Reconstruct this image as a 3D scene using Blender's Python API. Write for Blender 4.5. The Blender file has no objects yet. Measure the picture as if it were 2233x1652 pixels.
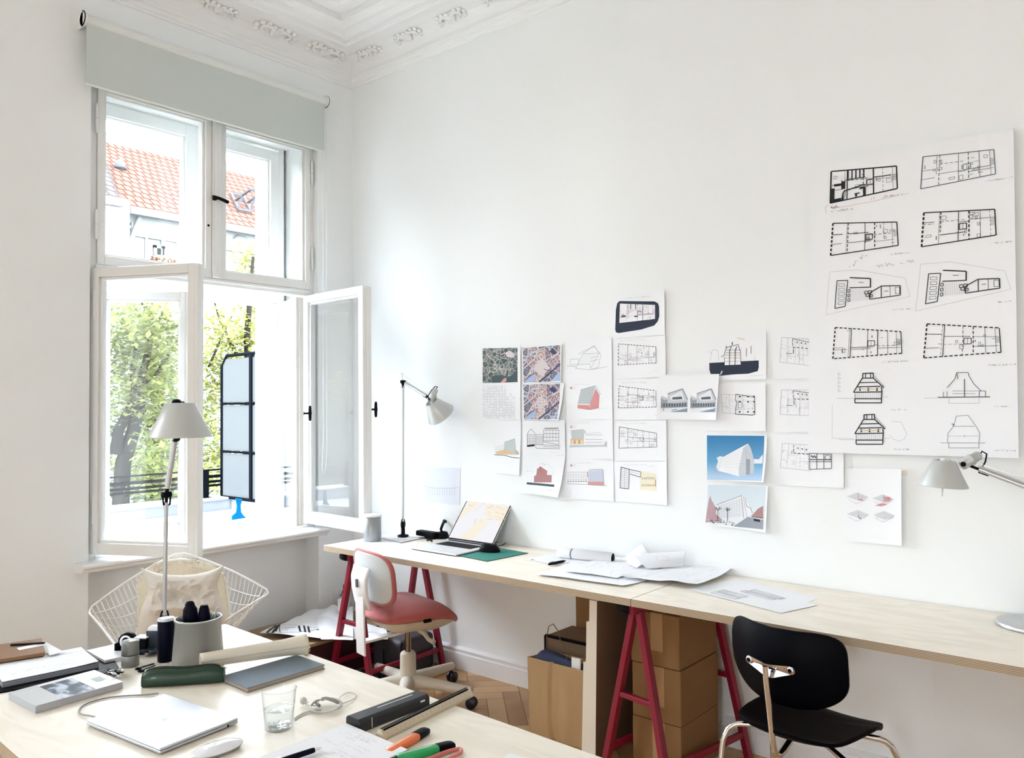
import bpy, math, random
from mathutils import Vector as V, Matrix as M
random.seed(7)
C = bpy.context.scene.collection
sc = bpy.context.scene
PI = math.pi
R = math.radians

# ---------------------------------------------------------------- camera (solved from the room's straight edges)
CW, CH = 2233, 1652
CF = 1739.87
CAM = V((4.13826, -3.31692, 1.50527))
cf = V((-0.64281146, 0.76544026, 0.02991055))
cr = V((0.76556174, 0.6432902, -0.00964065))
cu = V((0.0266205, -0.01670125, 0.99950609))


def at(x, y, ax, v):
    """the point of the plane ax = v that the photograph shows at (x, y)"""
    d = cf + cr * ((x - CW / 2) / CF) - cu * ((y - CH / 2) / CF)
    i = 'xyz'.index(ax)
    return CAM + d * ((v - CAM[i]) / d[i])


def atd(x, y, dep):
    """the point at the given depth from the camera"""
    return CAM + (cf + cr * ((x - CW / 2) / CF) - cu * ((y - CH / 2) / CF)) * dep


cd = bpy.data.cameras.new('camera')
cam = bpy.data.objects.new('camera', cd)
C.objects.link(cam)
cam.matrix_world = M((
    (cr.x, cu.x, -cf.x, CAM.x), (cr.y, cu.y, -cf.y, CAM.y), (cr.z, cu.z, -cf.z, CAM.z), (0, 0, 0, 1)))
cd.sensor_width = 36
cd.lens = CF / CW * 36
cd.clip_start = 0.02
cd.clip_end = 300
sc.camera = cam

# ---------------------------------------------------------------- mesh builder


def basis(d, up=V((0, 0, 1))):
    d = V(d).normalized()
    if abs(d.dot(up)) > 0.99:
        up = V((1, 0, 0))
    s = d.cross(up).normalized()
    return s, s.cross(d).normalized(), d


class MB:
    def __init__(self):
        self.v, self.f, self.m, self.s = [], [], [], []

    def face(self, pts, m=0, s=False):
        n = len(self.v)
        self.v += [tuple(p) for p in pts]
        self.f.append(tuple(range(n, n + len(pts))))
        self.m.append(m)
        self.s.append(s)

    def add(self, vs, fs, m=0, s=False):
        n = len(self.v)
        self.v += [tuple(p) for p in vs]
        for f in fs:
            self.f.append(tuple(i + n for i in f))
            self.m.append(m)
            self.s.append(s)

    def box(self, a, b, m=0, T=None):
        x0, y0, z0 = a
        x1, y1, z1 = b
        x0, x1 = min(x0, x1), max(x0, x1)
        y0, y1 = min(y0, y1), max(y0, y1)
        z0, z1 = min(z0, z1), max(z0, z1)
        vs = [V(p) for p in ((x0, y0, z0), (x1, y0, z0), (x1, y1, z0), (x0, y1, z0), (x0, y0, z1), (x1, y0, z1), (x1, y1, z1), (x0, y1, z1))]
        if T:
            vs = [T @ p for p in vs]
        self.add(vs, [(0, 3, 2, 1), (4, 5, 6, 7), (0, 1, 5, 4), (1, 2, 6, 5), (2, 3, 7, 6), (3, 0, 4, 7)], m)
        return self

    def bar(self, p, q, w, h, up=(0, 0, 1), m=0):
        """rectangular bar from p to q"""
        p, q = V(p), V(q)
        s, u, d = basis(q - p, V(up))
        T = M(((s.x, u.x, d.x, p.x), (s.y, u.y, d.y, p.y), (s.z, u.z, d.z, p.z), (0, 0, 0, 1)))
        return self.box((-w / 2, -h / 2, 0), (w / 2, h / 2, (q - p).length), m, T)

    def tube(self, pts, r, n=12, m=0, caps=True, closed=False):
        pts = [V(p) for p in pts]
        k = len(pts)
        rs = r if isinstance(r, (list, tuple)) else [r] * k
        vs, fs = [], []
        pu = None
        for i, p in enumerate(pts):
            if closed:
                d = pts[(i + 1) % k] - pts[i - 1]
            else:
                d = pts[min(i + 1, k - 1)] - pts[max(i - 1, 0)]
            if d.length < 1e-9:
                d = V((0, 0, 1))
            d.normalize()
            if pu is None:
                s, u, _ = basis(d)
            else:
                u = pu - d * pu.dot(d)
                if u.length < 1e-6:
                    s, u, _ = basis(d)
                u.normalize()
                s = d.cross(u)
            pu = u
            for j in range(n):
                a = 2 * PI * j / n
                vs.append(p + (s * math.cos(a) + u * math.sin(a)) * rs[i])
        for i in range(k if closed else k - 1):
            b = (i + 1) % k
            for j in range(n):
                j2 = (j + 1) % n
                fs.append((i * n + j, i * n + j2, b * n + j2, b * n + j))
        n0 = len(self.f)
        self.add(vs, fs, m, True)
        if caps and not closed:
            self.face([vs[j] for j in reversed(range(n))], m)
            self.face([vs[(k - 1) * n + j] for j in range(n)], m)
        return self

    def lathe(self, prof, c=(0, 0, 0), axis=(0, 0, 1), n=32, m=0, sx=1.0, sy=1.0):
        """profile [(radius, height)] turned about the axis through c"""
        c = V(c)
        s, u, d = basis(axis)
        vs, fs = [], []
        for r, h in prof:
            for j in range(n):
                a = 2 * PI * j / n
                vs.append(c + (s * math.cos(a) * sx + u * math.sin(a) * sy) * r + d * h)
        for i in range(len(prof) - 1):
            for j in range(n):
                j2 = (j + 1) % n
                fs.append((i * n + j, i * n + j2, (i + 1) * n + j2, (i + 1) * n + j))
        self.add(vs, fs, m, True)
        return self

    def prism(self, poly, h0, h1, T=None, m=0, s=False):
        """polygon [(x, y)] extruded along z of T"""
        T = T or M()
        n = len(poly)
        a = [T @ V((x, y, h0)) for x, y in poly]
        b = [T @ V((x, y, h1)) for x, y in poly]
        self.add(a + b, [(i, (i + 1) % n, n + (i + 1) % n, n + i) for i in range(n)], m, s)
        self.face(list(reversed(a)), m)
        self.face(b, m)
        return self

    def grid(self, fn, nu, nv, m=0, s=True, cu_=False, cv_=False):
        """surface fn(u, v); cu_/cv_ close it in u or v"""
        n = len(self.v)
        ku = nu if cu_ else nu + 1
        kv = nv if cv_ else nv + 1
        for i in range(ku):
            for j in range(kv):
                self.v.append(tuple(fn(i / nu, j / nv)))
        for i in range(nu):
            for j in range(nv):
                a, b = i % ku, (i + 1) % ku
                c_, d = j % kv, (j + 1) % kv
                self.f.append((n + a * kv + c_, n + b * kv + c_, n + b * kv + d, n + a * kv + d))
                self.m.append(m)
                self.s.append(s)
        return self

    def build(self, name, mats, parent=None, bevel=0, bseg=2, weld=False, sub=0, solid=0, recalc=True, origin=None):
        if not isinstance(mats, (list, tuple)):
            mats = [mats]
        vs = [V(p) for p in self.v]
        if origin is None:
            lo = V((min(p[i] for p in vs) for i in range(3)))
            hi = V((max(p[i] for p in vs) for i in range(3)))
            origin = V(((lo.x + hi.x) / 2, (lo.y + hi.y) / 2, lo.z))
        origin = V(origin)
        me = bpy.data.meshes.new(name)
        me.from_pydata([tuple(p - origin) for p in vs], [], self.f)
        me.polygons.foreach_set('material_index', self.m)
        me.polygons.foreach_set('use_smooth', self.s)
        for m in mats:
            me.materials.append(m)
        if recalc or weld:
            import bmesh
            bm = bmesh.new()
            bm.from_mesh(me)
            if weld:
                bmesh.ops.remove_doubles(bm, verts=bm.verts, dist=1e-5)
            if recalc:
                bmesh.ops.recalc_face_normals(bm, faces=bm.faces)
            bm.to_mesh(me)
            bm.free()
        me.update()
        o = bpy.data.objects.new(name, me)
        C.objects.link(o)
        o.location = origin
        if solid:
            md = o.modifiers.new('solid', 'SOLIDIFY')
            md.thickness = solid
            md.offset = 0
        if bevel:
            md = o.modifiers.new('bevel', 'BEVEL')
            md.width = bevel
            md.segments = bseg
            md.limit_method = 'ANGLE'
            md.angle_limit = R(40)
        if sub:
            md = o.modifiers.new('sub', 'SUBSURF')
            md.levels = md.render_levels = sub
        if parent:
            put(o, parent)
        WL[o.name] = origin.copy()
        return o


WL = {}


def put(o, parent):
    o.parent = parent
    o.matrix_parent_inverse = M.Translation(-WL[parent.name])


def thing(name, label, cat, loc, group=None, kind=None):
    o = bpy.data.objects.new(name, None)
    C.objects.link(o)
    o.location = loc
    o.empty_display_size = 0.05
    WL[o.name] = V(loc)
    if kind:
        o['kind'] = kind
    else:
        o['label'] = label
        o['category'] = cat
    if group:
        o['group'] = group
    return o


def tag(o, label, cat, group=None, kind=None):
    o['label'] = label
    o['category'] = cat
    if group:
        o['group'] = group
    if kind:
        o['kind'] = kind
    return o


def struct(o, label=None):
    o['kind'] = 'structure'
    if label:
        o['label'] = label
    return o


def dup(root, delta, rotz=0, label=None):
    """a copy of a thing with copies of its parts and sub-parts"""
    r = root.copy()
    C.objects.link(r)
    r.location = root.location + V(delta)
    r.rotation_euler = (0, 0, rotz)
    if label:
        r['label'] = label
    for ch in list(root.children):
        c = ch.copy()
        C.objects.link(c)
        c.parent = r
        for g in list(ch.children):
            d = g.copy()
            C.objects.link(d)
            d.parent = c
    return r


# ---------------------------------------------------------------- materials


def nt(name):
    m = bpy.data.materials.new(name)
    m.use_nodes = True
    n = m.node_tree
    b = n.nodes['Principled BSDF']
    return m, n, b


def lin(c):
    """sRGB 0-255 triple -> linear"""
    return tuple(((x / 255 / 12.92) if x / 255 <= 0.04045 else ((x / 255 + 0.055) / 1.055) ** 2.4) for x in c) + (1,)


def mat(name, col, rough=0.6, metal=0.0, var=0.0, scale=8.0, bump=0.0, bscale=60.0, spec=0.5, coat=0.0, emit=0, sheen=0.0):
    m, n, b = nt(name)
    b.inputs['Base Color'].default_value = lin(col)
    b.inputs['Roughness'].default_value = rough
    b.inputs['Metallic'].default_value = metal
    b.inputs['Specular IOR Level'].default_value = spec
    b.inputs['Coat Weight'].default_value = coat
    b.inputs['Sheen Weight'].default_value = sheen
    if emit:
        b.inputs['Emission Color'].default_value = lin(col)
        b.inputs['Emission Strength'].default_value = emit
    tc = n.nodes.new('ShaderNodeTexCoord')
    if var:
        no = n.nodes.new('ShaderNodeTexNoise')
        no.inputs['Scale'].default_value = scale
        no.inputs['Detail'].default_value = 5
        mx = n.nodes.new('ShaderNodeMix')
        mx.data_type = 'RGBA'
        c = lin(col)
        mx.inputs['A'].default_value = tuple(x * (1 - var) for x in c[:3]) + (1,)
        mx.inputs['B'].default_value = tuple(min(1, x * (1 + var)) for x in c[:3]) + (1,)
        n.links.new(tc.outputs['Object'], no.inputs['Vector'])
        n.links.new(no.outputs['Fac'], mx.inputs['Factor'])
        n.links.new(mx.outputs['Result'], b.inputs['Base Color'])
    if bump:
        no = n.nodes.new('ShaderNodeTexNoise')
        no.inputs['Scale'].default_value = bscale
        no.inputs['Detail'].default_value = 4
        bp = n.nodes.new('ShaderNodeBump')
        bp.inputs['Strength'].default_value = bump
        bp.inputs['Distance'].default_value = 0.01
        n.links.new(tc.outputs['Object'], no.inputs['Vector'])
        n.links.new(no.outputs['Fac'], bp.inputs['Height'])
        n.links.new(bp.outputs['Normal'], b.inputs['Normal'])
    return m


def glassmat(name, tint=(1, 1, 1), f0=1.45, rough=0.0, frost=0.0):
    """thin pane: see-through with a Fresnel reflection"""
    m, n, b = nt(name)
    n.nodes.remove(b)
    out = n.nodes['Material Output']
    tr = n.nodes.new('ShaderNodeBsdfTransparent')
    tr.inputs['Color'].default_value = tuple(tint) + (1,)
    gl = n.nodes.new('ShaderNodeBsdfGlossy')
    gl.inputs['Roughness'].default_value = rough
    lw = n.nodes.new('ShaderNodeLayerWeight')
    lw.inputs['Blend'].default_value = 0.5
    pw = n.nodes.new('ShaderNodeMath')
    pw.operation = 'POWER'
    pw.inputs[1].default_value = 4.0
    fr = n.nodes.new('ShaderNodeMath')
    fr.operation = 'MULTIPLY_ADD'
    fr.inputs[1].default_value = 0.9
    fr.inputs[2].default_value = ((f0 - 1) / (f0 + 1)) ** 2
    n.links.new(lw.outputs['Facing'], pw.inputs[0])
    n.links.new(pw.outputs[0], fr.inputs[0])
    mx = n.nodes.new('ShaderNodeMixShader')
    n.links.new(fr.outputs[0], mx.inputs[0])
    n.links.new(tr.outputs[0], mx.inputs[1])
    n.links.new(gl.outputs[0], mx.inputs[2])
    last = mx
    if frost:
        df = n.nodes.new('ShaderNodeBsdfTranslucent')
        df.inputs['Color'].default_value = (0.9, 0.95, 0.96, 1)
        m2 = n.nodes.new('ShaderNodeMixShader')
        m2.inputs[0].default_value = frost
        n.links.new(mx.outputs[0], m2.inputs[1])
        n.links.new(df.outputs[0], m2.inputs[2])
        last = m2
    n.links.new(last.outputs[0], out.inputs['Surface'])
    return m


def ramp(n, stops):
    r = n.nodes.new('ShaderNodeValToRGB')
    e = r.color_ramp.elements
    while len(e) < len(stops):
        e.new(0.5)
    for i, (p, c) in enumerate(stops):
        e[i].position = p
        e[i].color = lin(c)
    return r


def plymat(name, base, dark):
    """birch veneer: long faint figured grain"""
    m, n, b = nt(name)
    tc = n.nodes.new('ShaderNodeTexCoord')
    mp = n.nodes.new('ShaderNodeMapping')
    mp.inputs['Scale'].default_value = (1.2, 4.5, 1)
    no = n.nodes.new('ShaderNodeTexNoise')
    no.inputs['Scale'].default_value = 2.0
    no.inputs['Detail'].default_value = 3
    no.inputs['Distortion'].default_value = 1.6
    wv = n.nodes.new('ShaderNodeMath')
    wv.operation = 'MULTIPLY'
    wv.inputs[1].default_value = 14
    sn = n.nodes.new('ShaderNodeMath')
    sn.operation = 'SINE'
    rp = ramp(n, [(0.0, dark), (0.62, base), (1.0, tuple(min(255, c + 5) for c in base))])
    mr = n.nodes.new('ShaderNodeMapRange')
    mr.inputs['From Min'].default_value = -1
    L = n.links.new
    L(tc.outputs['Object'], mp.inputs['Vector'])
    L(mp.outputs['Vector'], no.inputs['Vector'])
    L(no.outputs['Fac'], wv.inputs[0])
    L(wv.outputs[0], sn.inputs[0])
    L(sn.outputs[0], mr.inputs['Value'])
    L(mr.outputs['Result'], rp.inputs['Fac'])
    L(rp.outputs['Color'], b.inputs['Base Color'])
    b.inputs['Roughness'].default_value = 0.42
    b.inputs['Specular IOR Level'].default_value = 0.4
    return m


def edgemat(name, a, bcol, scale=330):
    """plywood edge: plies as thin bands over the height"""
    m, n, b = nt(name)
    ge = n.nodes.new('ShaderNodeNewGeometry')
    sp = n.nodes.new('ShaderNodeSeparateXYZ')
    no = n.nodes.new('ShaderNodeTexNoise')
    no.inputs['Scale'].default_value = 3
    ad = n.nodes.new('ShaderNodeMath')
    ad.operation = 'MULTIPLY_ADD'
    ad.inputs[1].default_value = 0.002
    ml = n.nodes.new('ShaderNodeMath')
    ml.operation = 'MULTIPLY'
    ml.inputs[1].default_value = 2 * PI / 0.0046
    sn = n.nodes.new('ShaderNodeMath')
    sn.operation = 'SINE'
    mr = n.nodes.new('ShaderNodeMapRange')
    mr.inputs['From Min'].default_value = -1
    rp = ramp(n, [(0.25, a), (0.6, bcol)])
    L = n.links.new
    L(ge.outputs['Position'], sp.inputs[0])
    L(ge.outputs['Position'], no.inputs['Vector'])
    L(no.outputs['Fac'], ad.inputs[0])
    L(sp.outputs['Z'], ad.inputs[2])
    L(ad.outputs[0], ml.inputs[0])
    L(ml.outputs[0], sn.inputs[0])
    L(sn.outputs[0], mr.inputs['Value'])
    L(mr.outputs['Result'], rp.inputs['Fac'])
    L(rp.outputs['Color'], b.inputs['Base Color'])
    b.inputs['Roughness'].default_value = 0.65
    return m


WALL = mat('white_wall_paint', (241, 244, 245), 0.85, bump=0.04, bscale=120)
CEIL = mat('ceiling_plaster', (243, 244, 246), 0.9)
PLASTER = mat('stucco_plaster', (240, 242, 243), 0.85)
WOODW = mat('white_gloss_wood', (236, 237, 236), 0.35)
BASEW = mat('white_skirting_paint', (240, 240, 243), 0.4)
PANE = glassmat('window_glass', (0.985, 0.99, 0.993), 1.5)
BLACKM = mat('black_iron', (8, 8, 14), 0.5, spec=0.12)
CHROME = mat('chrome', (225, 225, 228), 0.12, 1.0)
ALU = mat('brushed_aluminium', (200, 202, 204), 0.38, 0.9)
SATIN = mat('satin_silver_paint', (196, 199, 198), 0.42, 0.35)
PLYT = plymat('birch_veneer', (240, 233, 219), (237, 229, 213))
PLYE = edgemat('plywood_edge', (126, 106, 84), (196, 178, 152))
REDM = mat('red_lacquered_wood', (130, 12, 44), 0.38)
PAPER = mat('white_paper', (241, 243, 247), 0.75)
PAPER2 = mat('tracing_paper', (226, 228, 232), 0.7)
INK = mat('black_ink', (18, 19, 28), 0.7)
GREYI = mat('grey_ink', (120, 122, 128), 0.7)
LIGHTI = mat('light_grey_ink', (186, 188, 194), 0.7)
REDI = mat('red_ink', (196, 92, 96), 0.7)
PALER = mat('pale_red_wash', (214, 150, 150), 0.75)
NAVYI = mat('navy_print', (20, 34, 58), 0.65)
OCHREI = mat('ochre_wash', (222, 196, 150), 0.75)
CREAMI = mat('cream_wash', (238, 232, 206), 0.75)
GREYW = mat('grey_wash', (196, 204, 208), 0.75)
PINKI = mat('pink_pencil', (190, 150, 160), 0.75)
BLACKP = mat('black_plastic', (5, 6, 14), 0.5, spec=0.1)
NAVYP = mat('dark_navy_plastic', (4, 5, 26), 0.5, spec=0.1)
WHITEP = mat('white_plastic', (236, 238, 242), 0.35)
CARDB = mat('cardboard', (136, 100, 60), 0.8, var=0.06, scale=5, bump=0.05)
KRAFT = mat('kraft_paper', (176, 146, 106), 0.8, var=0.08, scale=4)
# ================================================================ the room
XR, YB, ZC = 6.6, -9.6, 3.80          # far end, back wall, ceiling
WY0, WY1 = -1.64, -0.275              # window recess along the street wall
WN = [(-4.62, -3.25), (-6.90, -5.53), (-9.18, -7.81)]      # unseen windows left of the view, added to let more daylight in


def wall_left():
    b = MB()
    op = [(WY0, WY1)] + WN
    hi = [0.3] + [o[0] for o in op]
    lo = [o[1] for o in op] + [YB - .3]
    for y1, y0 in zip(hi, lo):
        b.box((-0.36, y0, 0), (0, y1, 4.2))
        a0, a1 = y0 - (.065 if y0 > -1 else (.08 if y0 > YB else 0)), y1 + (.08 if y1 < 0 else 0)
        b.box((-0.6, a0, -4), (-0.36, a1, 6))          # outer leaf: narrower openings
    for i, (y0, y1) in enumerate(op):
        b.box((-0.36, y0, 3.2), (0, y1, 4.2))
        b.box((-0.36, y0, 0), (-0.13, y1, 0.70))
        c1 = y1 - (.065 if i == 0 else .08)
        b.box((-0.6, y0 + .08, 3.18), (-0.36, c1, 6))
        b.box((-0.6, y0 + .08, -4), (-0.36, c1, 0.74))
    return struct(b.build('wall_left', WALL, recalc=False))


wall_left()
b = MB()
b.box((-0.0, 0, 0), (XR + .3, 0.25, 4.2))
struct(b.build('wall_right', WALL))
# wall behind the camera; its unseen window is added to brighten the papered wall
BW0, BW1 = 5.0, 6.1
b = MB()
b.box((0, YB - .3, 0), (BW0, YB, 4.2))
b.box((BW1, YB - .3, 0), (XR + .3, YB, 4.2))
b.box((BW0, YB - .3, 0), (BW1, YB, .75))
b.box((BW0, YB - .3, 3.1), (BW1, YB, 4.2))
struct(b.build('wall_back', WALL, recalc=False))
wk = thing('window_6', None, None, ((BW0 + BW1) / 2, YB - .1, .75), kind='structure')
b = MB()
for xa, xb in ((BW0, BW0 + .06), (BW1 - .06, BW1), ((BW0 + BW1) / 2 - .04, (BW0 + BW1) / 2 + .04)):
    b.box((xa, YB - .16, .75), (xb, YB - .08, 3.1))
for za, zb in ((.75, .82), (3.04, 3.1), (2.2, 2.28)):
    b.box((BW0, YB - .155, za), (BW1, YB - .085, zb))
fw_ = b.build('frame', WOODW, wk)
b = MB()
b.box((BW0 + .05, YB - .125, .8), (BW1 - .05, YB - .122, 3.05))
b.build('pane', PANE, fw_)
b = MB()
b.box((XR, YB, 0), (XR + .3, 0.0, 4.2))
struct(b.build('wall_front', WALL))
b = MB()
b.box((0, YB, ZC), (XR, 0, ZC + .3))
struct(b.build('ceiling', CEIL))

# ---- floor: herringbone oak parquet


def parquet():
    m, n, bs = nt('oak_parquet')
    at_ = n.nodes.new('ShaderNodeAttribute')
    at_.attribute_name = 'tone'
    tc = n.nodes.new('ShaderNodeTexCoord')
    no = n.nodes.new('ShaderNodeTexNoise')
    no.inputs['Scale'].default_value = 9
    no.inputs['Detail'].default_value = 6
    ad = n.nodes.new('ShaderNodeMath')
    ad.operation = 'MULTIPLY_ADD'
    ad.inputs[1].default_value = 0.35
    rp = ramp(n, [(0.1, (158, 118, 78)), (0.55, (192, 154, 110)), (1.0, (214, 180, 136))])
    n.links.new(tc.outputs['Object'], no.inputs['Vector'])
    n.links.new(no.outputs['Fac'], ad.inputs[0])
    n.links.new(at_.outputs['Fac'], ad.inputs[2])
    n.links.new(ad.outputs[0], rp.inputs['Fac'])
    n.links.new(rp.outputs['Color'], bs.inputs['Base Color'])
    bs.inputs['Roughness'].default_value = 0.38
    dk = mat('parquet_gap', (96, 66, 40), 0.7)
    b = MB()
    b.face([(-.36, YB - .3, -.004), (XR + .3, YB - .3, -.004), (XR + .3, 0.0, -.004), (-.36, 0.0, -.004)], 1)
    tones = [0.2]
    w, l, g = 0.088, 0.44, 0.0012
    e1 = V((1, 1, 0)).normalized()
    e2 = V((-1, 1, 0)).normalized()
    k = int(l / w)
    rnd = random.Random(3)

    def inside(p):
        return -.3 < p.x < XR and YB < p.y < 0.05

    def quad(o, a, bb, la, lb):
        pts = [o + a * g + bb * g, o + a * (la - g) + bb * g, o + a * (la - g) + bb * (lb - g), o + a * g + bb * (lb - g)]
        if any(inside(p) for p in pts):
            b.face(pts, 0)
            tones.append(rnd.random() * 0.75)
    # classic herringbone: rows stepping by the plank width
    N = 150
    for i in range(-N, N):
        for j in range(-18, 18):
            o = V((3, -3, 0)) + e1 * (i * w + j * l) + e2 * (i * w - j * l)
            if not (-2 < o.x < XR + 2 and YB - 2 < o.y < 2):
                continue
            quad(o, e1, e2, l, w)
            quad(o + e2 * w, e1, e2, w, l)
    o = b.build('floor', [m, dk], recalc=False)
    at2 = o.data.attributes.new('tone', 'FLOAT', 'FACE')
    at2.data.foreach_set('value', tones)
    return struct(o)


parquet()

# ---- skirting along the papered wall: plinth, step and bead
prof = [(0, 0), (-.022, 0), (-.022, .088), (-.017, .092), (-.017, .103), (-.021, .107), (-.021, .113), (-.010, .122), (0, .125)]
T = M(((0, 0, 1, 0), (1, 0, 0, 0), (0, 1, 0, 0), (0, 0, 0, 1)))
b = MB()
b.prism(prof, 0.0, XR, T)
struct(b.build('baseboard_right', BASEW))
T2 = M(((-1, 0, 0, 0), (0, 0, 1, 0), (0, 1, 0, 0), (0, 0, 0, 1)))
b = MB()
for y0, y1 in ((WY1, -.02), (WN[0][1], WY0), (WN[1][1], WN[0][0]), (WN[2][1], WN[1][0]), (YB, WN[2][0])):
    b.prism(prof, y0, y1, T2)
struct(b.build('baseboard_left', BASEW))

# ---- cornice: lower fillets, cove with relief, ceiling mouldings; mitred round the room


def sweep_room(prof, name, mt, inset0=0.0, n=None):
    """profile [(inset from wall, height)] swept round the four walls with mitres"""
    b = MB()
    rings = []
    for d, z in prof:
        rings.append([V((d, -d, z)), V((XR - d, -d, z)), V((XR - d, YB + d, z)), V((d, YB + d, z))])
    for i in range(len(rings) - 1):
        for j in range(4):
            k = (j + 1) % 4
            b.face([rings[i][j], rings[i][k], rings[i + 1][k], rings[i + 1][j]])
    return struct(b.build(name, mt, recalc=False))


sweep_room([(0.0, 3.578), (.008, 3.578), (.010, 3.590), (.020, 3.596), (.024, 3.612), (.036, 3.618), (.040, 3.634), (.030, 3.640),
            (.030, 3.648), (.034, 3.660), (.05, 3.682), (.08, 3.706), (.12, 3.724), (.17, 3.734), (.195, 3.736)], 'trim_1', PLASTER)
sweep_room([(.19, 3.736), (.19, 3.728), (.215, 3.728), (.225, 3.738), (.245, 3.744), (.262, 3.736), (.285, 3.736), (.297, 3.745), (.325, 3.752),
            (.34, 3.744), (.36, 3.744), (.375, 3.760), (.40, 3.764), (.40, 3.80)], 'trim_2', PLASTER)
sweep_room([(.47, 3.80), (.47, 3.785), (.49, 3.782), (.51, 3.79), (.53, 3.786), (.55, 3.786), (.56, 3.80)], 'trim_3', PLASTER)


def ornament(b, pos, along, up, out, s, rnd):
    """an acanthus scroll of the cove: spiralling ridge with leaf lobes"""
    for sgn in (-1, 1):
        pts, rs = [], []
        for k in range(15):
            t = k / 14
            a = t * 4.4
            rr = s * (0.58 - 0.42 * t)
            pts.append(pos + along * (sgn * (0.62 * s - rr * math.cos(a))) + up * (rr * math.sin(a) * .62) + out * (0.004 + .006 * t))
            rs.append(.012 * (1 - .45 * t) * s / .1)
        b.tube(pts, rs, 6)
        for k in range(5):
            a = k * 0.7 - .5
            p = pos + along * (sgn * s * (.62 + .6 * math.cos(a))) + up * (s * .42 * math.sin(a)) + out * .003
            b.lathe([(0.0, .012 * s / .1), (.012 * s / .1, .008 * s / .1), (.017 * s / .1, 0)], p, out, 8)
    for k in range(-2, 3):
        p = pos + up * (s * .42 - abs(k) * s * .12) + along * (k * s * .17)
        q = pos - up * (s * .35) + along * (k * s * .04)
        b.tube([q + out * .004, (p + q) / 2 + out * .012, p + out * .004], [.004 * s / .1, .014 * s / .1, .003], 6)


b = MB()
rnd = random.Random(5)
for along, mk in ((V((1, 0, 0)), lambda t: V((t, 0, 0))), (V((0, -1, 0)), lambda t: V((0, -t, 0)))):
    inw = V((0, -1, 0)) if along.x else V((1, 0, 0))
    t = .28
    while t < (6.2 if along.x else 9.2):
        # on the cove (about 25 degrees below the flat)
        pos = mk(t) + inw * .088 + V((0, 0, 3.708))
        up = (inw * .92 + V((0, 0, .38))).normalized()
        out = (inw * .38 - V((0, 0, .92))).normalized()
        ornament(b, pos, along, up, out, .105 if rnd.random() < .6 else .085, rnd)
        t += .36
oo = b.build('trim_4', PLASTER)
struct(oo)

# ================================================================ the casement window (inner and outer leaves)


def boards(b, x0, x1, y0, y1, z0, z1, wy, wt, wb, m=0):
    """a rectangular frame of four boards"""
    b.box((x0, y0, z0), (x1, y0 + wy, z1), m)
    b.box((x0, y1 - wy, z0), (x1, y1, z1), m)
    b.box((x0, y0 + wy, z1 - wt), (x1, y1 - wy, z1), m)
    b.box((x0, y0 + wy, z0), (x1, y1 - wy, z0 + wb), m)


def hinge(p, parent, L=.11):
    b = MB()
    b.tube([V(p), V(p) + V((0, 0, L * .49))], .0075, 10)
    b.tube([V(p) + V((0, 0, L * .51)), V(p) + V((0, 0, L))], .0075, 10)
    b.tube([V(p) - V((0, 0, .012)), V(p)], [.003, .0075], 10)
    b.tube([V(p) + V((0, 0, L)), V(p) + V((0, 0, L + .012))], [.0075, .003], 10)
    return b.build('hinge', WOODW, parent)


w1 = thing('window_1', None, None, (-0.06, (WY0 + WY1) / 2, .745), kind='structure')
b = MB()
boards(b, -.13, -.045, WY0, WY1, .745, 3.2, .048, .06, .035)
b.box((-.125, WY0 + .04, 2.185), (-.04, WY1 - .04, 2.232))      # transom
b.box((-.10, WY0 + .04, 2.205), (-.028, WY1 - .04, 2.222))
b.build('frame', WOODW, w1, bevel=.004)


def closed_sash(y0, y1, z0, z1, xf, parent, name='sash', fw=.036, d=.05):
    b = MB()
    boards(b, xf - d, xf, y0, y1, z0, z1, fw, fw + .004, fw + .012)
    boards(b, xf - d - .01, xf - .018, y0 + fw - .001, y1 - fw + .001, z0 + fw + .01, z1 - fw, .013, .013, .013)
    s = b.build(name, WOODW, parent, bevel=.003)
    p = MB()
    p.box((xf - d * .62, y0 + fw, z0 + fw), (xf - d * .62 + .003, y1 - fw, z1 - fw))
    p.build('pane', PANE, s)
    return s


us = closed_sash(-1.592, -.972, 2.226, 3.15, -.035, w1)
k = MB()
k.lathe([(0, .004), (.006, .003), (.007, 0)], (-.035 + .0, -.992, 2.52), (1, 0, 0), 12)
k.build('lock_pin', BLACKM, us)
closed_sash(-.920, -.305, 2.226, 3.15, -.035, w1)
b = MB()
b.box((-.06, -.970, 2.226), (-.018, -.920, 3.15))
b.box((-.018, -.965, 2.23), (-.012, -.946, 3.145))
mul = b.build('mullion', WOODW, w1, bevel=.003)
# lever handle on the mullion
b = MB()
p0 = at(468, 433, 'x', -.02)
b.tube([p0 + V((-.004, 0, 0)), p0 + V((.022, 0, 0))], [.013, .010], 14)
b.tube([p0 + V((.024, -.026, .004)), p0 + V((.026, 0, .002)), p0 + V((.028, .03, -.004)), p0 + V((.026, .068, -.012))], [.008, .0085, .0095, .0105], 10)
b.build('handle', BLACKM, mul)


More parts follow.
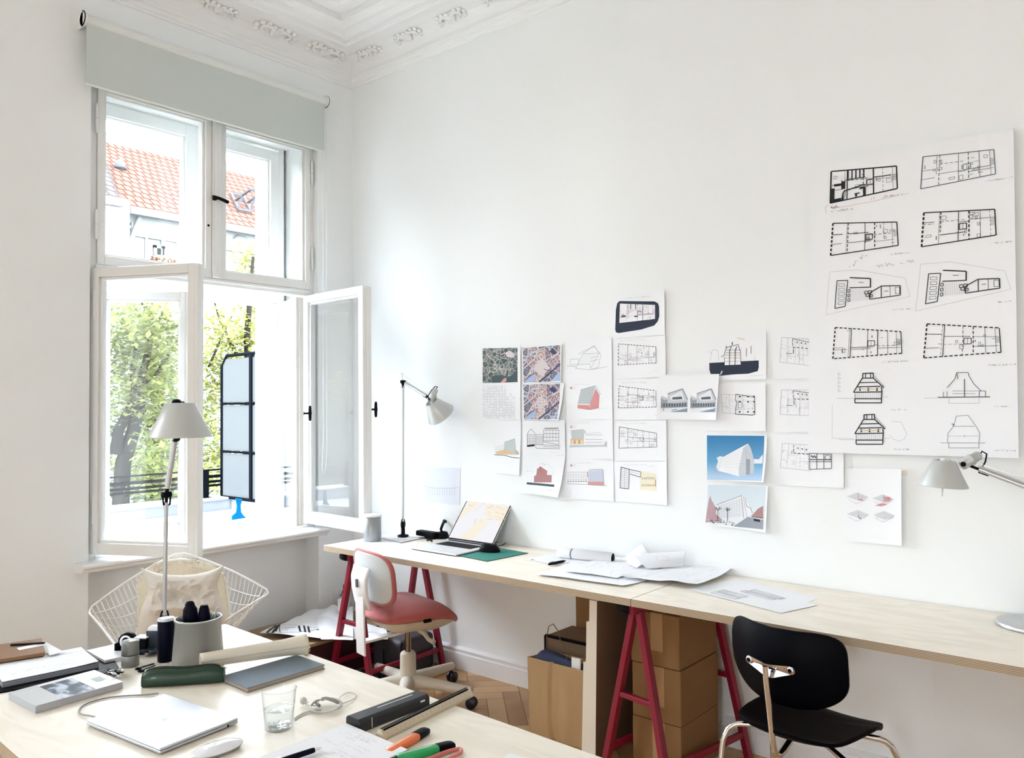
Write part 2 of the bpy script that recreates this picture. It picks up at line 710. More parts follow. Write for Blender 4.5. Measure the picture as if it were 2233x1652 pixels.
def open_sash(hx, hy, ex, ey, z0, z1, parent, inner=1, face=.045, th=.058, name='sash'):
    """a sash standing open: from the hinge (hx, hy) to its free edge (ex, ey); inner = side of its room face"""
    a = V((ex - hx, ey - hy, 0))
    L = a.length
    a.normalize()
    nn = V((-a.y, a.x, 0)) * inner
    T = M(((a.x, nn.x, 0, hx), (a.y, nn.y, 0, hy), (0, 0, 1, 0), (0, 0, 0, 1)))
    b = MB()

    def bd(u0, u1, n0, n1, za, zb):
        b.box((u0, n0, za), (u1, n1, zb), 0, T)
    h = th / 2
    # stiles, rails
    bd(0, face, -h, h, z0, z1)
    bd(L - face, L, -h, h * .55, z0, z1)
    bd(L - face * .8, L + .007, -h * .2, h * .9, z0 + .006, z1 - .004)          # rebated meeting edge
    bd(L - face, L - .012, h * .5, h, z0, z1)
    bd(face, L - face, -h, h, z0, z0 + face + .012)
    bd(face, L - face, -h, h, z1 - face, z1)
    # glazing step
    for (u0, u1, za, zb) in ((face, face + .014, z0 + face, z1 - face), (L - face - .014, L - face, z0 + face, z1 - face),
                             (face, L - face, z0 + face + .01, z0 + face + .026), (face, L - face, z1 - face - .014, z1 - face)):
        bd(u0, u1, -h * .55, h * .45, za, zb)
    s = b.build(name, WOODW, parent, bevel=.003)
    p = MB()
    p.box((face, -.0015, z0 + face), (L - face, .0015, z1 - face), 0, T)
    p.build('pane', PANE, s)
    return s, a, nn, L


LS, la, ln, lL = open_sash(-.05, -1.598, .485, -1.325, .775, 2.20, w1, inner=-1)
RS, ra, rn, rL = open_sash(-.05, -.318, .565, -.352, .775, 2.185, w1, inner=1)
# lower leaves of the outer window, folded into the room through the inner frame
OR_, oa, on, oL = open_sash(-.30, -.39, .17, -.53, .80, 2.14, w1, inner=1, face=.04, th=.045)
OL_, _, _, _ = open_sash(-.30, -1.47, .03, -1.14, .82, 2.12, w1, inner=-1, face=.04, th=.045)
for z in (2.36, 2.90):
    hinge((-.028, -1.600, z), w1, .13)
    hinge((-.028, -.297, z), w1, .13)
for z in (.93, 1.95):
    hinge((-.020, -1.612, z), w1, .13)
    hinge((-.030, -.300, z), w1, .13)


def tknob(p, d, parent, up=V((0, 0, 1))):
    """T-shaped window handle on a stalk"""
    b = MB()
    p, d = V(p), V(d).normalized()
    b.tube([p, p + d * .006, p + d * .012, p + d * .042], [.014, .012, .006, .006], 12)
    q = p + d * .046
    b.tube([q - up * .045, q - up * .03, q - up * .012, q, q + up * .012, q + up * .03, q + up * .045], [.006, .0085, .009, .011, .009, .0085, .006], 12)
    return b.build('handle', BLACKM, parent)


tknob(V((.552, -.352, 1.475)) + rn * .025, rn, RS)
tknob(V((.155, -.525, 1.455)) + on * .02, on, OR_)
tknob(V((.47, -1.333, 1.455)) + ln * .025, ln, LS)

# outer window
w2 = thing('window_2', None, None, (-.33, (WY0 + WY1) / 2, .74), kind='structure')
b = MB()
boards(b, -.365, -.29, -1.58, -.325, .742, 3.2, .045, .05, .05)
b.box((-.365, -1.54, 2.135), (-.28, -.36, 2.225))
b.box((-.36, -1.54, 2.155), (-.262, -.36, 2.18))
b.box((-.36, -.93, 2.2), (-.285, -.85, 3.16))
b.box((-.285, -.915, 2.2), (-.272, -.865, 3.16))
b.build('frame', WOODW, w2, bevel=.004)
closed_sash(-1.535, -.93, 2.225, 3.15, -.285, w2, fw=.062)
closed_sash(-.85, -.365, 2.225, 3.135, -.285, w2, fw=.062)
# lining boards of the cavity between the two frames
b = MB()
b.box((-.30, WY0, .70), (-.12, WY0 + .03, 3.2))
b.box((-.30, WY1 - .03, .70), (-.12, WY1, 3.2))
b.box((-.30, WY0, 3.16), (-.12, WY1, 3.2))
b.box((-.30, WY0, .70), (-.12, WY1, .752))
b.build('lining', WOODW, w2)

# inner sill with a rounded nose
prof = [(-.05, .702), (.066, .702), (.070, .7085), (.080, .711), (.081, .718), (.088, .722), (.096, .730), (.097, .739), (.090, .7455), (.075, .748), (-.05, .748)]
b = MB()
b.prism([(x, z) for x, z in prof], -1.70, -.262, M(((1, 0, 0, 0), (0, 0, 1, 0), (0, 1, 0, 0), (0, 0, 0, 1))))
b.build('window_sill', WOODW, w1)
# the added daylight windows out of view, closed
for i, (W2A, W2B) in enumerate(WN):
    w3 = thing('window_%d' % (3 + i), None, None, (-.06, (W2A + W2B) / 2, .745), kind='structure')
    b = MB()
    boards(b, -.13, -.045, W2A, W2B, .70, 3.2, .048, .06, .05)
    b.box((-.125, W2A + .04, 2.185), (-.04, W2B - .04, 2.232))
    b.build('frame', WOODW, w3)
    ym = (W2A + W2B) / 2
    for y0, y1 in ((W2A + .045, ym), (ym, W2B - .045)):
        closed_sash(y0, y1, 2.226, 3.15, -.035, w3)
        closed_sash(y0, y1, .745, 2.19, -.035, w3)
# ================================================================ roller blind
BL = thing('roller_blind', 'pale grey roller blind pulled a short way down over the window', 'blind', (.06, -.985, 3.083))
b = MB()
b.tube([(.058, -1.700, 3.408), (.058, -.268, 3.408)], .0285, 28)
b.build('roller', mat('blind_roll_fabric', (226, 230, 228), 0.7), BL)
b = MB()
yy0, yy1 = -1.694, -.277
b.box((.0735, yy0, 3.088), (.0745, yy1, 3.41))
b.build('fabric', mat('blind_fabric', (203, 210, 207), 0.85, bump=.03, bscale=500), BL)
b = MB()
b.box((.069, yy0, 3.080), (.079, yy1, 3.090))
b.build('hem_bar', mat('blind_hem', (230, 232, 226), 0.6), BL, bevel=.003)
for y in (-1.703, -.262):
    b = MB()
    b.box((.0, y - .004, 3.372), (.062, y + .004, 3.444))
    b.tube([(.062, y - .004, 3.408), (.062, y + .004, 3.408)], .036, 24)
    b.build('bracket', WHITEP, BL, bevel=.001)
    b = MB()
    arc = [(.060 + .036 * math.cos(a), y + (.006 if y > -1 else -.006), 3.408 + .036 * math.sin(a)) for a in [R(-100 + k * 12) for k in range(16)]]
    b.tube(arc, .0028, 6)
    b.build('end_cap_edge', BLACKM, BL)
b = MB()
cx0, cy0 = .062, -.254
b.tube([(cx0, cy0, 3.40), (cx0, cy0 - .002, 1.2), (cx0, cy0 - .012, 1.10), (cx0, cy0 - .026, 1.075), (cx0, cy0 - .040, 1.12), (cx0, cy0 - .028, 1.3), (cx0, cy0 - .026, 3.40)], .0022, 6)
b.build('pull_cord', WHITEP, BL)
# ================================================================ outside


def omat(*a, **k):
    k.setdefault('spec', 0.0)
    return mat(*a, **k)


WHITEF = omat('white_facade', (120, 124, 128), 0.9)
STONE = omat('white_balcony_render', (150, 154, 160), 0.85)
RAILM = omat('dark_railing_paint', (14, 17, 21), 0.5)
LAWN = omat('lawn', (40, 56, 28), 0.9, var=.3, scale=3)
b = MB()
b.box((-80, -60, -4.1), (-.6, 60, -4.0))
struct(b.build('ground_outside', LAWN))
# balcony in front of the window: flat white deck with an upstand
bal = thing('balcony', 'flat white balcony deck outside the window', 'balcony', (-1.1, -.6, .5))
b = MB()
b.box((-1.60, -3.0, .45), (-.602, 2.2, .70))
b.build('deck', STONE, bal, bevel=.004)
b = MB()
b.box((-1.78, -3.0, .45), (-1.58, 2.2, .775))
b.box((-1.80, -3.0, .775), (-1.56, 2.2, .795))
b.build('upstand', STONE, bal, bevel=.004)
b = MB()
b.box((-1.58, .06, .70), (-.602, .18, .78))
b.build('kerb', STONE, bal)
# railing
rl = thing('balcony_railing', 'dark metal railing of three bars along the balcony edge', 'railing', (-1.68, -.8, .795))
for z, h in ((1.005, .012), (.955, .022), (.915, .018), (.885, .016)):
    b = MB()
    b.box((-1.69, -2.95, z - h / 2), (-1.665, .05, z + h / 2))
    b.build('bar', RAILM, rl)
for y in (-2.4, -1.62, -.86, -.10):
    b = MB()
    b.box((-1.70, y - .022, .795), (-1.66, y + .022, 1.01))
    b.box((-1.72, y - .03, .775), (-1.64, y + .03, .80))
    b.build('post', RAILM, rl)
# privacy screen of obscured glass in black steel, square to the facade
ps = thing('privacy_screen', 'black steel screen with three frosted glass panes beyond the balcony', 'screen', (-1.2, .04, .775))
FROST = glassmat('obscured_glass', (.03, .03, .031), 1.45, .2, frost=.72)
for nd in FROST.node_tree.nodes:
    if nd.type == 'BSDF_TRANSLUCENT':
        nd.inputs['Color'].default_value = (.27, .285, .29, 1)
SY = .04


def sx_(px):
    return at(px, 900, 'y', SY).x


def sz_(px, py):
    return at(px, py, 'y', SY).z


x0, x1, x2 = sx_(484), sx_(549), -.62
z0, z1 = .79, sz_(552, 769)
zr = [sz_(520, 880), sz_(520, 986)]
b = MB()
cut = .055
b.tube([(x0, SY, z0), (x0, SY, z1 - .09), (x0 + .07, SY, z1 - .005), (x2, SY, z1)], .013, 8)
b.bar((x1, SY, z0), (x1, SY, z1), .03, .03)
b.bar((x2, SY, z0), (x2, SY, z1), .03, .03)
b.bar((x0, SY, z0), (x2, SY, z0), .02, .02)
b.build('frame', RAILM, ps)
b = MB()
for z in zr:
    b.bar((x0 - .01, SY, z), (x2, SY, z), .016, .016)
    b.bar((x0 - .01, SY - .012, z + .008), (x2, SY - .012, z + .008), .008, .006)
b.build('glazing_bars', RAILM, ps)
zz = [z0] + sorted(zr) + [z1 - .02]
for za, zb in zip(zz[:-1], zz[1:]):
    for xa, xb in ((x0 + .02, x1 - .015), (x1 + .015, x2 - .015)):
        b = MB()
        b.box((xa, SY - .003, za + .012), (xb, SY + .003, zb - .012))
        b.build('frosted_pane', FROST, ps)
# blue scraper left on the outer sill
p = at(520, 1132, 'z', .802)
b = MB()
rr = V((.25, .97, 0)).normalized()
pts = [(-.042, 0), (.046, .006), (.030, .022), (.015, .045), (.012, .085), (.022, .125), (-.018, .130), (-.010, .085), (-.014, .045), (-.04, .024)]
nrm = V((.97, -.25, 0))
T = M(((rr.x, 0, nrm.x, p.x), (rr.y, 0, nrm.y, p.y), (0, 1, 0, p.z), (0, 0, 0, 1)))
b.prism(pts, -.006, .006, T)
tag(b.build('scraper', omat('blue_plastic', (14, 90, 132), .35), bevel=.003), 'small blue plastic scraper standing on the outer window sill', 'scraper')

# ---------------------------------------------------------------- house across the court
XF = -20.0
HB = thing('apartment_house', 'white house with a red tiled roof seen through the upper window', 'house', (XF - 4, 12, -4))


def roofmat(name, a, c, sx=3.2, sy=5.0):
    m, n, bs = nt(name)
    tc = n.nodes.new('ShaderNodeTexCoord')
    sp = n.nodes.new('ShaderNodeSeparateXYZ')
    cb = n.nodes.new('ShaderNodeCombineXYZ')
    bt = n.nodes.new('ShaderNodeTexBrick')
    bt.inputs['Color1'].default_value = lin(a)
    bt.inputs['Color2'].default_value = lin(tuple(int(k * .93) for k in a))
    bt.inputs['Mortar'].default_value = lin(c)
    bt.inputs['Scale'].default_value = 1.0
    bt.inputs['Mortar Size'].default_value = .035
    bt.inputs['Mortar Smooth'].default_value = .35
    bt.inputs['Brick Width'].default_value = .26
    bt.inputs['Row Height'].default_value = .30
    ml = n.nodes.new('ShaderNodeMath')
    ml.operation = 'MULTIPLY'
    ml.inputs[1].default_value = 1.25
    L = n.links.new
    L(tc.outputs['Object'], sp.inputs[0])
    L(sp.outputs['Y'], cb.inputs['X'])
    L(sp.outputs['Z'], ml.inputs[0])
    L(ml.outputs[0], cb.inputs['Y'])
    L(cb.outputs[0], bt.inputs['Vector'])
    L(bt.outputs['Color'], bs.inputs['Base Color'])
    bs.inputs['Roughness'].default_value = .8
    bs.inputs['Specular IOR Level'].default_value = 0
    return m


RT = roofmat('red_roof_tiles', (84, 62, 55), (52, 34, 29))
RT2 = roofmat('pale_roof_tiles', (64, 63, 65), (44, 40, 40))
zg = at(400, 474, 'x', XF + .3).z
RX = XF - 5.0
zr_ = at(400, 347, 'x', RX).z
yL = at(268, 470, 'x', XF).y
b = MB()
b.box((RX - 5, yL - 6, -4), (XF, 24, zg - .1))
b.build('wall', WHITEF, HB)
b = MB()
b.face([(XF + .35, yL - 7, zg), (XF + .35, 24, zg), (RX, 24, zr_), (RX, yL - 7, zr_)])
b.face([(RX, yL - 7, zr_), (RX, 24, zr_), (RX - 5, 24, zg), (RX - 5, yL - 7, zg)])
b.face([(XF + .35, yL - 7, zg - .12), (XF + .35, 24, zg - .12), (RX - 5, 24, zg - .12), (RX - 5, yL - 7, zg - .12)])
b.build('roof', RT, HB, recalc=False)
b = MB()
b.bar((RX, yL - 7, zr_ + .05), (RX, 24, zr_ + .05), .3, .45)
b.build('ridge', WHITEF, HB)
b = MB()
b.bar((XF + .45, yL, zg - .1), (XF + .45, 24, zg - .1), .2, .22)
b.tube([(XF + .2, yL + .4, zg - .2), (XF + .1, yL + .2, zg - .9), (XF + .08, yL + .2, -4)], .07, 8)
b.build('gutter', omat('zinc_gutter', (104, 108, 112), .6), HB)
# left wing with its paler roof
yw = at(266, 450, 'x', XF + 1.5).y
b = MB()
b.box((XF - 1, yL - 9, -4), (XF + 2.2, yw - .1, zg - .25))
b.build('wing_wall', WHITEF, HB)
v1, v2 = at(268, 452, 'x', XF + 2.3), at(226, 335, 'x', XF - 2.5)
b = MB()
b.face([v1, v1 + V((0, -9, 0)), v2 + V((0, -9, 0)), v2])
b.build('wing_roof', RT2, HB, recalc=False)
# vent and roof window
pv = at(262, 372, 'x', XF - 2.6)
b = MB()
b.lathe([(.0, .40), (.07, .36), (.22, .10), (.20, .06), (.07, .05), (.08, -.6)], pv, (0, 0, 1), 14)
b.build('roof_vent', omat('zinc_vent', (64, 67, 71), .5), HB)


def onroof(px, py):
    """point on the front roof slope"""
    best = None
    for k in range(400):
        x = XF + .35 - k * (XF + .35 - RX) / 400
        p = at(px, py, 'x', x)
        z = zg + (XF + .35 - x) / (XF + .35 - RX) * (zr_ - zg)
        if best is None or abs(p.z - z) < best[0]:
            best = (abs(p.z - z), p)
    return best[1]


q = [onroof(*p) + V((.06, 0, .08)) for p in ((502, 426), (528, 431), (545, 466), (518, 461))]
b = MB()
for i in range(4):
    b.bar(q[i], q[(i + 1) % 4], .07, .07)
s = b.build('roof_window', omat('grey_roof_window', (62, 65, 70), .5), HB)
b = MB()
mid = (q[0] + q[3]) / 2
mid2 = (q[1] + q[2]) / 2
o1, o2 = q[3] + V((.75, 0, .55)), q[2] + V((.75, 0, .55))
b.bar(mid, o1, .06, .06)
b.bar(mid2, o2, .06, .06)
b.bar(o1, o2, .07, .06)
b.bar(q[3], (mid + o1) / 2, .05, .05)
b.bar(q[2], (mid2 + o2) / 2, .05, .05)
b.build('casement', omat('grey_roof_casement', (56, 60, 66), .5), s)
b = MB()
b.face([mid, mid2, o2, o1])
b.build('roof_pane', PANE, s)


def fwin(px0, py0, px1, py1, dark, arch=False):
    a, c = at(px0, py0, 'x', XF + .02), at(px1, py1, 'x', XF + .02)
    b = MB()
    b.box((XF - .02, a.y, c.z), (XF + .05, c.y, a.z))
    w_ = b.build('window', omat('house_glass', dark, .2), HB)
    b = MB()
    t = .09
    b.box((XF, a.y - t, c.z - t), (XF + .09, a.y, a.z + t))
    b.box((XF, c.y, c.z - t), (XF + .09, c.y + t, a.z + t))
    b.box((XF, a.y - t, a.z), (XF + .09, c.y + t, a.z + t))
    b.box((XF, a.y - t, c.z - t), (XF + .16, c.y + t, c.z))
    if arch:
        b.lathe([((c.y - a.y) / 2 + .14, 0), ((c.y - a.y) / 2 + .14, .1), ((c.y - a.y) / 2 - .05, .1)], (XF, (a.y + c.y) / 2, a.z), (1, 0, 0), 20)
    b.build('surround', omat('window_surround', (112, 116, 116), .8), w_)
    return a, c


fwin(281, 498, 314, 600, (98, 102, 104))
fwin(356, 510, 382, 600, (104, 108, 109))
fwin(515, 530, 532, 600, (98, 102, 104), True)
a, c = fwin(340, 541, 352, 558, (30, 33, 34))
b = MB()
b.box((XF + .05, a.y - .25, c.z - .36), (XF + .3, c.y + .2, c.z - .22))
fb = b.build('flower_box', omat('terracotta', (104, 88, 80), .8), HB)
b = MB()
rnd = random.Random(2)
for k in range(40):
    b.lathe([(0, .06), (.06, 0), (0, -.06)], (XF + .2 + rnd.uniform(-.08, .08), a.y - .2 + rnd.random() * .75, c.z - .2 + rnd.random() * .12), (0, 0, 1), 5)
b.build('flowers', omat('orange_flowers', (104, 78, 64), .8), fb)
b = MB()
a, c = at(283, 490, 'x', XF), at(400, 498, 'x', XF)
b.box((XF, a.y, c.z - .5), (XF + .12, a.y + 7, c.z - .1))
b.build('string_course', omat('facade_moulding', (104, 107, 107), .9), HB)

# a cream house further along the street (seen mirrored in the open sash)
h2 = thing('street_house', 'cream street house mirrored in the open window pane', 'house', (-19, -19, -4))
b = MB()
b.box((-24, -30, -4), (-16, -9, 4.6))
b.build('wall', omat('cream_facade', (66, 63, 54), .9), h2)
b = MB()
b.box((-24.4, -30.3, 4.6), (-15.6, -8.7, 4.95))
b.build('eaves', omat('eaves_grey', (48, 50, 52), .8), h2)
b = MB()
b.box((-23, -29, 4.95), (-17, -10, 9))
b.build('upper_storey', WHITEF, h2)
for y in (-12.2, -15.4, -18.6, -22):
    for z in (-1.6, 1.4, 6.0):
        b = MB()
        xf = -16 if z < 4.6 else -17
        b.box((xf - .02, y - .65, z), (xf + .05, y + .65, z + 1.9))
        b.build('window', omat('house_glass', (30, 33, 36), .2), h2)

# ---------------------------------------------------------------- trees


def leafmat(name, c1, c2):
    m, n, bs = nt(name)
    at_ = n.nodes.new('ShaderNodeAttribute')
    at_.attribute_name = 'tone'
    rp = ramp(n, [(0, c1), (1, c2)])
    n.links.new(at_.outputs['Fac'], rp.inputs['Fac'])
    n.links.new(rp.outputs['Color'], bs.inputs['Base Color'])
    bs.inputs['Roughness'].default_value = .6
    bs.inputs['Specular IOR Level'].default_value = 0.05
    tl = n.nodes.new('ShaderNodeBsdfTranslucent')
    mx = n.nodes.new('ShaderNodeMixShader')
    mx.inputs[0].default_value = .45
    n.links.new(rp.outputs['Color'], tl.inputs['Color'])
    n.links.new(bs.outputs[0], mx.inputs[1])
    n.links.new(tl.outputs[0], mx.inputs[2])
    n.links.new(mx.outputs[0], n.nodes['Material Output'].inputs['Surface'])
    return m


BARK = omat('bark', (30, 29, 28), .9, var=.3, scale=6)
LF1 = leafmat('spring_leaves', (70, 82, 48), (124, 130, 80))
LF2 = leafmat('yellow_green_leaves', (80, 88, 44), (132, 130, 74))
LF3 = leafmat('dark_leaves', (56, 72, 50), (106, 116, 84))


def foliage(parent, blobs, n_leaf, size, m, seed):
    rnd = random.Random(seed)
    b = MB()
    tones = []
    tot = sum(r ** 2 for _, r in blobs)
    for c, r in blobs:
        k = int(n_leaf * r * r / tot)
        for _ in range(k):
            d = V((rnd.gauss(0, 1), rnd.gauss(0, 1), rnd.gauss(0, 1))).normalized() * (r * rnd.random() ** .45)
            d.z *= .8
            p = c + d
            a = V((rnd.uniform(-1, 1), rnd.uniform(-1, 1), rnd.uniform(-.6, .3))).normalized()
            s, u, _ = basis(a)
            L = size * rnd.uniform(.6, 1.3)
            b.face([p, p + a * L * .5 + s * L * .3, p + a * L, p + a * L * .5 - s * L * .3])
            tones.append(min(1, max(0, rnd.gauss(.5, .25))))
    o = b.build('foliage', m, parent, recalc=False)
    t = o.data.attributes.new('tone', 'FLOAT', 'FACE')
    t.data.foreach_set('value', tones)
    return o


def tree(label, stems, blobs, n_leaf, size, m, seed):
    g = stems[0][0][0]
    t = thing('tree', label, 'tree', (g.x, g.y, -4), 'trees outside the window')
    b = MB()
    for pts, r0, r1 in stems:
        k = len(pts)
        b.tube(pts, [r0 + (r1 - r0) * i / (k - 1) for i in range(k)], 8)
    b.build('trunk', BARK, t)
    foliage(t, blobs, n_leaf, size, m, seed)
    return t


rnd = random.Random(11)


def P(px, py, x):
    return at(px, py, 'x', x)


# the forked tree beyond the left pane
X1 = -7.5
base = P(262, 1120, X1)
st = [([V((base.x, base.y, -4)), base, P(268, 1010, X1), P(292, 935, X1), P(305, 880, X1), P(300, 845, X1), P(318, 790, X1), P(332, 720, X1), P(330, 660, X1)], .14, .03),
      ([P(252, 990, X1), P(258, 940, X1), P(278, 900, X1), P(291, 868, X1), P(290, 800, X1), P(300, 740, X1)], .09, .03),
      ([P(300, 845, X1), P(345, 810, X1), P(372, 765, X1 - .3), P(400, 720, X1 - .6)], .04, .015),
      ([P(326, 700, X1), P(316, 670, X1), P(300, 645, X1)], .035, .012),
      ([P(300, 928, X1), P(330, 928, X1), P(372, 935, X1 - .2)], .03, .012),
      ([P(325, 745, X1), P(352, 690, X1), P(366, 655, X1)], .035, .012)]
bl = [(P(px, py, X1 + rnd.uniform(-1.2, 1.0)), r) for px, py, r in
      ((262, 700, .62), (300, 690, .55), (350, 700, .5), (330, 640, .32), (245, 760, .6), (295, 760, .55), (345, 770, .6), (375, 800, .5), (255, 830, .5),
       (330, 850, .5), (372, 870, .5), (240, 880, .4), (320, 1000, .4), (365, 960, .5), (345, 1060, .45), (255, 1000, .3), (380, 720, .4), (318, 700, .5), (322, 760, .5), (300, 880, .45), (345, 930, .5), (318, 820, .5), (352, 1010, .45), (300, 1040, .4))]
tree('tall forked tree with pale green leaves behind the left open pane', st, bl, 6800, .11, LF1, 21)
X2 = -6.2
base = P(545, 1120, X2)
st = [([V((base.x, base.y, -4)), base, P(540, 960, X2), P(545, 840, X2), P(538, 740, X2), P(545, 650, X2), P(552, 560, X2)], .10, .02),
      ([P(541, 830, X2), P(510, 760, X2), P(480, 700, X2), P(468, 660, X2)], .035, .01),
      ([P(455, 800, X2), P(490, 720, X2), P(505, 690, X2)], .02, .008)]
bl = [(P(px, py, X2 + rnd.uniform(-.8, .8)), r) for px, py, r in
      ((545, 560, .3), (540, 600, .25), (548, 680, .34), (535, 720, .3), (500, 745, .34), (475, 720, .26), (470, 790, .38), (500, 830, .3), (465, 870, .36), (470, 930, .34),
       (466, 990, .3), (548, 740, .3), (480, 690, .2), (470, 1040, .3))]
tree('slender yellow green tree beyond the black steel screen', st, bl, 4200, .085, LF2, 22)
X3 = -12
base = P(340, 1150, X3)
st = [([V((base.x, base.y, -4)), base, P(345, 1000, X3), P(350, 850, X3), P(370, 740, X3)], .2, .05)]
bl = [(P(px, py, X3 + rnd.uniform(-1.2, 1.2)), r) for px, py, r in
      ((240, 720, .9), (300, 820, 1.0), (380, 860, 1.0), (250, 930, 1.0), (330, 960, 1.0), (400, 1000, 1.0), (260, 1060, .9), (340, 1090, .9), (420, 1080, .9),
       (480, 1000, .9), (470, 880, .9), (500, 780, .7), (540, 830, .8), (560, 950, .9), (300, 720, .6), (550, 700, .5), (345, 760, .8), (320, 900, .9), (360, 1000, .9), (345, 830, .8), (310, 1040, .9))]
tree('broad dark leaved tree furthest back across the court', st, bl, 8500, .17, LF3, 23)
# trees along the street, mirrored in the open sash
k = 0
for (x, y, z, s, mm, lb) in ((-9, -8.2, .3, 1.0, LF1, 'street tree nearest the window, mirrored in the open pane'),
                             (-12, -12.5, 1.2, 1.3, LF3, 'street tree before the cream house, mirrored in the open pane')):
    bl = [(V((x + rnd.uniform(-1.2, 1.2), y + rnd.uniform(-1.6, 1.6), z + rnd.uniform(-2.4, 2.4))), s * rnd.uniform(.5, .95)) for _ in range(16)]
    tree(lb, [([V((x, y, -4)), V((x + .1, y, -1)), V((x, y + .2, z)), V((x - .1, y + .1, z + 2))], .18, .04)], bl, 2600, .16, mm, 30 + k)
    k += 1
# ================================================================ work tops and trestles
DZ = .74


def plytop(name, label, cat, pts, z1=DZ, t=.028, group=None):
    """plywood panel: veneer faces and layered edge in one board; pts = outline"""
    b = MB()
    a = [V((x, y, z1 - t)) for x, y in pts]
    c = [V((x, y, z1)) for x, y in pts]
    b.face(list(reversed(a)), 0)
    b.face(c, 0)
    n = len(pts)
    for i in range(n):
        j = (i + 1) % n
        b.face([a[i], a[j], c[j], c[i]], 1)
    o = b.build(name, [PLYT, PLYE], recalc=False)
    return tag(o, label, cat, group)


plytop('desk', 'long birch plywood desk top beside the window, carrying the open laptop', 'desk', [(.536, -.635), (2.4755, -.635), (2.4755, -.004), (.536, -.004)])
plytop('desk', 'long birch plywood desk top nearer the camera, over the black chair', 'desk', [(2.4785, -.635), (4.75, -.635), (4.75, -.004), (2.4785, -.004)])


def trestle(label):
    """centred on the origin: rails run along y from -.26 to .26"""
    t = thing('trestle', label, 'trestle', (0, 0, 0), 'red trestles carrying the plywood tops')
    zt = .712
    for y, yf in ((-.24, -.262), (.24, .262)):
        for s in (-1, 1):
            b = MB()
            b.bar((s * .014, y, .678), (s * .168, yf, 0.0), .028, .030, (0, 1, 0))
            b.build('leg', REDM, t, bevel=.003)
        b = MB()
        xr = .014 + .154 * (.678 - .335) / .678
        yr = y + (yf - y) * .5
        b.bar((-xr, yr, .335), (xr, yr, .335), .020, .024, (0, 1, 0))
        b.build('rung', REDM, t, bevel=.002)
    for s in (-1, 1):
        b = MB()
        xr = .014 + .154 * (.678 - .105) / .678
        b.bar((s * xr, -.252, .105), (s * xr, .252, .105), .018, .026, (0, 0, 1))
        b.build('rail', REDM, t, bevel=.002)
    b = MB()
    b.box((-.022, -.285, .672), (.022, .285, zt))
    b.build('beam', REDM, t, bevel=.003)
    b = MB()
    b.lathe([(0, -.03), (.022, -.028), (.024, 0), (.022, .028), (0, .03)], (-.030, -.27, .69), (1, 0, 0), 14)
    b.build('knob', BLACKM, t)
    return t


t0 = trestle('dark red trestle under the window end of the desk')
t0.location = (.705, -.325, 0)
WL[t0.name] = V(t0.location)
t1 = dup(t0, (2.500 - .705, 0, 0), R(-9.5), 'dark red trestle under the join of the two desk tops, before the boxes')
t2 = dup(t0, (4.30 - .705, 0, 0), 0, 'dark red trestle under the desk end beyond the black chair')

# ================================================================ the table in front
plytop('table', 'broad pale plywood table in front, strewn with paper and tools', 'table', [(1.545, -2.640), (1.545, -1.806), (3.30, -1.868), (3.30, -2.70)])
t3 = dup(t0, (1.95 - .705, -1.92, 0), R(-2), 'dark red trestle under the window end of the front table')
t4 = dup(t0, (2.95 - .705, -1.94, 0), R(-2), 'dark red trestle under the camera end of the front table')

# ================================================================ swivel task chair
GREYP = mat('warm_grey_plastic', (206, 200, 188), .45)
SHELLW = mat('pale_shell_plastic', (202, 206, 206), .4)
PINKF = mat('dusty_red_fabric', (176, 92, 92), .9, var=.05, scale=90, bump=.06, bscale=900, sheen=.3)
TCX, TCY = 1.09, -.53
Fd = V((.21, .978, 0))
Sd = V((.978, -.21, 0))
TO = V((TCX, TCY, 0))


def tc_(a, s, z):
    return TO + Fd * a + Sd * s + V((0, 0, z))


tch = thing('task_chair', 'swivel task chair with dusty red seat and pale shell at the desk', 'chair', TO)
# five-star base
b = MB()
b.lathe([(0.0, .05), (.048, .052), (.054, .07), (.046, .11), (.041, .15), (.040, .235), (.036, .245), (.028, .25), (.0, .25)], TO, n=28)
for k in range(5):
    a = R(22 + 72 * k)
    d = V((math.cos(a), math.sin(a), 0))
    pts = [TO + d * r + V((0, 0, z)) for r, z in ((.02, .098), (.06, .100), (.12, .100), (.2, .094), (.31, .086), (.345, .084))]
    b.tube(pts, [.044, .036, .029, .0255, .022, .020], 14)
b.build('star_base', GREYP, tch)
CASTW = mat('caster_rubber', (14, 14, 22), .4)
for k in range(5):
    a = R(22 + 72 * k)
    d = V((math.cos(a), math.sin(a), 0))
    sd = V((-d.y, d.x, 0))
    c = TO + d * .332 + V((0, 0, .0))
    b = MB()
    b.tube([c + V((0, 0, .086)), c + V((0, 0, .050))], .008, 10)
    for s in (-1, 1):
        b.lathe([(0, -.009), (.024, -.009), (.027, -.006), (.027, .006), (.024, .009), (0, .009)], c + d * .012 + sd * (s * .013) + V((0, 0, .027)), sd, 20)
    b.box((-.006, -.006, .02), (.006, .006, .055), 0, M.Translation(c + d * .006))
    b.build('caster', CASTW, tch)
b = MB()
b.tube([TO + V((0, 0, .245)), TO + V((0, 0, .36))], .0155, 20)
b.build('gas_column', mat('dark_chrome', (132, 120, 110), .22, 1.0), tch)


def seat_prof(a):
    """height of the seat's top along its depth: rear lip, saddle, drooping front"""
    t = (a + .215) / .43
    return .452 + .018 * math.sin(PI * min(1, t * 1.05)) - .045 * max(0, t - .62) ** 2 / .14 + .016 * (1 - t) ** 3


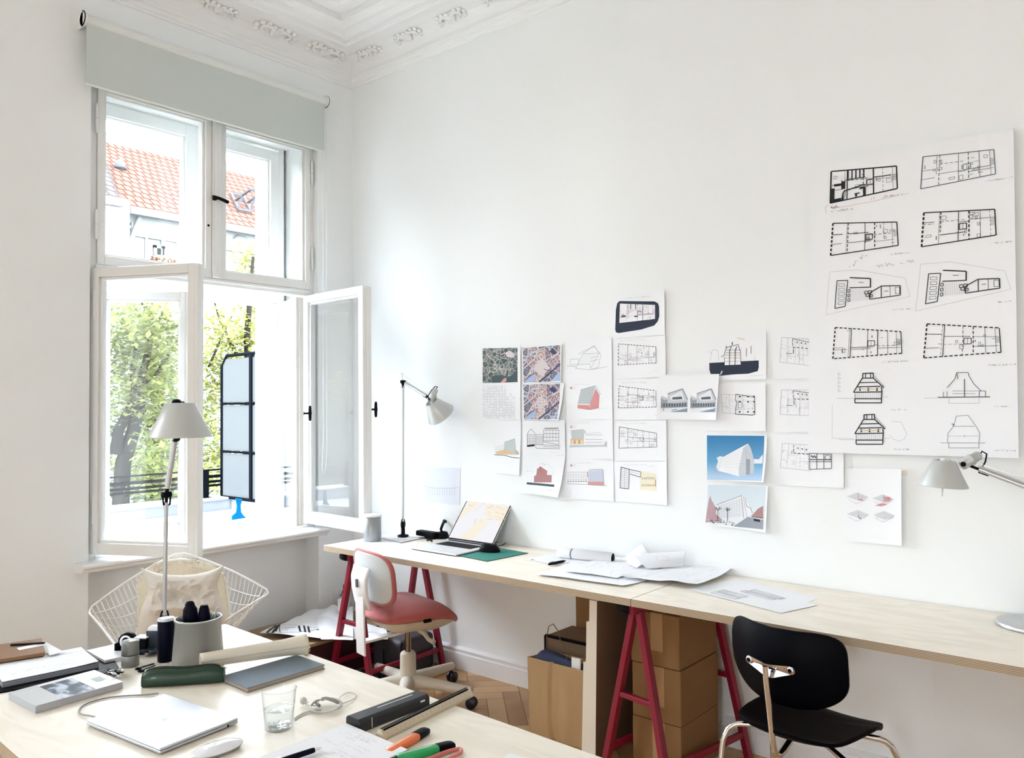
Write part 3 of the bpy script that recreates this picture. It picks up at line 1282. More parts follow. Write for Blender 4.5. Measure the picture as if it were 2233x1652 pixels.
def outline(th):
    """superellipse outline of the seat (depth, side)"""
    c, s = math.cos(th), math.sin(th)
    e = .62
    a = math.copysign(abs(c) ** e, c)
    q = math.copysign(abs(s) ** e, s)
    wid = .222 - .022 * max(0, -a)
    return a * .218 + .002, q * wid


def seat_pt(u, v, top=True):
    th = u * 2 * PI
    a, s = outline(th)
    r = v
    a2, s2 = a * r, s * r
    z = seat_prof(a2)
    side = (s2 / .22) ** 2
    if top:
        z += .018 * side + .052 * (1 - r ** 6) * (1 - .45 * r ** 2) - .012 * (1 - min(1, (s2 / .12) ** 2)) * 0
    else:
        z -= .020 + .0 * side
    return tc_(a2, s2, z)


b = MB()
b.grid(lambda u, v: seat_pt(u, v, True), 48, 14, cu_=True)
b.grid(lambda u, v: seat_pt(u, 1.0, True) * (1 - v) + seat_pt(u, .985, False) * v + (seat_pt(u, 1, True) - tc_(0, 0, .47)).normalized() * (.006 * math.sin(PI * v)), 48, 5, cu_=True)
b.grid(lambda u, v: seat_pt(u, .985 * (1 - v), False), 48, 4, cu_=True)
b.build('seat_cushion', PINKF, tch, weld=True)


def under_pt(u, v):
    th = u * 2 * PI
    a, s = outline(th)
    r = .975 * (1 - v * .86)
    z0_ = seat_prof(a * .975) - .016 + .004 * (s / .22) ** 2
    depth = .085 * (1 - (1 - v) ** 1.7)
    return tc_(a * r - .02 * v, s * r, z0_ * (1 - v) + .355 * v - 0 * depth + .02 * math.sin(PI * v) * -1)


b = MB()
b.grid(under_pt, 48, 12, cu_=True)
b.face([under_pt(k / 48, 1) for k in range(48)])
b.grid(lambda u, v: seat_pt(u, .985 * (1 - v), False) - V((0, 0, .002)), 48, 2, cu_=True)
b.build('seat_shell', GREYP, tch)
b = MB()
q = tc_(-.02, .222, .452)
b.tube([q - Fd * .022, q - Fd * .018, q + Fd * .018, q + Fd * .022], [.004, .009, .009, .004], 12)
b.build('adjuster_button', BLACKP, tch)
b = MB()
q = tc_(.03, .05, .365)
b.tube([q, q + Sd * .06 + V((0, 0, -.006)), q + Sd * .10 + V((0, 0, -.028)), q + Sd * .135 + Fd * .01 + V((0, 0, -.036))], [.012, .012, .010, .0125], 12)
b.build('height_lever', GREYP, tch)


# backrest: rounded shell, curved round the sitter; cushion inside with a rim that shows
def back_pt(u, v, off, shrink=1.0):
    th = u * 2 * PI
    c, s = math.cos(th), math.sin(th)
    e = .55
    x = math.copysign(abs(c) ** e, c) * .20 * shrink * v
    z = math.copysign(abs(s) ** e, s) * .128 * shrink * v
    curve = .55 * x * x * 1.4                    # sides wrap forward
    lean = -.10 * z
    return tc_(-.225 + curve + lean + off, x, .655 + z)


b = MB()
b.grid(lambda u, v: back_pt(u, v, 0.0, .97), 48, 10, cu_=True)
b.grid(lambda u, v: back_pt(u, 1, .016 * v, .97), 48, 2, cu_=True)
b.build('back_shell', SHELLW, tch, weld=True)
b = MB()
b.grid(lambda u, v: back_pt(u, v, .016 + .026 * (1 - v ** 4), 1.0), 48, 10, cu_=True)
b.grid(lambda u, v: back_pt(u, 1 + .035 * math.sin(PI * v), .016 * (1 - v) - .002 * v, 1.0), 48, 5, cu_=True)
b.grid(lambda u, v: back_pt(u, 1.0 - .05 * v, -.002, 1.0), 48, 2, cu_=True)
b.build('back_cushion', PINKF, tch, weld=True)
# carrier bracket behind the shell and bar down to the seat
b = MB()


def brk(u, v):
    z = .712 - .205 * u
    w_ = .082 * (1 - .12 * u)
    x = (v - .5) * 2 * w_ - .0
    off = -.262 - .012 * math.sin(PI * u) + .05 * max(0, .25 - u) - .006 * (1 - (2 * v - 1) ** 2)
    return tc_(off - .10 * (z - .655), x, z)


b.grid(brk, 16, 8)
b.build('back_bracket', WHITEP, tch, solid=.008)
b = MB()
b.bar(tc_(-.284, 0, .655), tc_(-.282, 0, .615), .014, .012, Fd)
b.build('bracket_lock', mat('grey_lock', (88, 92, 98), .4), tch)
b = MB()
b.bar(tc_(-.268, 0, .58), tc_(-.262, 0, .285), .086, .010, Fd)
b.bar(tc_(-.262, 0, .345), tc_(-.03, 0, .355), .05, .012, Sd.cross(Fd))
b.build('back_bar', WHITEP, tch, bevel=.003)

# ================================================================ black shell chair on a chrome frame
BKW = mat('black_stained_plywood', (1, 2, 9), .5, spec=.07)
BF = V((.17, .985, 0))
BS = V((.985, -.17, 0))
BO = V((3.165, -.665, 0))


def bc(a, s, z):
    return BO + BF * a + BS * s + V((0, 0, z))


bch = thing('shell_chair', 'black plywood shell chair with chrome legs pushed under the desk', 'chair', BO)


def sshape(u, v, dz):
    """saddle seat: rounded outline broader at the front, sides turned up, rear edge lifted"""
    th = u * 2 * PI
    c, s = math.cos(th), math.sin(th)
    e = .68
    a = math.copysign(abs(c) ** e, c) * .222
    q = math.copysign(abs(s) ** e, s)
    wd = .196 + .012 * (a / .205)
    a *= v
    x = q * wd * v
    z = .448 + .030 * (abs(x) / .2) ** 2 * (1 if a < .1 else .6) - .05 * max(0, (a - .12) / .09) ** 2 * .35 + .030 * max(0, (-a - .1) / .1) ** 2 - .006
    return bc(a, x, z + dz)


b = MB()
b.grid(lambda u, v: sshape(u, v, 0), 48, 12, cu_=True)
b.grid(lambda u, v: sshape(u, 1, -.011 * v), 48, 1, cu_=True)
b.grid(lambda u, v: sshape(u, 1 - v, -.011), 48, 12, cu_=True)
b.build('seat', BKW, bch, weld=True, bevel=.002)


def bshape(u, v, off):
    """back shell: broad, top edge flatter, lower edge rounder, wrapped round the sitter"""
    th = u * 2 * PI
    c, s = math.cos(th), math.sin(th)
    e = .48 if s > 0 else .72
    x = math.copysign(abs(c) ** e, c) * .203 * v
    z = math.copysign(abs(s) ** e, s) * .125 * v
    z += -.022 * (x / .2) ** 2 * (s > 0) * 0 + .012 * (abs(x) / .2) ** 2 * (1 if z > 0 else -.2)
    x *= 1 - .10 * max(0, -z / .125) ** 2
    wrap = .095 * (x / .2) ** 2
    return bc(-.215 + wrap + off - .16 * z + .25 * z * z / .125, x, .668 + z)


b = MB()
b.grid(lambda u, v: bshape(u, v, 0), 56, 12, cu_=True)
b.grid(lambda u, v: bshape(u, 1, .011 * v), 56, 1, cu_=True)
b.grid(lambda u, v: bshape(u, 1 - v, .011), 56, 12, cu_=True)
b.build('backrest', BKW, bch, weld=True, bevel=.002)
# T bracket with two bolts
b = MB()


def tb(x, z):
    xx = x
    return bc(-.215 + .085 * (xx / .2) ** 2 - .16 * z - .005, xx, .668 + z)


ol = []
for k in range(9):
    a = R(90 + k * 22.5)
    ol.append((-.072 + .013 * math.cos(a), .012 + .013 * math.sin(a)))
ol += [(-.012, -.024), (.012, -.024)]
for k in range(9):
    a = R(-90 + k * 22.5)
    ol.append((.072 + .013 * math.cos(a), .012 + .013 * math.sin(a)))
ol += [(.012, .018), (-.012, .018)]
fr = [tb(x, z) for x, z in ol]
bk = [p - BF * .006 for p in fr]
b.face(bk)
b.face(list(reversed(fr)))
for i in range(len(fr)):
    j = (i + 1) % len(fr)
    b.face([fr[i], fr[j], bk[j], bk[i]])
brp = b.build('back_bracket', CHROME, bch, bevel=.001)
for s in (-1, 1):
    b = MB()
    q = tb(s * .072, .012) - BF * .005
    b.lathe([(.011, 0), (.011, .0035), (.007, .0045)], q, -BF, 18, 0)
    b.lathe([(.007, .0045), (.0065, .0022), (0, .0022)], q, -BF, 18, 1)
    b.build('bolt', [CHROME, BLACKM], brp)
b = MB()
up = [bc(-.238, 0, .682), bc(-.236, 0, .64), bc(-.226, .002, .56), bc(-.214, .004, .46), bc(-.206, .005, .42), bc(-.196, .005, .400), bc(-.175, .005, .393), bc(-.15, .004, .400), bc(-.10, .003, .424), bc(.05, .0, .428)]
b.tube(up, .0098, 14)
b.build('back_post', CHROME, bch)
# legs: four splayed tubes bending under the seat
for sa, ss in ((-1, -1), (-1, 1), (1, -1), (1, 1)):
    b = MB()
    q0 = bc(sa * .02, ss * .02, .426)
    q1 = bc(sa * .085, ss * .13, .424)
    q2 = bc(sa * .115, ss * .185, .418)
    q3 = bc(sa * .135, ss * .213, .398)
    q4 = bc(sa * .148, ss * .226, .36)
    q5 = bc(sa * .195, ss * .245, .012)
    b.tube([q0, q1, q2, (q2 + q3) / 2 + V((0, 0, .004)), q3, q4, q5], .0095, 12)
    lg = b.build('leg', CHROME, bch)
    b = MB()
    b.tube([q5, q5 + V((0, 0, -.012))], .012, 12)
    b.build('foot_cap', BLACKP, lg)

# ================================================================ white wire armchair
WIREW = mat('white_coated_wire', (240, 242, 242), .35)
wc = thing('wire_chair', 'white diamond shaped wire mesh armchair below the window', 'chair', (.75, -1.55, 0))
Lp, Rp, Tp, Bp = atd(189, 1331, 3.45), atd(592, 1291, 3.56), atd(392, 1203, 3.74), V((1.02, -1.86, .43))
cc = (Lp + Rp + Tp + Bp) / 4
deep = V((-.30, .36, -.86)).normalized()


def wsurf(u, v):
    """u along L->T / B->R, v along L->B / T->R"""
    p = Lp * (1 - u) * (1 - v) + Tp * u * (1 - v) + Bp * (1 - u) * v + Rp * u * v
    k = (16 * u * (1 - u) * v * (1 - v))
    e = 4 * (u * (1 - u) * (1 - v) ** 3 + u * (1 - u) * v ** 3 + v * (1 - v) * (1 - u) ** 3 + v * (1 - v) * u ** 3)
    return p + deep * (.34 * k ** .8) + V((0, 0, .018)) * e


b = MB()
NW = 22
for k in range(1, NW):
    t = k / NW
    b.tube([wsurf(t, j / 24) for j in range(25)], .0024, 6)
    b.tube([wsurf(j / 24, t) for j in range(25)], .0024, 6)
b.build('wire_mesh', WIREW, wc, recalc=False)
b = MB()


def rim():
    pts = []
    c_ = .05
    n = 14
    for (ua, va, ub, vb) in ((0, 0, 1, 0), (1, 0, 1, 1), (1, 1, 0, 1), (0, 1, 0, 0)):
        for j in range(n + 1):
            t = c_ + (1 - 2 * c_) * j / n
            pts.append(wsurf(ua + (ub - ua) * t, va + (vb - va) * t))
        # rounded tip
        ue, ve = ub, vb
        iu = c_ * .34 if ub == 0 else 1 - c_ * .34
        iv = c_ * .34 if vb == 0 else 1 - c_ * .34
        pts.append(wsurf(iu, iv))
    return pts


b.tube(rim(), .0046, 8, closed=True)
b.build('rim', WIREW, wc, recalc=False)
ctr = V((.80, -1.60, 0))
for s in (-1, 1):
    b = MB()
    sv = V((.767, .641, 0)) * s
    fv = V((.641, -.767, 0))
    pts = [ctr + sv * .16 + V((0, 0, .30)), ctr + sv * .26 + fv * .2 + V((0, 0, .30)), ctr + sv * .30 + fv * .27 + V((0, 0, .02)), ctr + sv * .30 + fv * .24 + V((0, 0, .009)),
           ctr + sv * .30 - fv * .26 + V((0, 0, .009)), ctr + sv * .30 - fv * .29 + V((0, 0, .02)), ctr + sv * .24 - fv * .2 + V((0, 0, .30)), ctr + sv * .16 + V((0, 0, .30))]
    b.tube(pts, .008, 10)
    b.build('leg_frame', WIREW, wc)

# sheepskin over the back of it
FLEECE = mat('cream_fleece', (238, 231, 212), .95, var=.06, scale=30, bump=.6, bscale=55, sheen=.4)
from mathutils import noise as NZ


def fleece(u, v):
    # u across, v from the seat up, over the rim and down behind
    x = 2 * u - 1
    bk = V((-.64, .77, 0))
    k = .40 + .80 * v
    t = x * (.27 - .06 * v)
    U, W2 = k + t, 1 - k + t
    e = .35 * (max(0, U - .97) + max(0, .03 - W2)) + 1.1 * max(0, k - 1.03)
    p = wsurf(min(.97, max(.03, U)), min(.97, max(.03, W2)))
    p = p - deep * (.050 * max(0, 1 - 4 * e) * (1 - .5 * abs(x) ** 3)) + bk * (.30 * min(e, .12) + .05 * e) - UPV * (.20 * e + 1.6 * e * e)
    g_ = math.exp(-((k - .98) / .16) ** 2)
    p = p + UPV * (g_ * (.022 + .085 * x * x * (1 - abs(x) ** 8))) - deep * (.03 * g_ * (1 - x * x)) + bk * (-.06 * g_ * x * x)
    w_ = max(0, 1 - abs(x) ** 6)
    nn = NZ.noise(V((p.x * 24, p.y * 24, p.z * 24)))
    n2 = NZ.noise(V((p.x * 85, p.y * 85, p.z * 85)))
    p = p - deep * (.016 * nn * w_ + .009 * n2)
    if p.z > .755:
        p.z = .755 + .036 * (1 - math.exp(-(p.z - .755) / .036))
    return p


UPV = V((0, 0, 1))
b = MB()
b.grid(fleece, 90, 120)
fl = b.build('sheepskin', FLEECE, solid=.02)
tag(fl, 'cream sheepskin draped over the back of the white wire chair', 'sheepskin')

# canvas cushion propped in it
CANV = mat('natural_canvas', (224, 217, 207), .9, var=.03, scale=60, bump=.08, bscale=400)
q1, q2, q3, q4 = atd(304, 1236, 3.36), atd(491, 1231, 3.46), atd(500, 1392, 3.38), atd(296, 1400, 3.28)
nf = (q2 - q1).cross(q4 - q1).normalized()
if nf.dot(CAM - q1) < 0:
    nf = -nf


def cush(u, v, side):
    p = q1 * (1 - u) * (1 - v) + q2 * u * (1 - v) + q4 * (1 - u) * v + q3 * u * v
    a = abs(2 * u - 1)
    c_ = abs(2 * v - 1)
    th = .075 * (max(0, 1 - a ** 3.0) * max(0, 1 - c_ ** 3.0)) ** .55
    # edges drawn in between the ears
    p = p + (q4 - q1).normalized() * (.038 * (1 - a ** 2.2) * (1 - v) ** 2.5) - (q4 - q1).normalized() * (.02 * (1 - a * a) * v ** 3)
    p = p + (q2 - q1).normalized() * ((.034 if u < .5 else -.034) * (math.exp(-((v - .30) / .22) ** 2) * .9 + .25 * (1 - c_ ** 2)) * a ** 3)
    d = th * side
    if side > 0:
        # creases falling from the dented upper part
        dent = math.exp(-((u - .56) / .33) ** 2 - ((v - .34) / .20) ** 2)
        fold = abs(NZ.noise(V((u * 5 + v * 3.2, v * 6 - u * 3, 3.1))))
        f2 = abs(NZ.noise(V((u * 9 - v * 5, v * 11 + u * 4, 7.7))))
        d -= .042 * dent
        d += (.5 - fold) * .050 * math.exp(-((v - .36) / .26) ** 2) * (1 - a ** 4) + (.5 - f2) * .022 * math.exp(-((v - .35) / .25) ** 2) * (1 - a ** 4)
        d += .030 * math.exp(-((v - .58) / .07) ** 2) * (1 - a ** 2)
    return p + nf * d


b = MB()
b.grid(lambda u, v: cush(u, v, 1), 80, 80)
b.grid(lambda u, v: cush(u, v, -.8), 30, 30)
cus = b.build('cushion', CANV)
tag(cus, 'creased natural canvas cushion propped in the white wire chair', 'cushion')

# green bottle standing behind the chair
pb = V((.36, -1.12, 0))
b = MB()
b.lathe([(0, 0), (.05, .0), (.055, .01), (.055, .30), (.045, .36), (.02, .42), (.016, .50), (0, .505)], pb, n=24)
tag(b.build('bottle', mat('green_glass', (64, 140, 92), .15, spec=.6)), 'green bottle standing on the floor behind the wire chair', 'bottle')

# ================================================================ under the desk
# three cartons


def carton(z0_, h, label, dx=0):
    c = thing('carton', label, 'box', (2.48 + dx, -.30, z0_), 'cardboard boxes stacked under the desk')
    b = MB()
    b.box((2.366 + dx, -.455, z0_), (2.588 + dx, -.125, z0_ + h - .003))
    b.build('body', CARDB, c, bevel=.003)
    b = MB()
    b.box((2.46 + dx, -.4562, z0_ + .06), (2.515 + dx, -.4545, z0_ + h - .003))
    b.box((2.46 + dx, -.4562, z0_ + h - .0035), (2.515 + dx, -.126, z0_ + h - .0018))
    b.build('tape', mat('packing_tape', (170, 134, 92), .3), c)
    return c


carton(0, .218, 'brown cardboard box, lowest of the stack behind the red trestle')
carton(.218, .220, 'brown cardboard box, middle of the stack behind the red trestle', .002)
carton(.438, .214, 'brown cardboard box, topmost of the stack under the desk join', -.002)


# upright boards beside them
CREAMB = mat('cream_board_edge', (228, 222, 208), .7)
BRB = mat('grey_brown_board', (122, 98, 76), .8)


def board(name, label, x0, x1, y0, y1, z1, m0, lean=0.0, m1=None):
    b = MB()
    vs = [V((x0, y0, 0)), V((x1, y0, 0)), V((x1, y1, 0)), V((x0, y1, 0))]
    vt = [v + V((lean, 0, z1)) for v in vs]
    b.face(list(reversed(vs)))
    b.face(vt)
    for i in range(4):
        j = (i + 1) % 4
        b.face([vs[i], vs[j], vt[j], vt[i]], 1 if (m1 and i == 1) else 0)
    return tag(b.build(name, [m0] + ([m1] if m1 else []), recalc=False), label, 'board')


board('panel', 'cream edged upright panel standing beside the stacked boxes', 2.182, 2.220, -.515, -.06, .672, CREAMB, .018, BRB)
board('panel', 'thin white panel behind the paper bag, shorter than its neighbour', 2.160, 2.179, -.505, -.10, .575, CREAMB, .016)
board('panel', 'low white panel, outermost of the boards beside the bag', 2.140, 2.158, -.50, -.12, .40, CREAMB, .014)
board('cardboard_sheet', 'large brown cardboard sheet leaning on the wall behind the paper bag', 1.80, 2.13, -.055, -.035, .70, CARDB)
b = MB()
b.box((1.80, -.30, 0), (2.115, -.09, .405))
f = b.build('portfolio_box', mat('dark_edged_board', (120, 98, 76), .8), bevel=.003)
tag(f, 'grey brown portfolio box standing behind the paper bag', 'box')
b = MB()
for p_, q_ in (((1.80, -.302, .405), (2.115, -.302, .405)), ((1.80, -.302, 0), (1.80, -.302, .405)), ((2.115, -.302, .405), (2.115, -.09, .405))):
    b.bar(p_, q_, .012, .012)
b.build('edge_binding', BLACKP, f)

# paper carrier bag
bag = thing('paper_bag', 'brown paper carrier bag filled with dark blue paper', 'bag', (1.97, -.39, 0))
bx0, bx1, by0, by1, bh = 1.818, 2.118, -.452, -.325, .345


def bagpt(u, z):
    """perimeter u 0..1 at height z"""
    per = [(bx0, by0), (bx1, by0), (bx1, by1), (bx0, by1)]
    L = [bx1 - bx0, by1 - by0, bx1 - bx0, by1 - by0]
    t = u * sum(L)
    for i in range(4):
        if t <= L[i] or i == 3:
            a, c = V(per[i] + (0,)), V(per[(i + 1) % 4] + (0,))
            k = min(1, t / L[i])
            p = a.lerp(c, k)
            n_ = [V((0, -1, 0)), V((1, 0, 0)), V((0, 1, 0)), V((-1, 0, 0))][i]
            w_ = math.sin(PI * k)
            h = z / bh
            bow = (.016 * math.sin(PI * h) - .004) * w_
            cr_ = abs(NZ.noise(V((p.x * 11, p.y * 11 + 3, z * 5)))) * .034 * w_ * (1.15 - h)
            crease = -.014 * math.exp(-((k - .44) / .022) ** 2) * (i in (0,)) + (-.020 * w_ * h if i in (1, 3) else 0)
            fl_ = .012 * h
            out = V((p.x - 1.968, p.y + .388, 0)).normalized()
            return V((p.x, p.y, z)) + n_ * (bow + cr_ + crease) + out * fl_ * .6
        t -= L[i]


b = MB()
b.grid(lambda u, v: bagpt(u, v * bh), 120, 34, cu_=True)
b.face([bagpt(k / 60, 0) for k in range(60)])
b.build('bag_body', KRAFT, bag, solid=.0012)
for y, nm in ((by0 + .01, 0), (by1 - .01, 1)):
    b = MB()
    xm = 1.875 if nm else 2.055
    hh = .135 if nm else -.0
    if nm:
        b.tube([(xm - .045, y, bh - .05), (xm - .045, y, bh + .06), (xm - .032, y, bh + .115), (xm - .005, y, bh + .132), (xm + .025, y, bh + .10), (xm + .045, y, bh + .03), (xm + .05, y, bh - .05)], .0022, 8)
    else:
        b.tube([(xm - .05, y, bh - .05), (xm - .045, y + .02, bh + .03), (xm - .01, y + .05, bh + .045), (xm + .03, y + .05, bh + .03), (xm + .05, y, bh - .05)], .0022, 8)
    b.build('handle', mat('paper_cord', (120, 96, 70), .8), bag)
NAVYPP = mat('dark_blue_paper', (40, 52, 84), .7)
for k in range(7):
    b = MB()
    yy = by0 + .022 + k * .013

    def pg(u, v, yy=yy, k=k):
        x = bx0 + .02 + u * (bx1 - bx0 - .045)
        return V((x, yy + .006 * math.sin(u * 5 + k), .02 + v * (bh - .012 + .014 * math.sin(PI * u + k * .3) - k * .001)))
    b.grid(pg, 12, 6)
    tag(b.build('paper_sheet', NAVYPP, solid=.002), 'dark blue paper sheet standing in the brown carrier bag', 'paper', 'dark blue sheets in the bag')
b = MB()
b.box((2.05, by0 + .01, .30), (2.095, by0 + .018, .385))
tag(b.build('paper_slip', PAPER), 'small white slip sticking out of the brown carrier bag', 'paper')

# low box with plan sheets beside the window niche
b = MB()
b.box((.03, -.93, 0), (.50, -.14, .205))
low = b.build('low_box', mat('dark_red_box', (62, 26, 32), .6), bevel=.004)
tag(low, 'low dark red box on the floor in the corner by the window', 'box')
b = MB()
b.box((.02, -.95, .205), (.525, -.12, .222))
b.build('lid', mat('box_lid_board', (150, 126, 96), .7), low, bevel=.002)
b = MB()
sc_ = thing('suitcase', 'dark grey case standing on the floor inside the red trestle', 'case', (.7, -.21, 0))
b.box((.585, -.345, 0), (.832, -.085, .205))
b.build('shell', mat('dark_grey_case', (58, 54, 60), .6), sc_, bevel=.03, bseg=5)
b = MB()
b.tube([(.834, -.347, .02), (.834, -.347, .18), (.834, -.34, .2)], .004, 6)
b.tube([(.69, -.348, .14), (.70, -.356, .06), (.75, -.356, .025), (.82, -.35, .05)], .003, 6)
b.build('piping', BLACKP, sc_)
b = MB()
b.box((.60, -.585, .0), (.985, -.375, .035))
tag(b.build('storage_bag', mat('deep_blue_fabric', (14, 34, 62), .8), bevel=.012, bseg=3), 'flat deep blue fabric bag on the floor beneath the task chair', 'bag')

# wall socket with plug and its hanging adapter
so = thing('wall_socket', 'white wall socket low on the window wall beside the niche', 'socket', (0, -.12, .29))
b = MB()
b.box((0, -.165, .25), (.009, -.080, .335))
b.build('plate', WHITEP, so, bevel=.004)
b = MB()
b.lathe([(.021, .0105), (.019, .0105), (.018, .003), (0, .003)], (0, -.1225, .2925), (1, 0, 0), 20)
b.build('insert', WHITEP, so)
ad = thing('power_adapter', 'white power adapter hanging with its cable behind the red trestle', 'charger', (.28, -.30, .30))
b = MB()
b.box((.255, -.33, .275), (.285, -.265, .35))
b.build('body', WHITEP, ad, bevel=.006)
b = MB()
b.tube([(.27, -.30, .35), (.25, -.28, .39), (.20, -.24, .41), (.12, -.17, .38), (.03, -.125, .30), (.012, -.1225, .2925)], .0028, 6)
b.tube([(.27, -.30, .276), (.28, -.31, .24), (.33, -.36, .226)], .0028, 6)
b.build('cable', BLACKP, ad)
# ================================================================ printed sheets


class Sheet:
    """a sheet of paper: four corners (top-left, top-right, bottom-right, bottom-left), facing N, lifted by curl(u, v)"""

    def __init__(s, q, N, mats=None, curl=None, nu=10, nv=10, paper=None):
        s.q = [V(p) for p in q]
        s.N = V(N)
        s.curl = curl
        s.mats = [paper or PAPER]
        s.b = MB()
        s.k = 1
        s.w = (s.q[1] - s.q[0]).length
        s.h = (s.q[3] - s.q[0]).length
        if not curl:
            nu = nv = 1
        s.b.grid(lambda u, v: s.P(u, v), nu, nv)

    def P(s, u, v, e=0):
        a, b, c, d = s.q
        p = a * (1 - u) * (1 - v) + b * u * (1 - v) + c * u * v + d * (1 - u) * v
        o = s.curl(u, v) if s.curl else 0
        return p + s.N * (o + e)

    def mi(s, m):
        if m not in s.mats:
            s.mats.append(m)
        return s.mats.index(m)

    def lay(s):
        s.k += 1
        return .00035 + .00004 * min(s.k, 30)

    def line(s, pts, wid, m):
        """polyline in (u, v); wid in metres"""
        e = s.lay()
        mi = s.mi(m)
        for (u0, v0), (u1, v1) in zip(pts[:-1], pts[1:]):
            du, dv = (u1 - u0) * s.w, (v1 - v0) * s.h
            L = math.hypot(du, dv)
            if L < 1e-6:
                continue
            nu, nv = -dv / L * wid / 2 / s.w, du / L * wid / 2 / s.h
            n = max(1, int(L / .022)) if s.curl else 1
            for i in range(n):
                a, b = i / n, (i + 1) / n
                ua, va, ub, vb = u0 + (u1 - u0) * a, v0 + (v1 - v0) * a, u0 + (u1 - u0) * b, v0 + (v1 - v0) * b
                s.b.face([s.P(ua + nu, va + nv, e), s.P(ub + nu, vb + nv, e), s.P(ub - nu, vb - nv, e), s.P(ua - nu, va - nv, e)], mi)

    def dash(s, p, q, wid, m, on=.012, off=.006):
        L = math.hypot((q[0] - p[0]) * s.w, (q[1] - p[1]) * s.h)
        t = 0
        while t < L:
            a, b = t / L, min(L, t + on) / L
            s.line([(p[0] + (q[0] - p[0]) * a, p[1] + (q[1] - p[1]) * a), (p[0] + (q[0] - p[0]) * b, p[1] + (q[1] - p[1]) * b)], wid, m)
            t += on + off

    def poly(s, pts, m, n=0):
        e = s.lay()
        mi = s.mi(m)
        if not s.curl:
            s.b.face([s.P(u, v, e) for u, v in pts], mi)
            return
        # cut along the sheet's own grid so that the ink follows its curl
        import bmesh
        bm = bmesh.new()
        bm.faces.new([bm.verts.new((u, v, 0)) for u, v in pts])
        for ax in (0, 1):
            lo, hi = min(p[ax] for p in pts), max(p[ax] for p in pts)
            for k in range(1, 24):
                t = k / 24
                if lo < t < hi:
                    g = list(bm.verts) + list(bm.edges) + list(bm.faces)
                    no = (1, 0, 0) if ax == 0 else (0, 1, 0)
                    bmesh.ops.bisect_plane(bm, geom=g, plane_co=(t, t, 0), plane_no=no)
        for f in bm.faces:
            s.b.face([s.P(v.co.x, v.co.y, e) for v in f.verts], mi, True)
        bm.free()

    def rect(s, u0, v0, u1, v1, m, n=1):
        e = s.lay()
        mi = s.mi(m)
        n = 10 if s.curl else 1
        for i in range(n):
            for j in range(n):
                a, b = u0 + (u1 - u0) * i / n, u0 + (u1 - u0) * (i + 1) / n
                c, d = v0 + (v1 - v0) * j / n, v0 + (v1 - v0) * (j + 1) / n
                s.b.face([s.P(a, c, e), s.P(b, c, e), s.P(b, d, e), s.P(a, d, e)], mi, True)

    def box(s, u0, v0, u1, v1, wid, m):
        s.line([(u0, v0), (u1, v0), (u1, v1), (u0, v1), (u0, v0)], wid, m)

    def text(s, u, v, L, m, hgt=.004, seed=0, slope=0.0):
        """a run of small lettering"""
        r = random.Random(seed)
        e = s.lay()
        mi = s.mi(m)
        x = 0
        while x < L:
            cw = hgt * r.uniform(.4, .8)
            if r.random() > .16:
                for _ in range(2):
                    xa, xb = x + r.random() * cw, x + r.random() * cw
                    ya, yb = r.random() * hgt, r.random() * hgt
                    t = hgt * .17
                    P_ = lambda X, Y: s.P(u + X / s.w, v + (Y + slope * X) / s.h, e)
                    s.b.face([P_(xa, ya), P_(xa + t, ya), P_(xb + t, yb), P_(xb, yb)], mi)
            x += cw * 1.15

    def scribble(s, u, v, L, m, hgt=.012, seed=0, slope=0.0, wid=.0012):
        """joined handwriting"""
        r = random.Random(seed)
        pts = []
        x = 0
        while x < L:
            y = r.choice((0, -1, 0, -.55, .1, -.5)) * hgt * r.uniform(.6, 1)
            pts.append((u + x / s.w, v + (y + slope * x) / s.h))
            x += hgt * r.uniform(.14, .34)
            if r.random() < .13:
                if len(pts) > 1:
                    s.line(pts, wid, m)
                pts = []
                x += hgt * .4
        if len(pts) > 1:
            s.line(pts, wid, m)

    def build(s, name, label, cat='drawing', group=None, origin=None):
        o = s.b.build(name, s.mats, recalc=False, origin=origin)
        tag(o, label, cat, group)
        return o


def wallq(px, y=-.0035):
    return [at(x, yy, 'y', y) for x, yy in px]


def deskq(px, z):
    return [at(x, yy, 'z', z) for x, yy in px]


UP = V((0, 0, 1))
# ================================================================ jointed lamps


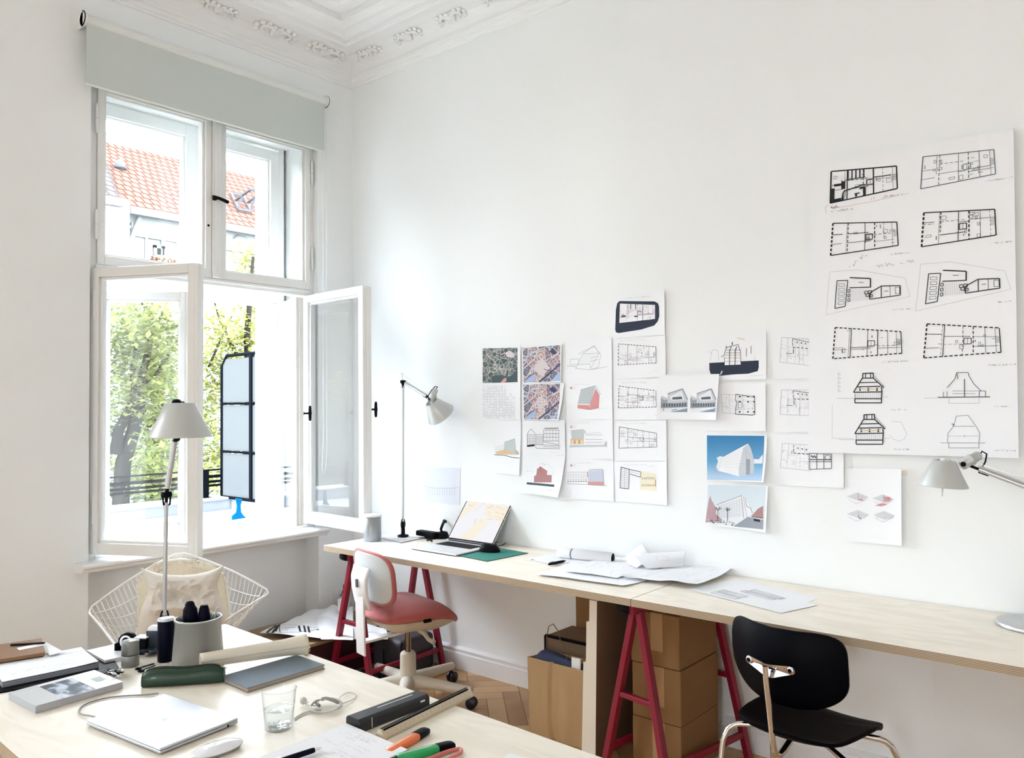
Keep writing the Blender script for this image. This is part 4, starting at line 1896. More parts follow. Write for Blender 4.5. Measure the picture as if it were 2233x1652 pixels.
def lamp(label, base, elbow, head, sb, ax, rb, rt, H, shade_m, clamp=False, stand_r=.115, loop=None, knob=True, headax=None, tilt_plate=None):
    base, elbow, head, sb, ax = V(base), V(elbow), V(head), V(sb), V(ax).normalized()
    L = thing('desk_lamp', label, 'lamp', base, 'jointed metal lamps')
    b = MB()
    if clamp:
        b.lathe([(0, .0), (.030, .0), (.034, .004), (.030, .009), (.012, .012), (.011, .05), (.0, .05)], base, n=24)
    else:
        b.lathe([(0, 0), (stand_r, 0), (stand_r + .001, .004), (stand_r, .013), (stand_r - .004, .015), (0, .0155)], base, n=56)
        b.lathe([(.014, .015), (.012, .03), (.010, .05), (0, .05)], base, n=20)
    b.build('base', BLACKM if clamp else ALU, L, bevel=0)
    p0 = base + UP * .05
    d = (elbow - p0).normalized()
    b = MB()
    side, u_, _ = basis(d)
    b.tube([p0 + d * .03, elbow - d * .025], .0065, 14)
    b.build('lower_arm', ALU, L)
    b = MB()
    fw = (head - elbow).normalized()
    b.tube([p0 - UP * .004, p0 + d * .035], .0085, 12)
    for s in (-1, 1):
        b.tube([p0 + side * (s * .012) + UP * .0, p0 + side * (s * .016) + d * .02, p0 + side * (s * .010) + d * .045, p0 + d * .055], .0028, 8)
    b.build('base_joint', BLACKM, L)
    b = MB()
    ej = side * .014
    b.tube([elbow - ej, elbow + ej], .010, 16)
    b.tube([elbow - d * .028, elbow], [.005, .006], 10)
    b.tube([elbow, elbow + fw * .03], .006, 10)
    b.tube([elbow + ej, elbow + ej - d * .02 - fw * .014, elbow + ej * .6 - d * .034], .003, 8)
    b.tube([elbow - ej, elbow - ej - d * .02 + fw * .012, elbow - ej * .6 - d * .034], .003, 8)
    b.build('elbow_joint', BLACKM, L)
    b = MB()
    s2, u2, _ = basis(fw)
    b.tube([elbow + fw * .022, head - fw * .045], .0085, 14)
    b.tube([elbow + fw * .03 + u2 * .013, head - fw * .04 + u2 * .011], .0025, 8)
    b.build('upper_arm', ALU, L)
    b = MB()
    top = elbow + (UP * .045 + fw * -.012)
    b.tube([elbow, top], .0022, 8)
    b.lathe([(0, -.004), (.004, 0), (0, .004)], top, n=10)
    b.tube([top, head - fw * .05 + u2 * .018], .0009, 6)
    b.build('tension_wire', CHROME, L)
    # lamp holder
    hx = V(headax).normalized() if headax else ax
    b = MB()
    b.lathe([(0, -.012), (.016, -.012), (.018, -.004), (.018, .022), (.020, .024), (.020, .030), (.0165, .032), (.0155, .056), (.010, .063), (0, .064)], head, hx, 24)
    b.build('lamp_holder', SATIN, L)
    b = MB()
    b.tube([head - side * .022, head + side * .022], .0085, 12)
    b.tube([head - fw * .048, head], .005, 10)
    b.tube([head + hx * .062, head + hx * .078 + fw * .006, head + hx * .074 + fw * -.012 - UP * .0, head + hx * .045 - fw * .030 - UP * .005, head - fw * .045 - UP * .012, head - fw * .075 - UP * .010], .0026, 8)
    b.build('holder_joint', BLACKM, L)
    # shade: open truncated cone
    t = .0012
    b = MB()
    b.lathe([(rb - .0005, 0), (rb + .0015, .001), (rb + .001, .003), (rb - (rb - rt) * .5, H * .5), (rt, H), (rt - .002, H + .001), (rt - .010, H + .001), (rt - .010, H - .001),
             (rt - t * 2, H - .003), (rb - t * 2, .002), (rb - .0005, 0)], sb, ax, 56)
    b.build('shade', shade_m, L)
    b = MB()
    b.lathe([(0, 0), (.010, .004), (.019, .016), (.022, .034), (.015, .055), (.012, .075), (0, .076)], sb + ax * .02, ax, 20)
    b.build('bulb', mat('opal_bulb', (226, 226, 222), .3), L)
    b = MB()
    a_, c_, _ = basis(ax)
    if loop:
        b.tube([V(p) for p in loop], .0011, 6)
    else:
        o_ = sb + ax * .012 + a_ * .006
        b.tube([o_, o_ - ax * .045, o_ - ax * .049 - a_ * .004, o_ - ax * .045 - a_ * .010, o_ - a_ * .012], .0012, 6)
    b.build('pull_wire', CHROME, L)
    return L, a_, c_


# lamp standing at the far edge of the front table
D1 = 2.60
b1 = at(358, 1398, 'z', DZ)
e1 = atd(363, 1078, D1)
sb1 = atd(393, 953, D1 - .02)
hd1 = sb1 + V((0, 0, .030)) + cr * -.010
L1, a_, c_ = lamp('tall jointed lamp on the front table, in front of the open left window pane', b1, e1, hd1, sb1, (0, 0, 1), .0965, .046, .110, SATIN, clamp=True,
                  loop=[atd(380, 962, D1), atd(379, 1000, D1), atd(380, 1020, D1), atd(384, 1023, D1), atd(388, 1012, D1), atd(389, 975, D1), atd(389, 958, D1)])
b = MB()
q = sb1 + V((0, 0, .112)) + cr * -.012
b.lathe([(0, .012), (.010, .010), (.016, .002), (.016, -.004), (0, -.004)], q, n=18)
b.tube([q + cr * .012, q + cr * .02 + UP * .003, q + cr * .026 - UP * .002], .002, 6)
b.build('top_knob', BLACKM, L1)
b = MB()
q = sb1 + V((0, 0, -.006)) + cr * -.010
b.lathe([(0, -.008), (.007, -.006), (.010, .0), (.010, .012), (0, .012)], q, n=14)
b.build('switch', BLACKM, L1)
# lamp at the window end of the desk
D2 = 4.62
b2 = at(879, 1169, 'z', DZ + .004)
e2 = atd(879, 832, D2)
ax2 = (cr * -.53 + cu * .78) * .90 - cf * .42
sb2 = atd(962, 904, 4.50)
hd2 = sb2 + ax2.normalized() * .098 + cr * .0 + cu * .016
lamp('jointed lamp at the window end of the desk, its pale shade tipped forward', b2, e2, hd2, sb2, ax2, .083, .038, .10, SATIN, clamp=True, headax=(cr * .35 + cu * .9 + cf * .2))
# lamp at the right, mostly beyond the frame
b3 = V((3.742, -.135, DZ))
e3 = V((4.00, -.14, 1.10))
ax3 = V((0, 0, 1)) + cr * .06 - cf * .05
sb3 = atd(2056, 1059, 2.74)
hd3 = sb3 + ax3.normalized() * .076 + cr * .070
lamp('round footed jointed lamp at the desk end below the big plan sheet', b3, e3, hd3, sb3, ax3, .077, .036, .087, SATIN, headax=cr * .82 + cu * .5)

# ================================================================ on the long desk
can = thing('pen_pot', 'grey metal canister on the window end of the desk', 'canister', at(812, 1181, 'z', DZ))
b = MB()
pc = at(812, 1178, 'z', DZ + .0015)
b.lathe([(0, 0), (.049, 0), (.050, .003), (.050, .135), (.047, .137), (.046, .10), (0, .10)], pc, n=40)
b.build('body', mat('grey_satin_metal', (150, 152, 154), .35, .55), can)
b = MB()
b.lathe([(0, .146), (.051, .146), (.0535, .143), (.0535, .136), (.048, .136), (0, .136)], pc, n=40)
b.build('lid', mat('white_lid', (226, 228, 230), .35), can)

# papers at that end
s = Sheet(deskq([(738, 1190), (838, 1167), (892, 1179), (805, 1200)], DZ + .0008), UP)
s.build('paper_sheet', 'white sheet lying under the grey canister', 'paper')
s = Sheet(deskq([(834, 1173), (930, 1152), (962, 1164), (874, 1183)], DZ + .0022), UP)
s.line([(.0, 1), (1, 1)], .006, INK)
s.line([(0, 0), (0, 1)], .004, INK)
s.line([(.2, .3), (.6, .35)], .002, GREYI)
s.build('document_sleeve', 'glossy paper sleeve with a black edge under the foot of the desk lamp', 'sleeve')
st = thing('hole_punch', 'black long hole punch lying on the desk behind the open laptop', 'punch', at(935, 1165, 'z', DZ))
b = MB()
c0, c1 = at(912, 1160, 'z', DZ + .028), at(951, 1166, 'z', DZ + .024)
b.bar(c0, c1, .05, .030, UP)
b.build('arm', BLACKP, st, bevel=.008, bseg=3)
b = MB()
c0, c1 = at(932, 1168, 'z', DZ + .012), at(953, 1170, 'z', DZ + .012)
b.bar(c0, c1, .06, .022, UP)
b.build('foot', BLACKP, st, bevel=.005)
hp = thing('headphones', 'black headphones lying behind the open laptop', 'headphones', at(972, 1172, 'z', DZ))
b = MB()
ca, cb = at(964, 1172, 'z', DZ + .001), at(984, 1164, 'z', DZ + .001)
for c in (ca, cb):
    b.lathe([(0, .0), (.036, 0), (.040, .008), (.036, .026), (.02, .032), (0, .032)], c, (.1, -.25, 1), 24)
b.build('ear_cup', BLACKP, hp)
b = MB()
m_ = (ca + cb) / 2
w_ = (cb - ca)
b.tube([ca + UP * .03, ca + UP * .05 - w_ * .12, m_ + UP * .085 - V((.02, 0, 0)), cb + UP * .05 + w_ * .12, cb + UP * .03], [.006, .008, .009, .008, .006], 10)
b.build('headband', BLACKP, hp)
b = MB()
q = at(937, 1181, 'z', DZ)
b.tube([q + V((-.022, 0, .006)), q + V((-.01, .004, .010)), q + V((.01, .004, .010)), q + V((.022, -.004, .006))], .005, 8)
tag(b.build('paper_clip', BLACKP), 'small black clip lying left of the open laptop', 'clip')

# cutting mat and laptop
fl_, fr_, br_, bl_ = [at(*p, 'z', DZ + .012) for p in ((901, 1194), (999, 1209), (1071, 1190), (969, 1175))]
mt = [at(1152, 1205, 'z', DZ + .003), at(1062, 1223, 'z', DZ + .003)]
ex = (mt[0] - mt[1])
mdir = V((ex.y, -ex.x, 0)).normalized() * -1
if mdir.x > 0:
    mdir = -mdir
b = MB()
mw = .30
c4 = [mt[1], mt[0], mt[0] + mdir * mw, mt[1] + mdir * mw]
lo_ = [V((p.x, p.y, DZ + .0005)) for p in c4]
b.face(list(reversed(lo_)))
b.face(c4)
for i in range(4):
    j = (i + 1) % 4
    b.face([lo_[i], lo_[j], c4[j], c4[i]], 1)
tag(b.build('desk_mat', [mat('teal_mat', (24, 122, 110), .6, var=.04, scale=40), BLACKP]), 'teal desk mat with a black rim beside the open laptop', 'mat')

lp = thing('laptop', 'open silver laptop with a bright drawing on its screen', 'laptop', (fl_ + br_) / 2 - UP * .008)
e1_ = (fr_ - fl_ + br_ - bl_).normalized()
e2_ = UP.cross(e1_).normalized()
oc = (fl_ + fr_ + br_ + bl_) / 4
LW = ((fr_ - fl_).length + (br_ - bl_).length) / 2
LD = ((bl_ - fl_).dot(e2_) + (br_ - fr_).dot(e2_)) / 2


def lpt(u, v, z=0):
    return oc + e1_ * (u * LW / 2) + e2_ * (v * LD / 2) + UP * z


SILV = mat('silver_aluminium', (214, 216, 220), .36, .35)
T = M(((e1_.x, e2_.x, 0, oc.x), (e1_.y, e2_.y, 0, oc.y), (0, 0, 1, oc.z), (0, 0, 0, 1)))
b = MB()
b.box((-LW / 2, -LD / 2, -.008), (LW / 2, LD / 2, 0), 0, T)
b.build('base', SILV, lp, bevel=.003)
b = MB()
b.box((-LW / 2 * .98, -LD / 2 * .98, -.0088), (LW / 2 * .98, LD / 2 * .98, -.0078), 0, T)
b.build('underside', BLACKP, lp)
b = MB()
KW, KD = LW * .76, LD * .34
ky0 = LD * .02
b.box((-KW / 2, ky0, -.001), (KW / 2, ky0 + KD, .0004), 0, T)
kb = b.build('keyboard', mat('keyboard_well', (60, 62, 66), .5), lp)
b = MB()
for r_ in range(6):
    n_ = 14 if r_ != 0 else 9
    for c_k in range(n_):
        wk = KW / n_
        x0_ = -KW / 2 + c_k * wk
        y0_ = ky0 + r_ * KD / 6
        b.box((x0_ + .0012, y0_ + .0012, 0), (x0_ + wk - .0012, y0_ + KD / 6 - .0012, .0015), 0, T)
k_ = b.build('keys', BLACKP, kb)
b = MB()
b.box((-LW * .15, -LD * .44, -.0002), (LW * .15, -LD * .06, .0003), 0, T)
b.build('trackpad', mat('trackpad', (200, 202, 206), .3, .2), lp)
# lid: leaning back about the rear edge
stl, str_ = at(1000, 1100, 'y', bl_.y + .02), at(1103, 1108, 'y', br_.y + .02)
bm_ = (lpt(-1, .93) + lpt(1, .93)) / 2
# choose the tilt so that the upper edge falls where it is seen
best = None
for k in range(60):
    tl = R(70 + k)
    v_ = e2_ * -math.cos(tl) + UP * math.sin(tl)
    p_ = bm_ + v_ * (LD * 1.0)
    d = p_ - CAM
    py = CH / 2 - CF * d.dot(cu) / d.dot(cf)
    if best is None or abs(py - 1104) < best[0]:
        best = (abs(py - 1104), v_, tl)
vv = best[1]
nn_ = e1_.cross(vv).normalized()
if nn_.dot(CAM - bm_) < 0:
    nn_ = -nn_
T = M(((e1_.x, vv.x, nn_.x, bm_.x), (e1_.y, vv.y, nn_.y, bm_.y), (e1_.z, vv.z, nn_.z, bm_.z), (0, 0, 0, 1)))
b = MB()
b.box((-LW / 2, .004, -.005), (LW / 2, LD, 0), 0, T)
lid = b.build('lid', SILV, lp, bevel=.003)
b = MB()
b.box((-LW / 2 * .985, .008, 0), (LW / 2 * .985, LD * .985, .0008), 0, T)
b.build('bezel', BLACKP, lid)


def emat(name, col, st_=.185):
    m, n, bs = nt(name)
    em = n.nodes.new('ShaderNodeEmission')
    em.inputs['Color'].default_value = lin(col)
    em.inputs['Strength'].default_value = st_
    n.links.new(em.outputs[0], n.nodes['Material Output'].inputs['Surface'])
    return m


SW, SH = LW * .95, LD * .86


def spt(u, v, e):
    return T @ V(((u - .5) * SW, .012 + LD * .02 + (1 - v) * SH, .001 + e))


b = MB()
b.face([spt(0, 1, 0), spt(1, 1, 0), spt(1, 0, 0), spt(0, 0, 0)], 0)
for k, (pts, m_) in enumerate((([(.10, .0), (.36, .0), (.10, .45), (0, .5), (0, .22)], 1), ([(.36, .98), (.62, .48), (.72, .52), (.56, .98)], 1), ([(.22, 1), (.52, .42), (.62, .36), (.42, 1)], 1),
                               ([(.44, .05), (1, .10), (1, .62), (.86, .40), (.70, .42), (.55, .3)], 1), ([(.40, .0), (.44, .04), (.30, .3), (.25, .3)], 2))):
    b.face([spt(u, v, .0002 + .0001 * k) for u, v in pts], m_)
r_ = random.Random(4)
for k in range(34):
    u, v = r_.uniform(.5, .97), r_.uniform(.06, .45)
    L_ = r_.uniform(.02, .12)
    b.face([spt(u, v, .0011), spt(u, v + .008, .0011), spt(u + L_, v + .008 + L_ * .1, .0011), spt(u + L_, v + L_ * .1, .0011)], 3)
for k in range(16):
    u, v = r_.uniform(.38, .56), r_.uniform(.5, .62)
    b.face([spt(u, v, .0011), spt(u + .004, v, .0011), spt(u + .012, v - .06, .0011), spt(u + .008, v - .06, .0011)], 3)
for k in range(6):
    u = .08 + k * .022
    b.face([spt(u, .13, .0011), spt(u + .014, .13, .0011), spt(u + .014, .15, .0011), spt(u, .15, .0011)], 3)
b.build('screen', [emat('screen_white', (247, 246, 250)), emat('screen_yellow', (252, 244, 226)), emat('screen_grey', (240, 240, 244)), emat('screen_lines', (232, 206, 176))], lid, recalc=False)
b = MB()
b.tube([T @ V((-LW * .46, .003, -.002)), T @ V((LW * .46, .003, -.002))], .0045, 12)
b.build('hinge_bar', BLACKP, lp)

ms = thing('computer_mouse', 'black computer mouse on the teal desk mat', 'mouse', at(1068, 1202, 'z', DZ + .003))
b = MB()
pm = at(1068, 1202, 'z', DZ + .0032)
ma = (e1_ * .9 + e2_ * .45).normalized()
mb_ = UP.cross(ma)


def mouse_pt(u, v, L_, W_, H_, o):
    th, ph = u * 2 * PI, v * PI / 2
    x = math.cos(th) * math.cos(ph)
    y = math.sin(th) * math.cos(ph)
    z = math.sin(ph)
    return o + ma * (x * L_ / 2 * (1 - .05 * y * y)) + mb_ * (y * W_ / 2 * (1 + .08 * x)) + UP * (z ** .8 * H_ * (1 - .18 * x) + .001)


b.grid(lambda u, v: mouse_pt(u, v, .112, .068, .040, pm), 32, 10, cu_=True)
b.face([mouse_pt(k / 32, 0, .112, .068, .040, pm) for k in reversed(range(32))])
b.build('body', BLACKP, ms)
b = MB()
b.tube([pm + ma * .030 - mb_ * .003 + UP * .032, pm + ma * .030 + mb_ * .003 + UP * .032], .009, 14)
b.build('scroll_wheel', mat('dark_rubber', (34, 34, 38), .6), ms)
b = MB()
cb_ = [at(*p, 'z', DZ + .004) for p in ((1078, 1186), (1084, 1181), (1098, 1178), (1103, 1182), (1098, 1187), (1086, 1190))]
cb_[0] = cb_[0] + UP * .006
b.tube(cb_, .0022, 8)
tag(b.build('power_cable', BLACKP), 'thin black cable looping out behind the open laptop', 'cable')

# written sheet with pen, roll, loose plan sheets


def wave(seed, amp):
    o = V((seed * 3.1, seed * 1.7, 0))
    return lambda u, v: amp * (.55 + .5 * NZ.noise(V((u * 2.2, v * 2.2, 0)) + o)) * (4 * abs(u - .5) ** 2 * .6 + .45) + .0006


s = Sheet(deskq([(1147, 1219), (1222, 1202), (1326, 1214), (1238, 1236)], DZ + .0014), UP)
for k in range(7):
    s.text(.05, .16 + k * .10, .10 + .02 * (k % 3), LIGHTI, .006, 40 + k)
s.rect(.03, .08, .08, .14, GREYI)
s.line([(.86, 1), (1, .99), (1.0, .3)], .003, GREYI)
s.build('written_sheet', 'written sheet under the black pen on the desk', 'paper')


def pen(label, p, q, body, r=.005, clip=True, tip=None, name='pen'):
    p, q = V(p), V(q)
    d = (q - p).normalized()
    L_ = (q - p).length
    t = thing(name, label, 'pen', p)
    b = MB()
    b.tube([p, p + d * .004, p + d * .02, p + d * L_ * .5, p + d * L_ * .82, p + d * L_ * .86], [r * .5, r * .85, r, r * 1.08, r, r * .9], 14)
    b.build('barrel', body, t)
    b = MB()
    b.tube([p + d * L_ * .86, p + d * L_ * .96, q], [r * .8, r * .42, r * .15], 12)
    b.build('tip', tip or CHROME, t)
    if clip:
        b = MB()
        b.bar(p + d * .006 + UP * (r * 1.25), p + d * L_ * .3 + UP * (r * 1.35), r * .6, .0015, UP)
        b.build('clip', tip or CHROME, t)
    return t


pen('black pen lying on the written sheet on the desk', at(1196, 1230, 'z', DZ + .0085), at(1234, 1222, 'z', DZ + .0085), BLACKP, .0062, tip=BLACKP)
ra, rb_ = at(1219, 1204, 'z', DZ + .026), at(1337, 1216, 'z', DZ + .026)
rt_ = thing('drawing_roll', 'white drawing roll with a black end by the wall at the back of the desk', 'roll', (ra + rb_) / 2 - UP * .026)
b = MB()
d = (rb_ - ra).normalized()
b.lathe([(.021, 0), (.024, 0), (.0245, .01), (.0245, (rb_ - ra).length), (.022, (rb_ - ra).length), (.0215, (rb_ - ra).length - .03)], ra, d, 28)
b.build('paper', PAPER, rt_)
b = MB()
b.lathe([(0, 0), (.0215, 0), (.0215, .004), (0, .005)], rb_ - d * .006, d, 24)
b.build('end_plug', BLACKP, rt_)
b = MB()
b.lathe([(.0248, -.004), (.0253, 0), (.0248, .004)], ra + d * .075, d, 28)
b.build('band', GREYI, rt_)

loose = [([(1166, 1254), (1245, 1228), (1425, 1262), (1358, 1280)], 1, .010, 'lowest of the loose plans on the desk, its corner pointing at the window'),
         ([(1225, 1247), (1322, 1213), (1440, 1232), (1345, 1262)], 2, .012, 'faint plan in the middle of the loose pile, beside the drawing roll'),
         ([(1342, 1258), (1440, 1226), (1555, 1238), (1440, 1270)], 3, .014, 'plan with grey blocks on top of the loose pile'),
         ([(1430, 1268), (1520, 1232), (1596, 1246), (1520, 1279)], 4, .018, 'sheet at the near end of the loose pile, its edge lifted off the desk')]
for k, (px, sd, amp, lb) in enumerate(loose):
    z = DZ + .0018 + k * .0042
    s = Sheet(deskq(px, z), UP, curl=wave(sd, amp), nu=16, nv=16)
    r_ = random.Random(60 + k)
    for j in range(26 if k else 4):
        u, v = r_.uniform(.08, .85), r_.uniform(.12, .85)
        if r_.random() < .5:
            s.line([(u, v), (u + r_.uniform(.03, .12), v)], .0016, LIGHTI)
        else:
            s.line([(u, v), (u, v + r_.uniform(.03, .12))], .0016, LIGHTI)
    if k == 2:
        for (u, v, L_) in ((.62, .3, .08), (.70, .34, .06), (.55, .12, .09)):
            s.line([(u, v), (u + L_, v + .02)], .008, GREYI)
        s.line([(.05, .06), (.05, .5), (.6, .5)], .0016, LIGHTI)
    if k == 1:
        s.line([(.1, .8), (.25, .72), (.45, .75), (.6, .9)], .0018, LIGHTI)
    s.build('plan_sheet', lb, 'paper')
# folded sheet standing behind the pile
q = [at(1372, 1228, 'z', DZ + .016), at(1400, 1186, 'y', -.03), at(1422, 1203, 'y', -.035), at(1405, 1230, 'z', DZ + .016)]
q = [at(1358, 1222, 'y', -.035), at(1401, 1186, 'y', -.03), at(1424, 1222, 'y', -.05), at(1390, 1238, 'z', DZ + .018)]
s = Sheet(q, V((0, -1, .3)).normalized(), curl=lambda u, v: .012 * math.sin(PI * u) + .006, nu=8, nv=8)
s.build('paper_sheet', 'crumpled white sheet tipped up against the wall behind the loose plans', 'paper')
q = [at(1378, 1207, 'y', -.055), at(1494, 1201, 'y', -.045), at(1490, 1234, 'z', DZ + .022), at(1410, 1239, 'z', DZ + .022)]
s = Sheet(q, V((0, -.8, .6)), curl=lambda u, v: .008 * math.sin(PI * v), nu=8, nv=8, paper=PAPER2)
s.box(.42, .3, .66, .62, .0018, LIGHTI)
s.build('paper_sheet', 'stiff white sheet leaning low against the wall behind the loose plans', 'paper')
s = Sheet(deskq([(1555, 1274), (1602, 1260), (1786, 1303), (1738, 1322)], DZ + .0010), UP)
s.text(.5, .2, .12, LIGHTI, .006, 71)
s.build('plan_sheet', 'white plan sheet lying partly beneath another at the middle of the desk', 'paper')
s = Sheet(deskq([(1500, 1284), (1592, 1263), (1782, 1319), (1703, 1336)], DZ + .0022), UP)
r_ = random.Random(5)
for (u0, v0, u1, v1) in ((.10, .22, .24, .5), (.27, .22, .42, .5), (.56, .35, .68, .7), (.72, .38, .86, .72)):
    s.box(u0, v0, u1, v1, .0022, GREYI)
    for k in range(5):
        uu = u0 + (u1 - u0) * r_.random()
        s.line([(uu, v0), (uu, v1)], .0014, LIGHTI)
        vk = v0 + (v1 - v0) * r_.random()
        s.line([(u0, vk), (u1, vk)], .0014, LIGHTI)
s.text(.05, .12, .1, LIGHTI, .006, 72)
s.build('plan_sheet', 'white sheet with four small plans lying uppermost at the middle of the desk', 'paper')
# ================================================================ on the front table
def tz(px, py, h=0.0):
    return at(px, py, 'z', DZ + h)


def quadbox(b, q, z0_, z1_, m=0, ms=None):
    """slab over four ground points"""
    lo = [V((p.x, p.y, z0_)) for p in q]
    hi = [V((p.x, p.y, z1_)) for p in q]
    b.face(list(reversed(lo)), m)
    b.face(hi, m)
    for i in range(4):
        j = (i + 1) % 4
        b.face([lo[i], lo[j], hi[j], hi[i]], m if ms is None else ms)


def squared(q):
    """the nearest rectangle to four points"""
    c = (q[0] + q[1] + q[2] + q[3]) / 4
    e1 = (q[1] - q[0] + q[2] - q[3])
    e1.z = 0
    e1.normalize()
    e2 = UP.cross(e1)
    w_ = ((q[1] - q[0]).dot(e1) + (q[2] - q[3]).dot(e1)) / 4
    h_ = ((q[3] - q[0]).dot(e2) + (q[2] - q[1]).dot(e2)) / 4
    return [c - e1 * w_ - e2 * h_, c + e1 * w_ - e2 * h_, c + e1 * w_ + e2 * h_, c - e1 * w_ + e2 * h_], e1, e2, abs(w_) * 2, abs(h_) * 2, c


# closed laptop with cable
TOPS = mat('cool_silver_lid', (206, 210, 218), .42, .15)
q, e1, e2, w_, h_, c = squared([tz(*p, .0155) for p in ((197, 1571), (345, 1631), (523, 1565), (350, 1509))])
nb = thing('laptop', 'closed silver laptop lying on the front table', 'laptop', c - UP * .0155)
T = M(((e1.x, e2.x, 0, c.x), (e1.y, e2.y, 0, c.y), (0, 0, 1, DZ), (0, 0, 0, 1)))
b = MB()
b.box((-w_ / 2, -h_ / 2, .0102), (w_ / 2, h_ / 2, .0155), 0, T)
lidm = b.build('lid', TOPS, nb, bevel=.0022, bseg=3)
b = MB()
pts = [(-.014, -.006), (.012, -.001), (.002, .002), (-.008, .012)]
Tm = T @ M.Translation((0, 0, .0157)) @ M.Rotation(R(205), 4, 'Z')
b.prism(pts, -.0001, .0001, Tm)
b.build('lid_mark', mat('grey_lid_mark', (150, 154, 162), .3), lidm)
b = MB()
b.box((-w_ / 2, -h_ / 2, .0030), (w_ / 2, h_ / 2, .0096), 0, T)
b.build('body', mat('silver_body', (186, 188, 194), .36, .35), nb, bevel=.0022, bseg=3)
b = MB()
b.box((-w_ * .47, -h_ * .46, .0004), (w_ * .47, h_ * .46, .0032), 0, T)
b.box((-w_ * .49, -h_ * .49, .0095), (w_ * .49, h_ * .49, .0104), 0, T)
b.build('underside', BLACKP, nb)
b = MB()
sd_ = (q[2] - q[1]).normalized()
qq = q[1] + sd_ * (h_ * .86) - UP * .0095
nrm = (e1).normalized()
b.tube([qq - nrm * .001, qq + nrm * .0006], .0028, 12)
b.build('audio_port', BLACKP, nb)
cbl = [tz(212, 1564, .008), tz(196, 1560, .006), tz(178, 1557, .004), tz(172, 1551, .0035), tz(178, 1540, .003), tz(200, 1529, .003), tz(238, 1520, .003), tz(280, 1516, .003), tz(318, 1514, .004), tz(345, 1511, .008)]


def smooth(pts, n=6):
    out = []
    for i in range(len(pts) - 1):
        p0, p1, p2, p3 = pts[max(0, i - 1)], pts[i], pts[i + 1], pts[min(len(pts) - 1, i + 2)]
        for k in range(n):
            t = k / n
            out.append(.5 * ((2 * p1) + (p2 - p0) * t + (2 * p0 - 5 * p1 + 4 * p2 - p3) * t * t + (3 * p1 - p0 - 3 * p2 + p3) * t ** 3))
    out.append(pts[-1])
    return out


b = MB()
b.tube(smooth(cbl), .0021, 8)
tag(b.build('charging_cable', mat('grey_cable', (132, 134, 138), .4)), 'thin grey cable looping round the corner of the closed laptop', 'cable')

# white mouse
pm2 = tz(474, 1640)
ma = (tz(526, 1622) - tz(424, 1658)).normalized()
mb_ = UP.cross(ma)
mw_ = thing('computer_mouse', 'white flat wireless mouse beside the closed laptop at the table front', 'mouse', pm2)


def mm(u, v, kz=1.0):
    th, ph = u * 2 * PI, v * PI / 2
    c_, s_ = math.cos(th), math.sin(th)
    x = math.copysign(abs(c_) ** .75, c_) * math.cos(ph) ** .8
    y = math.copysign(abs(s_) ** .75, s_) * math.cos(ph) ** .8
    z = .0065 + .0145 * math.sin(ph) ** .9 * (1 - .55 * x * x) + .004 * (abs(x) ** 3) * 0
    return pm2 + ma * (x * .0575) + mb_ * (y * .0285) + UP * (z * kz + .0008 + .0035 * abs(x) ** 2 * (1 - v))


b = MB()
b.grid(lambda u, v: mm(u, v), 36, 10, cu_=True)
b.build('touch_cover', mat('gloss_white', (238, 240, 246), .12, coat=.5), mw_)
b = MB()
b.grid(lambda u, v: mm(u, 0) * (1 - v) + (pm2 + (mm(u, 0) - pm2) * .86 - UP * ((mm(u, 0) - pm2).z * .86 - .0012)) * v, 36, 3, cu_=True)
b.face([pm2 + (mm(k / 36, 0) - pm2) * .86 - UP * ((mm(k / 36, 0) - pm2).z * .86 - .0012) for k in range(36)])
b.build('base', ALU, mw_)

# drinking glass half full of water
REALG = nt('drinking_glass')[0]
bs = REALG.node_tree.nodes['Principled BSDF']
bs.inputs['Transmission Weight'].default_value = 1
bs.inputs['Roughness'].default_value = .0
bs.inputs['IOR'].default_value = 1.45
bs.inputs['Base Color'].default_value = (1, 1, 1, 1)
WATER = nt('water')[0]
bs = WATER.node_tree.nodes['Principled BSDF']
bs.inputs['Transmission Weight'].default_value = 1
bs.inputs['Roughness'].default_value = .0
bs.inputs['IOR'].default_value = 1.33


def clearshadow(m):
    """clear glass lets daylight through to the table"""
    n = m.node_tree
    return m


pg_ = tz(608, 1587)
gl = thing('drinking_glass', 'drinking glass half full of water on the front table', 'glass', pg_)
b = MB()
b.lathe([(0, .0005), (.030, .0005), (.0325, .003), (.0355, .04), (.0412, .092), (.0418, .0935), (.0408, .0945), (.0400, .092), (.0345, .04), (.0318, .014), (.029, .0115), (0, .011)], pg_, n=56)
b.build('tumbler', glassmat('tumbler_glass', (.975, .985, .985), 1.35), gl, recalc=False)
wt = MB()
wt.lathe([(0, .0118), (.0288, .0122), (.0312, .0145), (.0338, .040), (.0345, .0475), (.0335, .0468), (0, .0465)], pg_, n=56)
wo = wt.build('water', glassmat('water_surface', (.96, .975, .98), 1.5))
tag(wo, 'clear water standing in the drinking glass', 'water')
b = MB()
for k in range(26):
    a = k * 2.399
    r_ = .028 * math.sqrt((k + .5) / 26)
    b.lathe([(0, .004), (.003, .002), (.0035, 0), (0, 0)], pg_ + V((r_ * math.cos(a), r_ * math.sin(a), .0055)), n=6)
b.build('dimpled_foot', glassmat('cut_glass', (.9, .92, .93), 1.7), gl)

# notebook with writing, and the pen across it
n0, n1 = tz(755, 1576, .014), tz(889, 1633, .014)
nd = (n1 - n0).normalized()
ne = V((nd.y, -nd.x, 0))
if ne.y > 0:
    ne = -ne
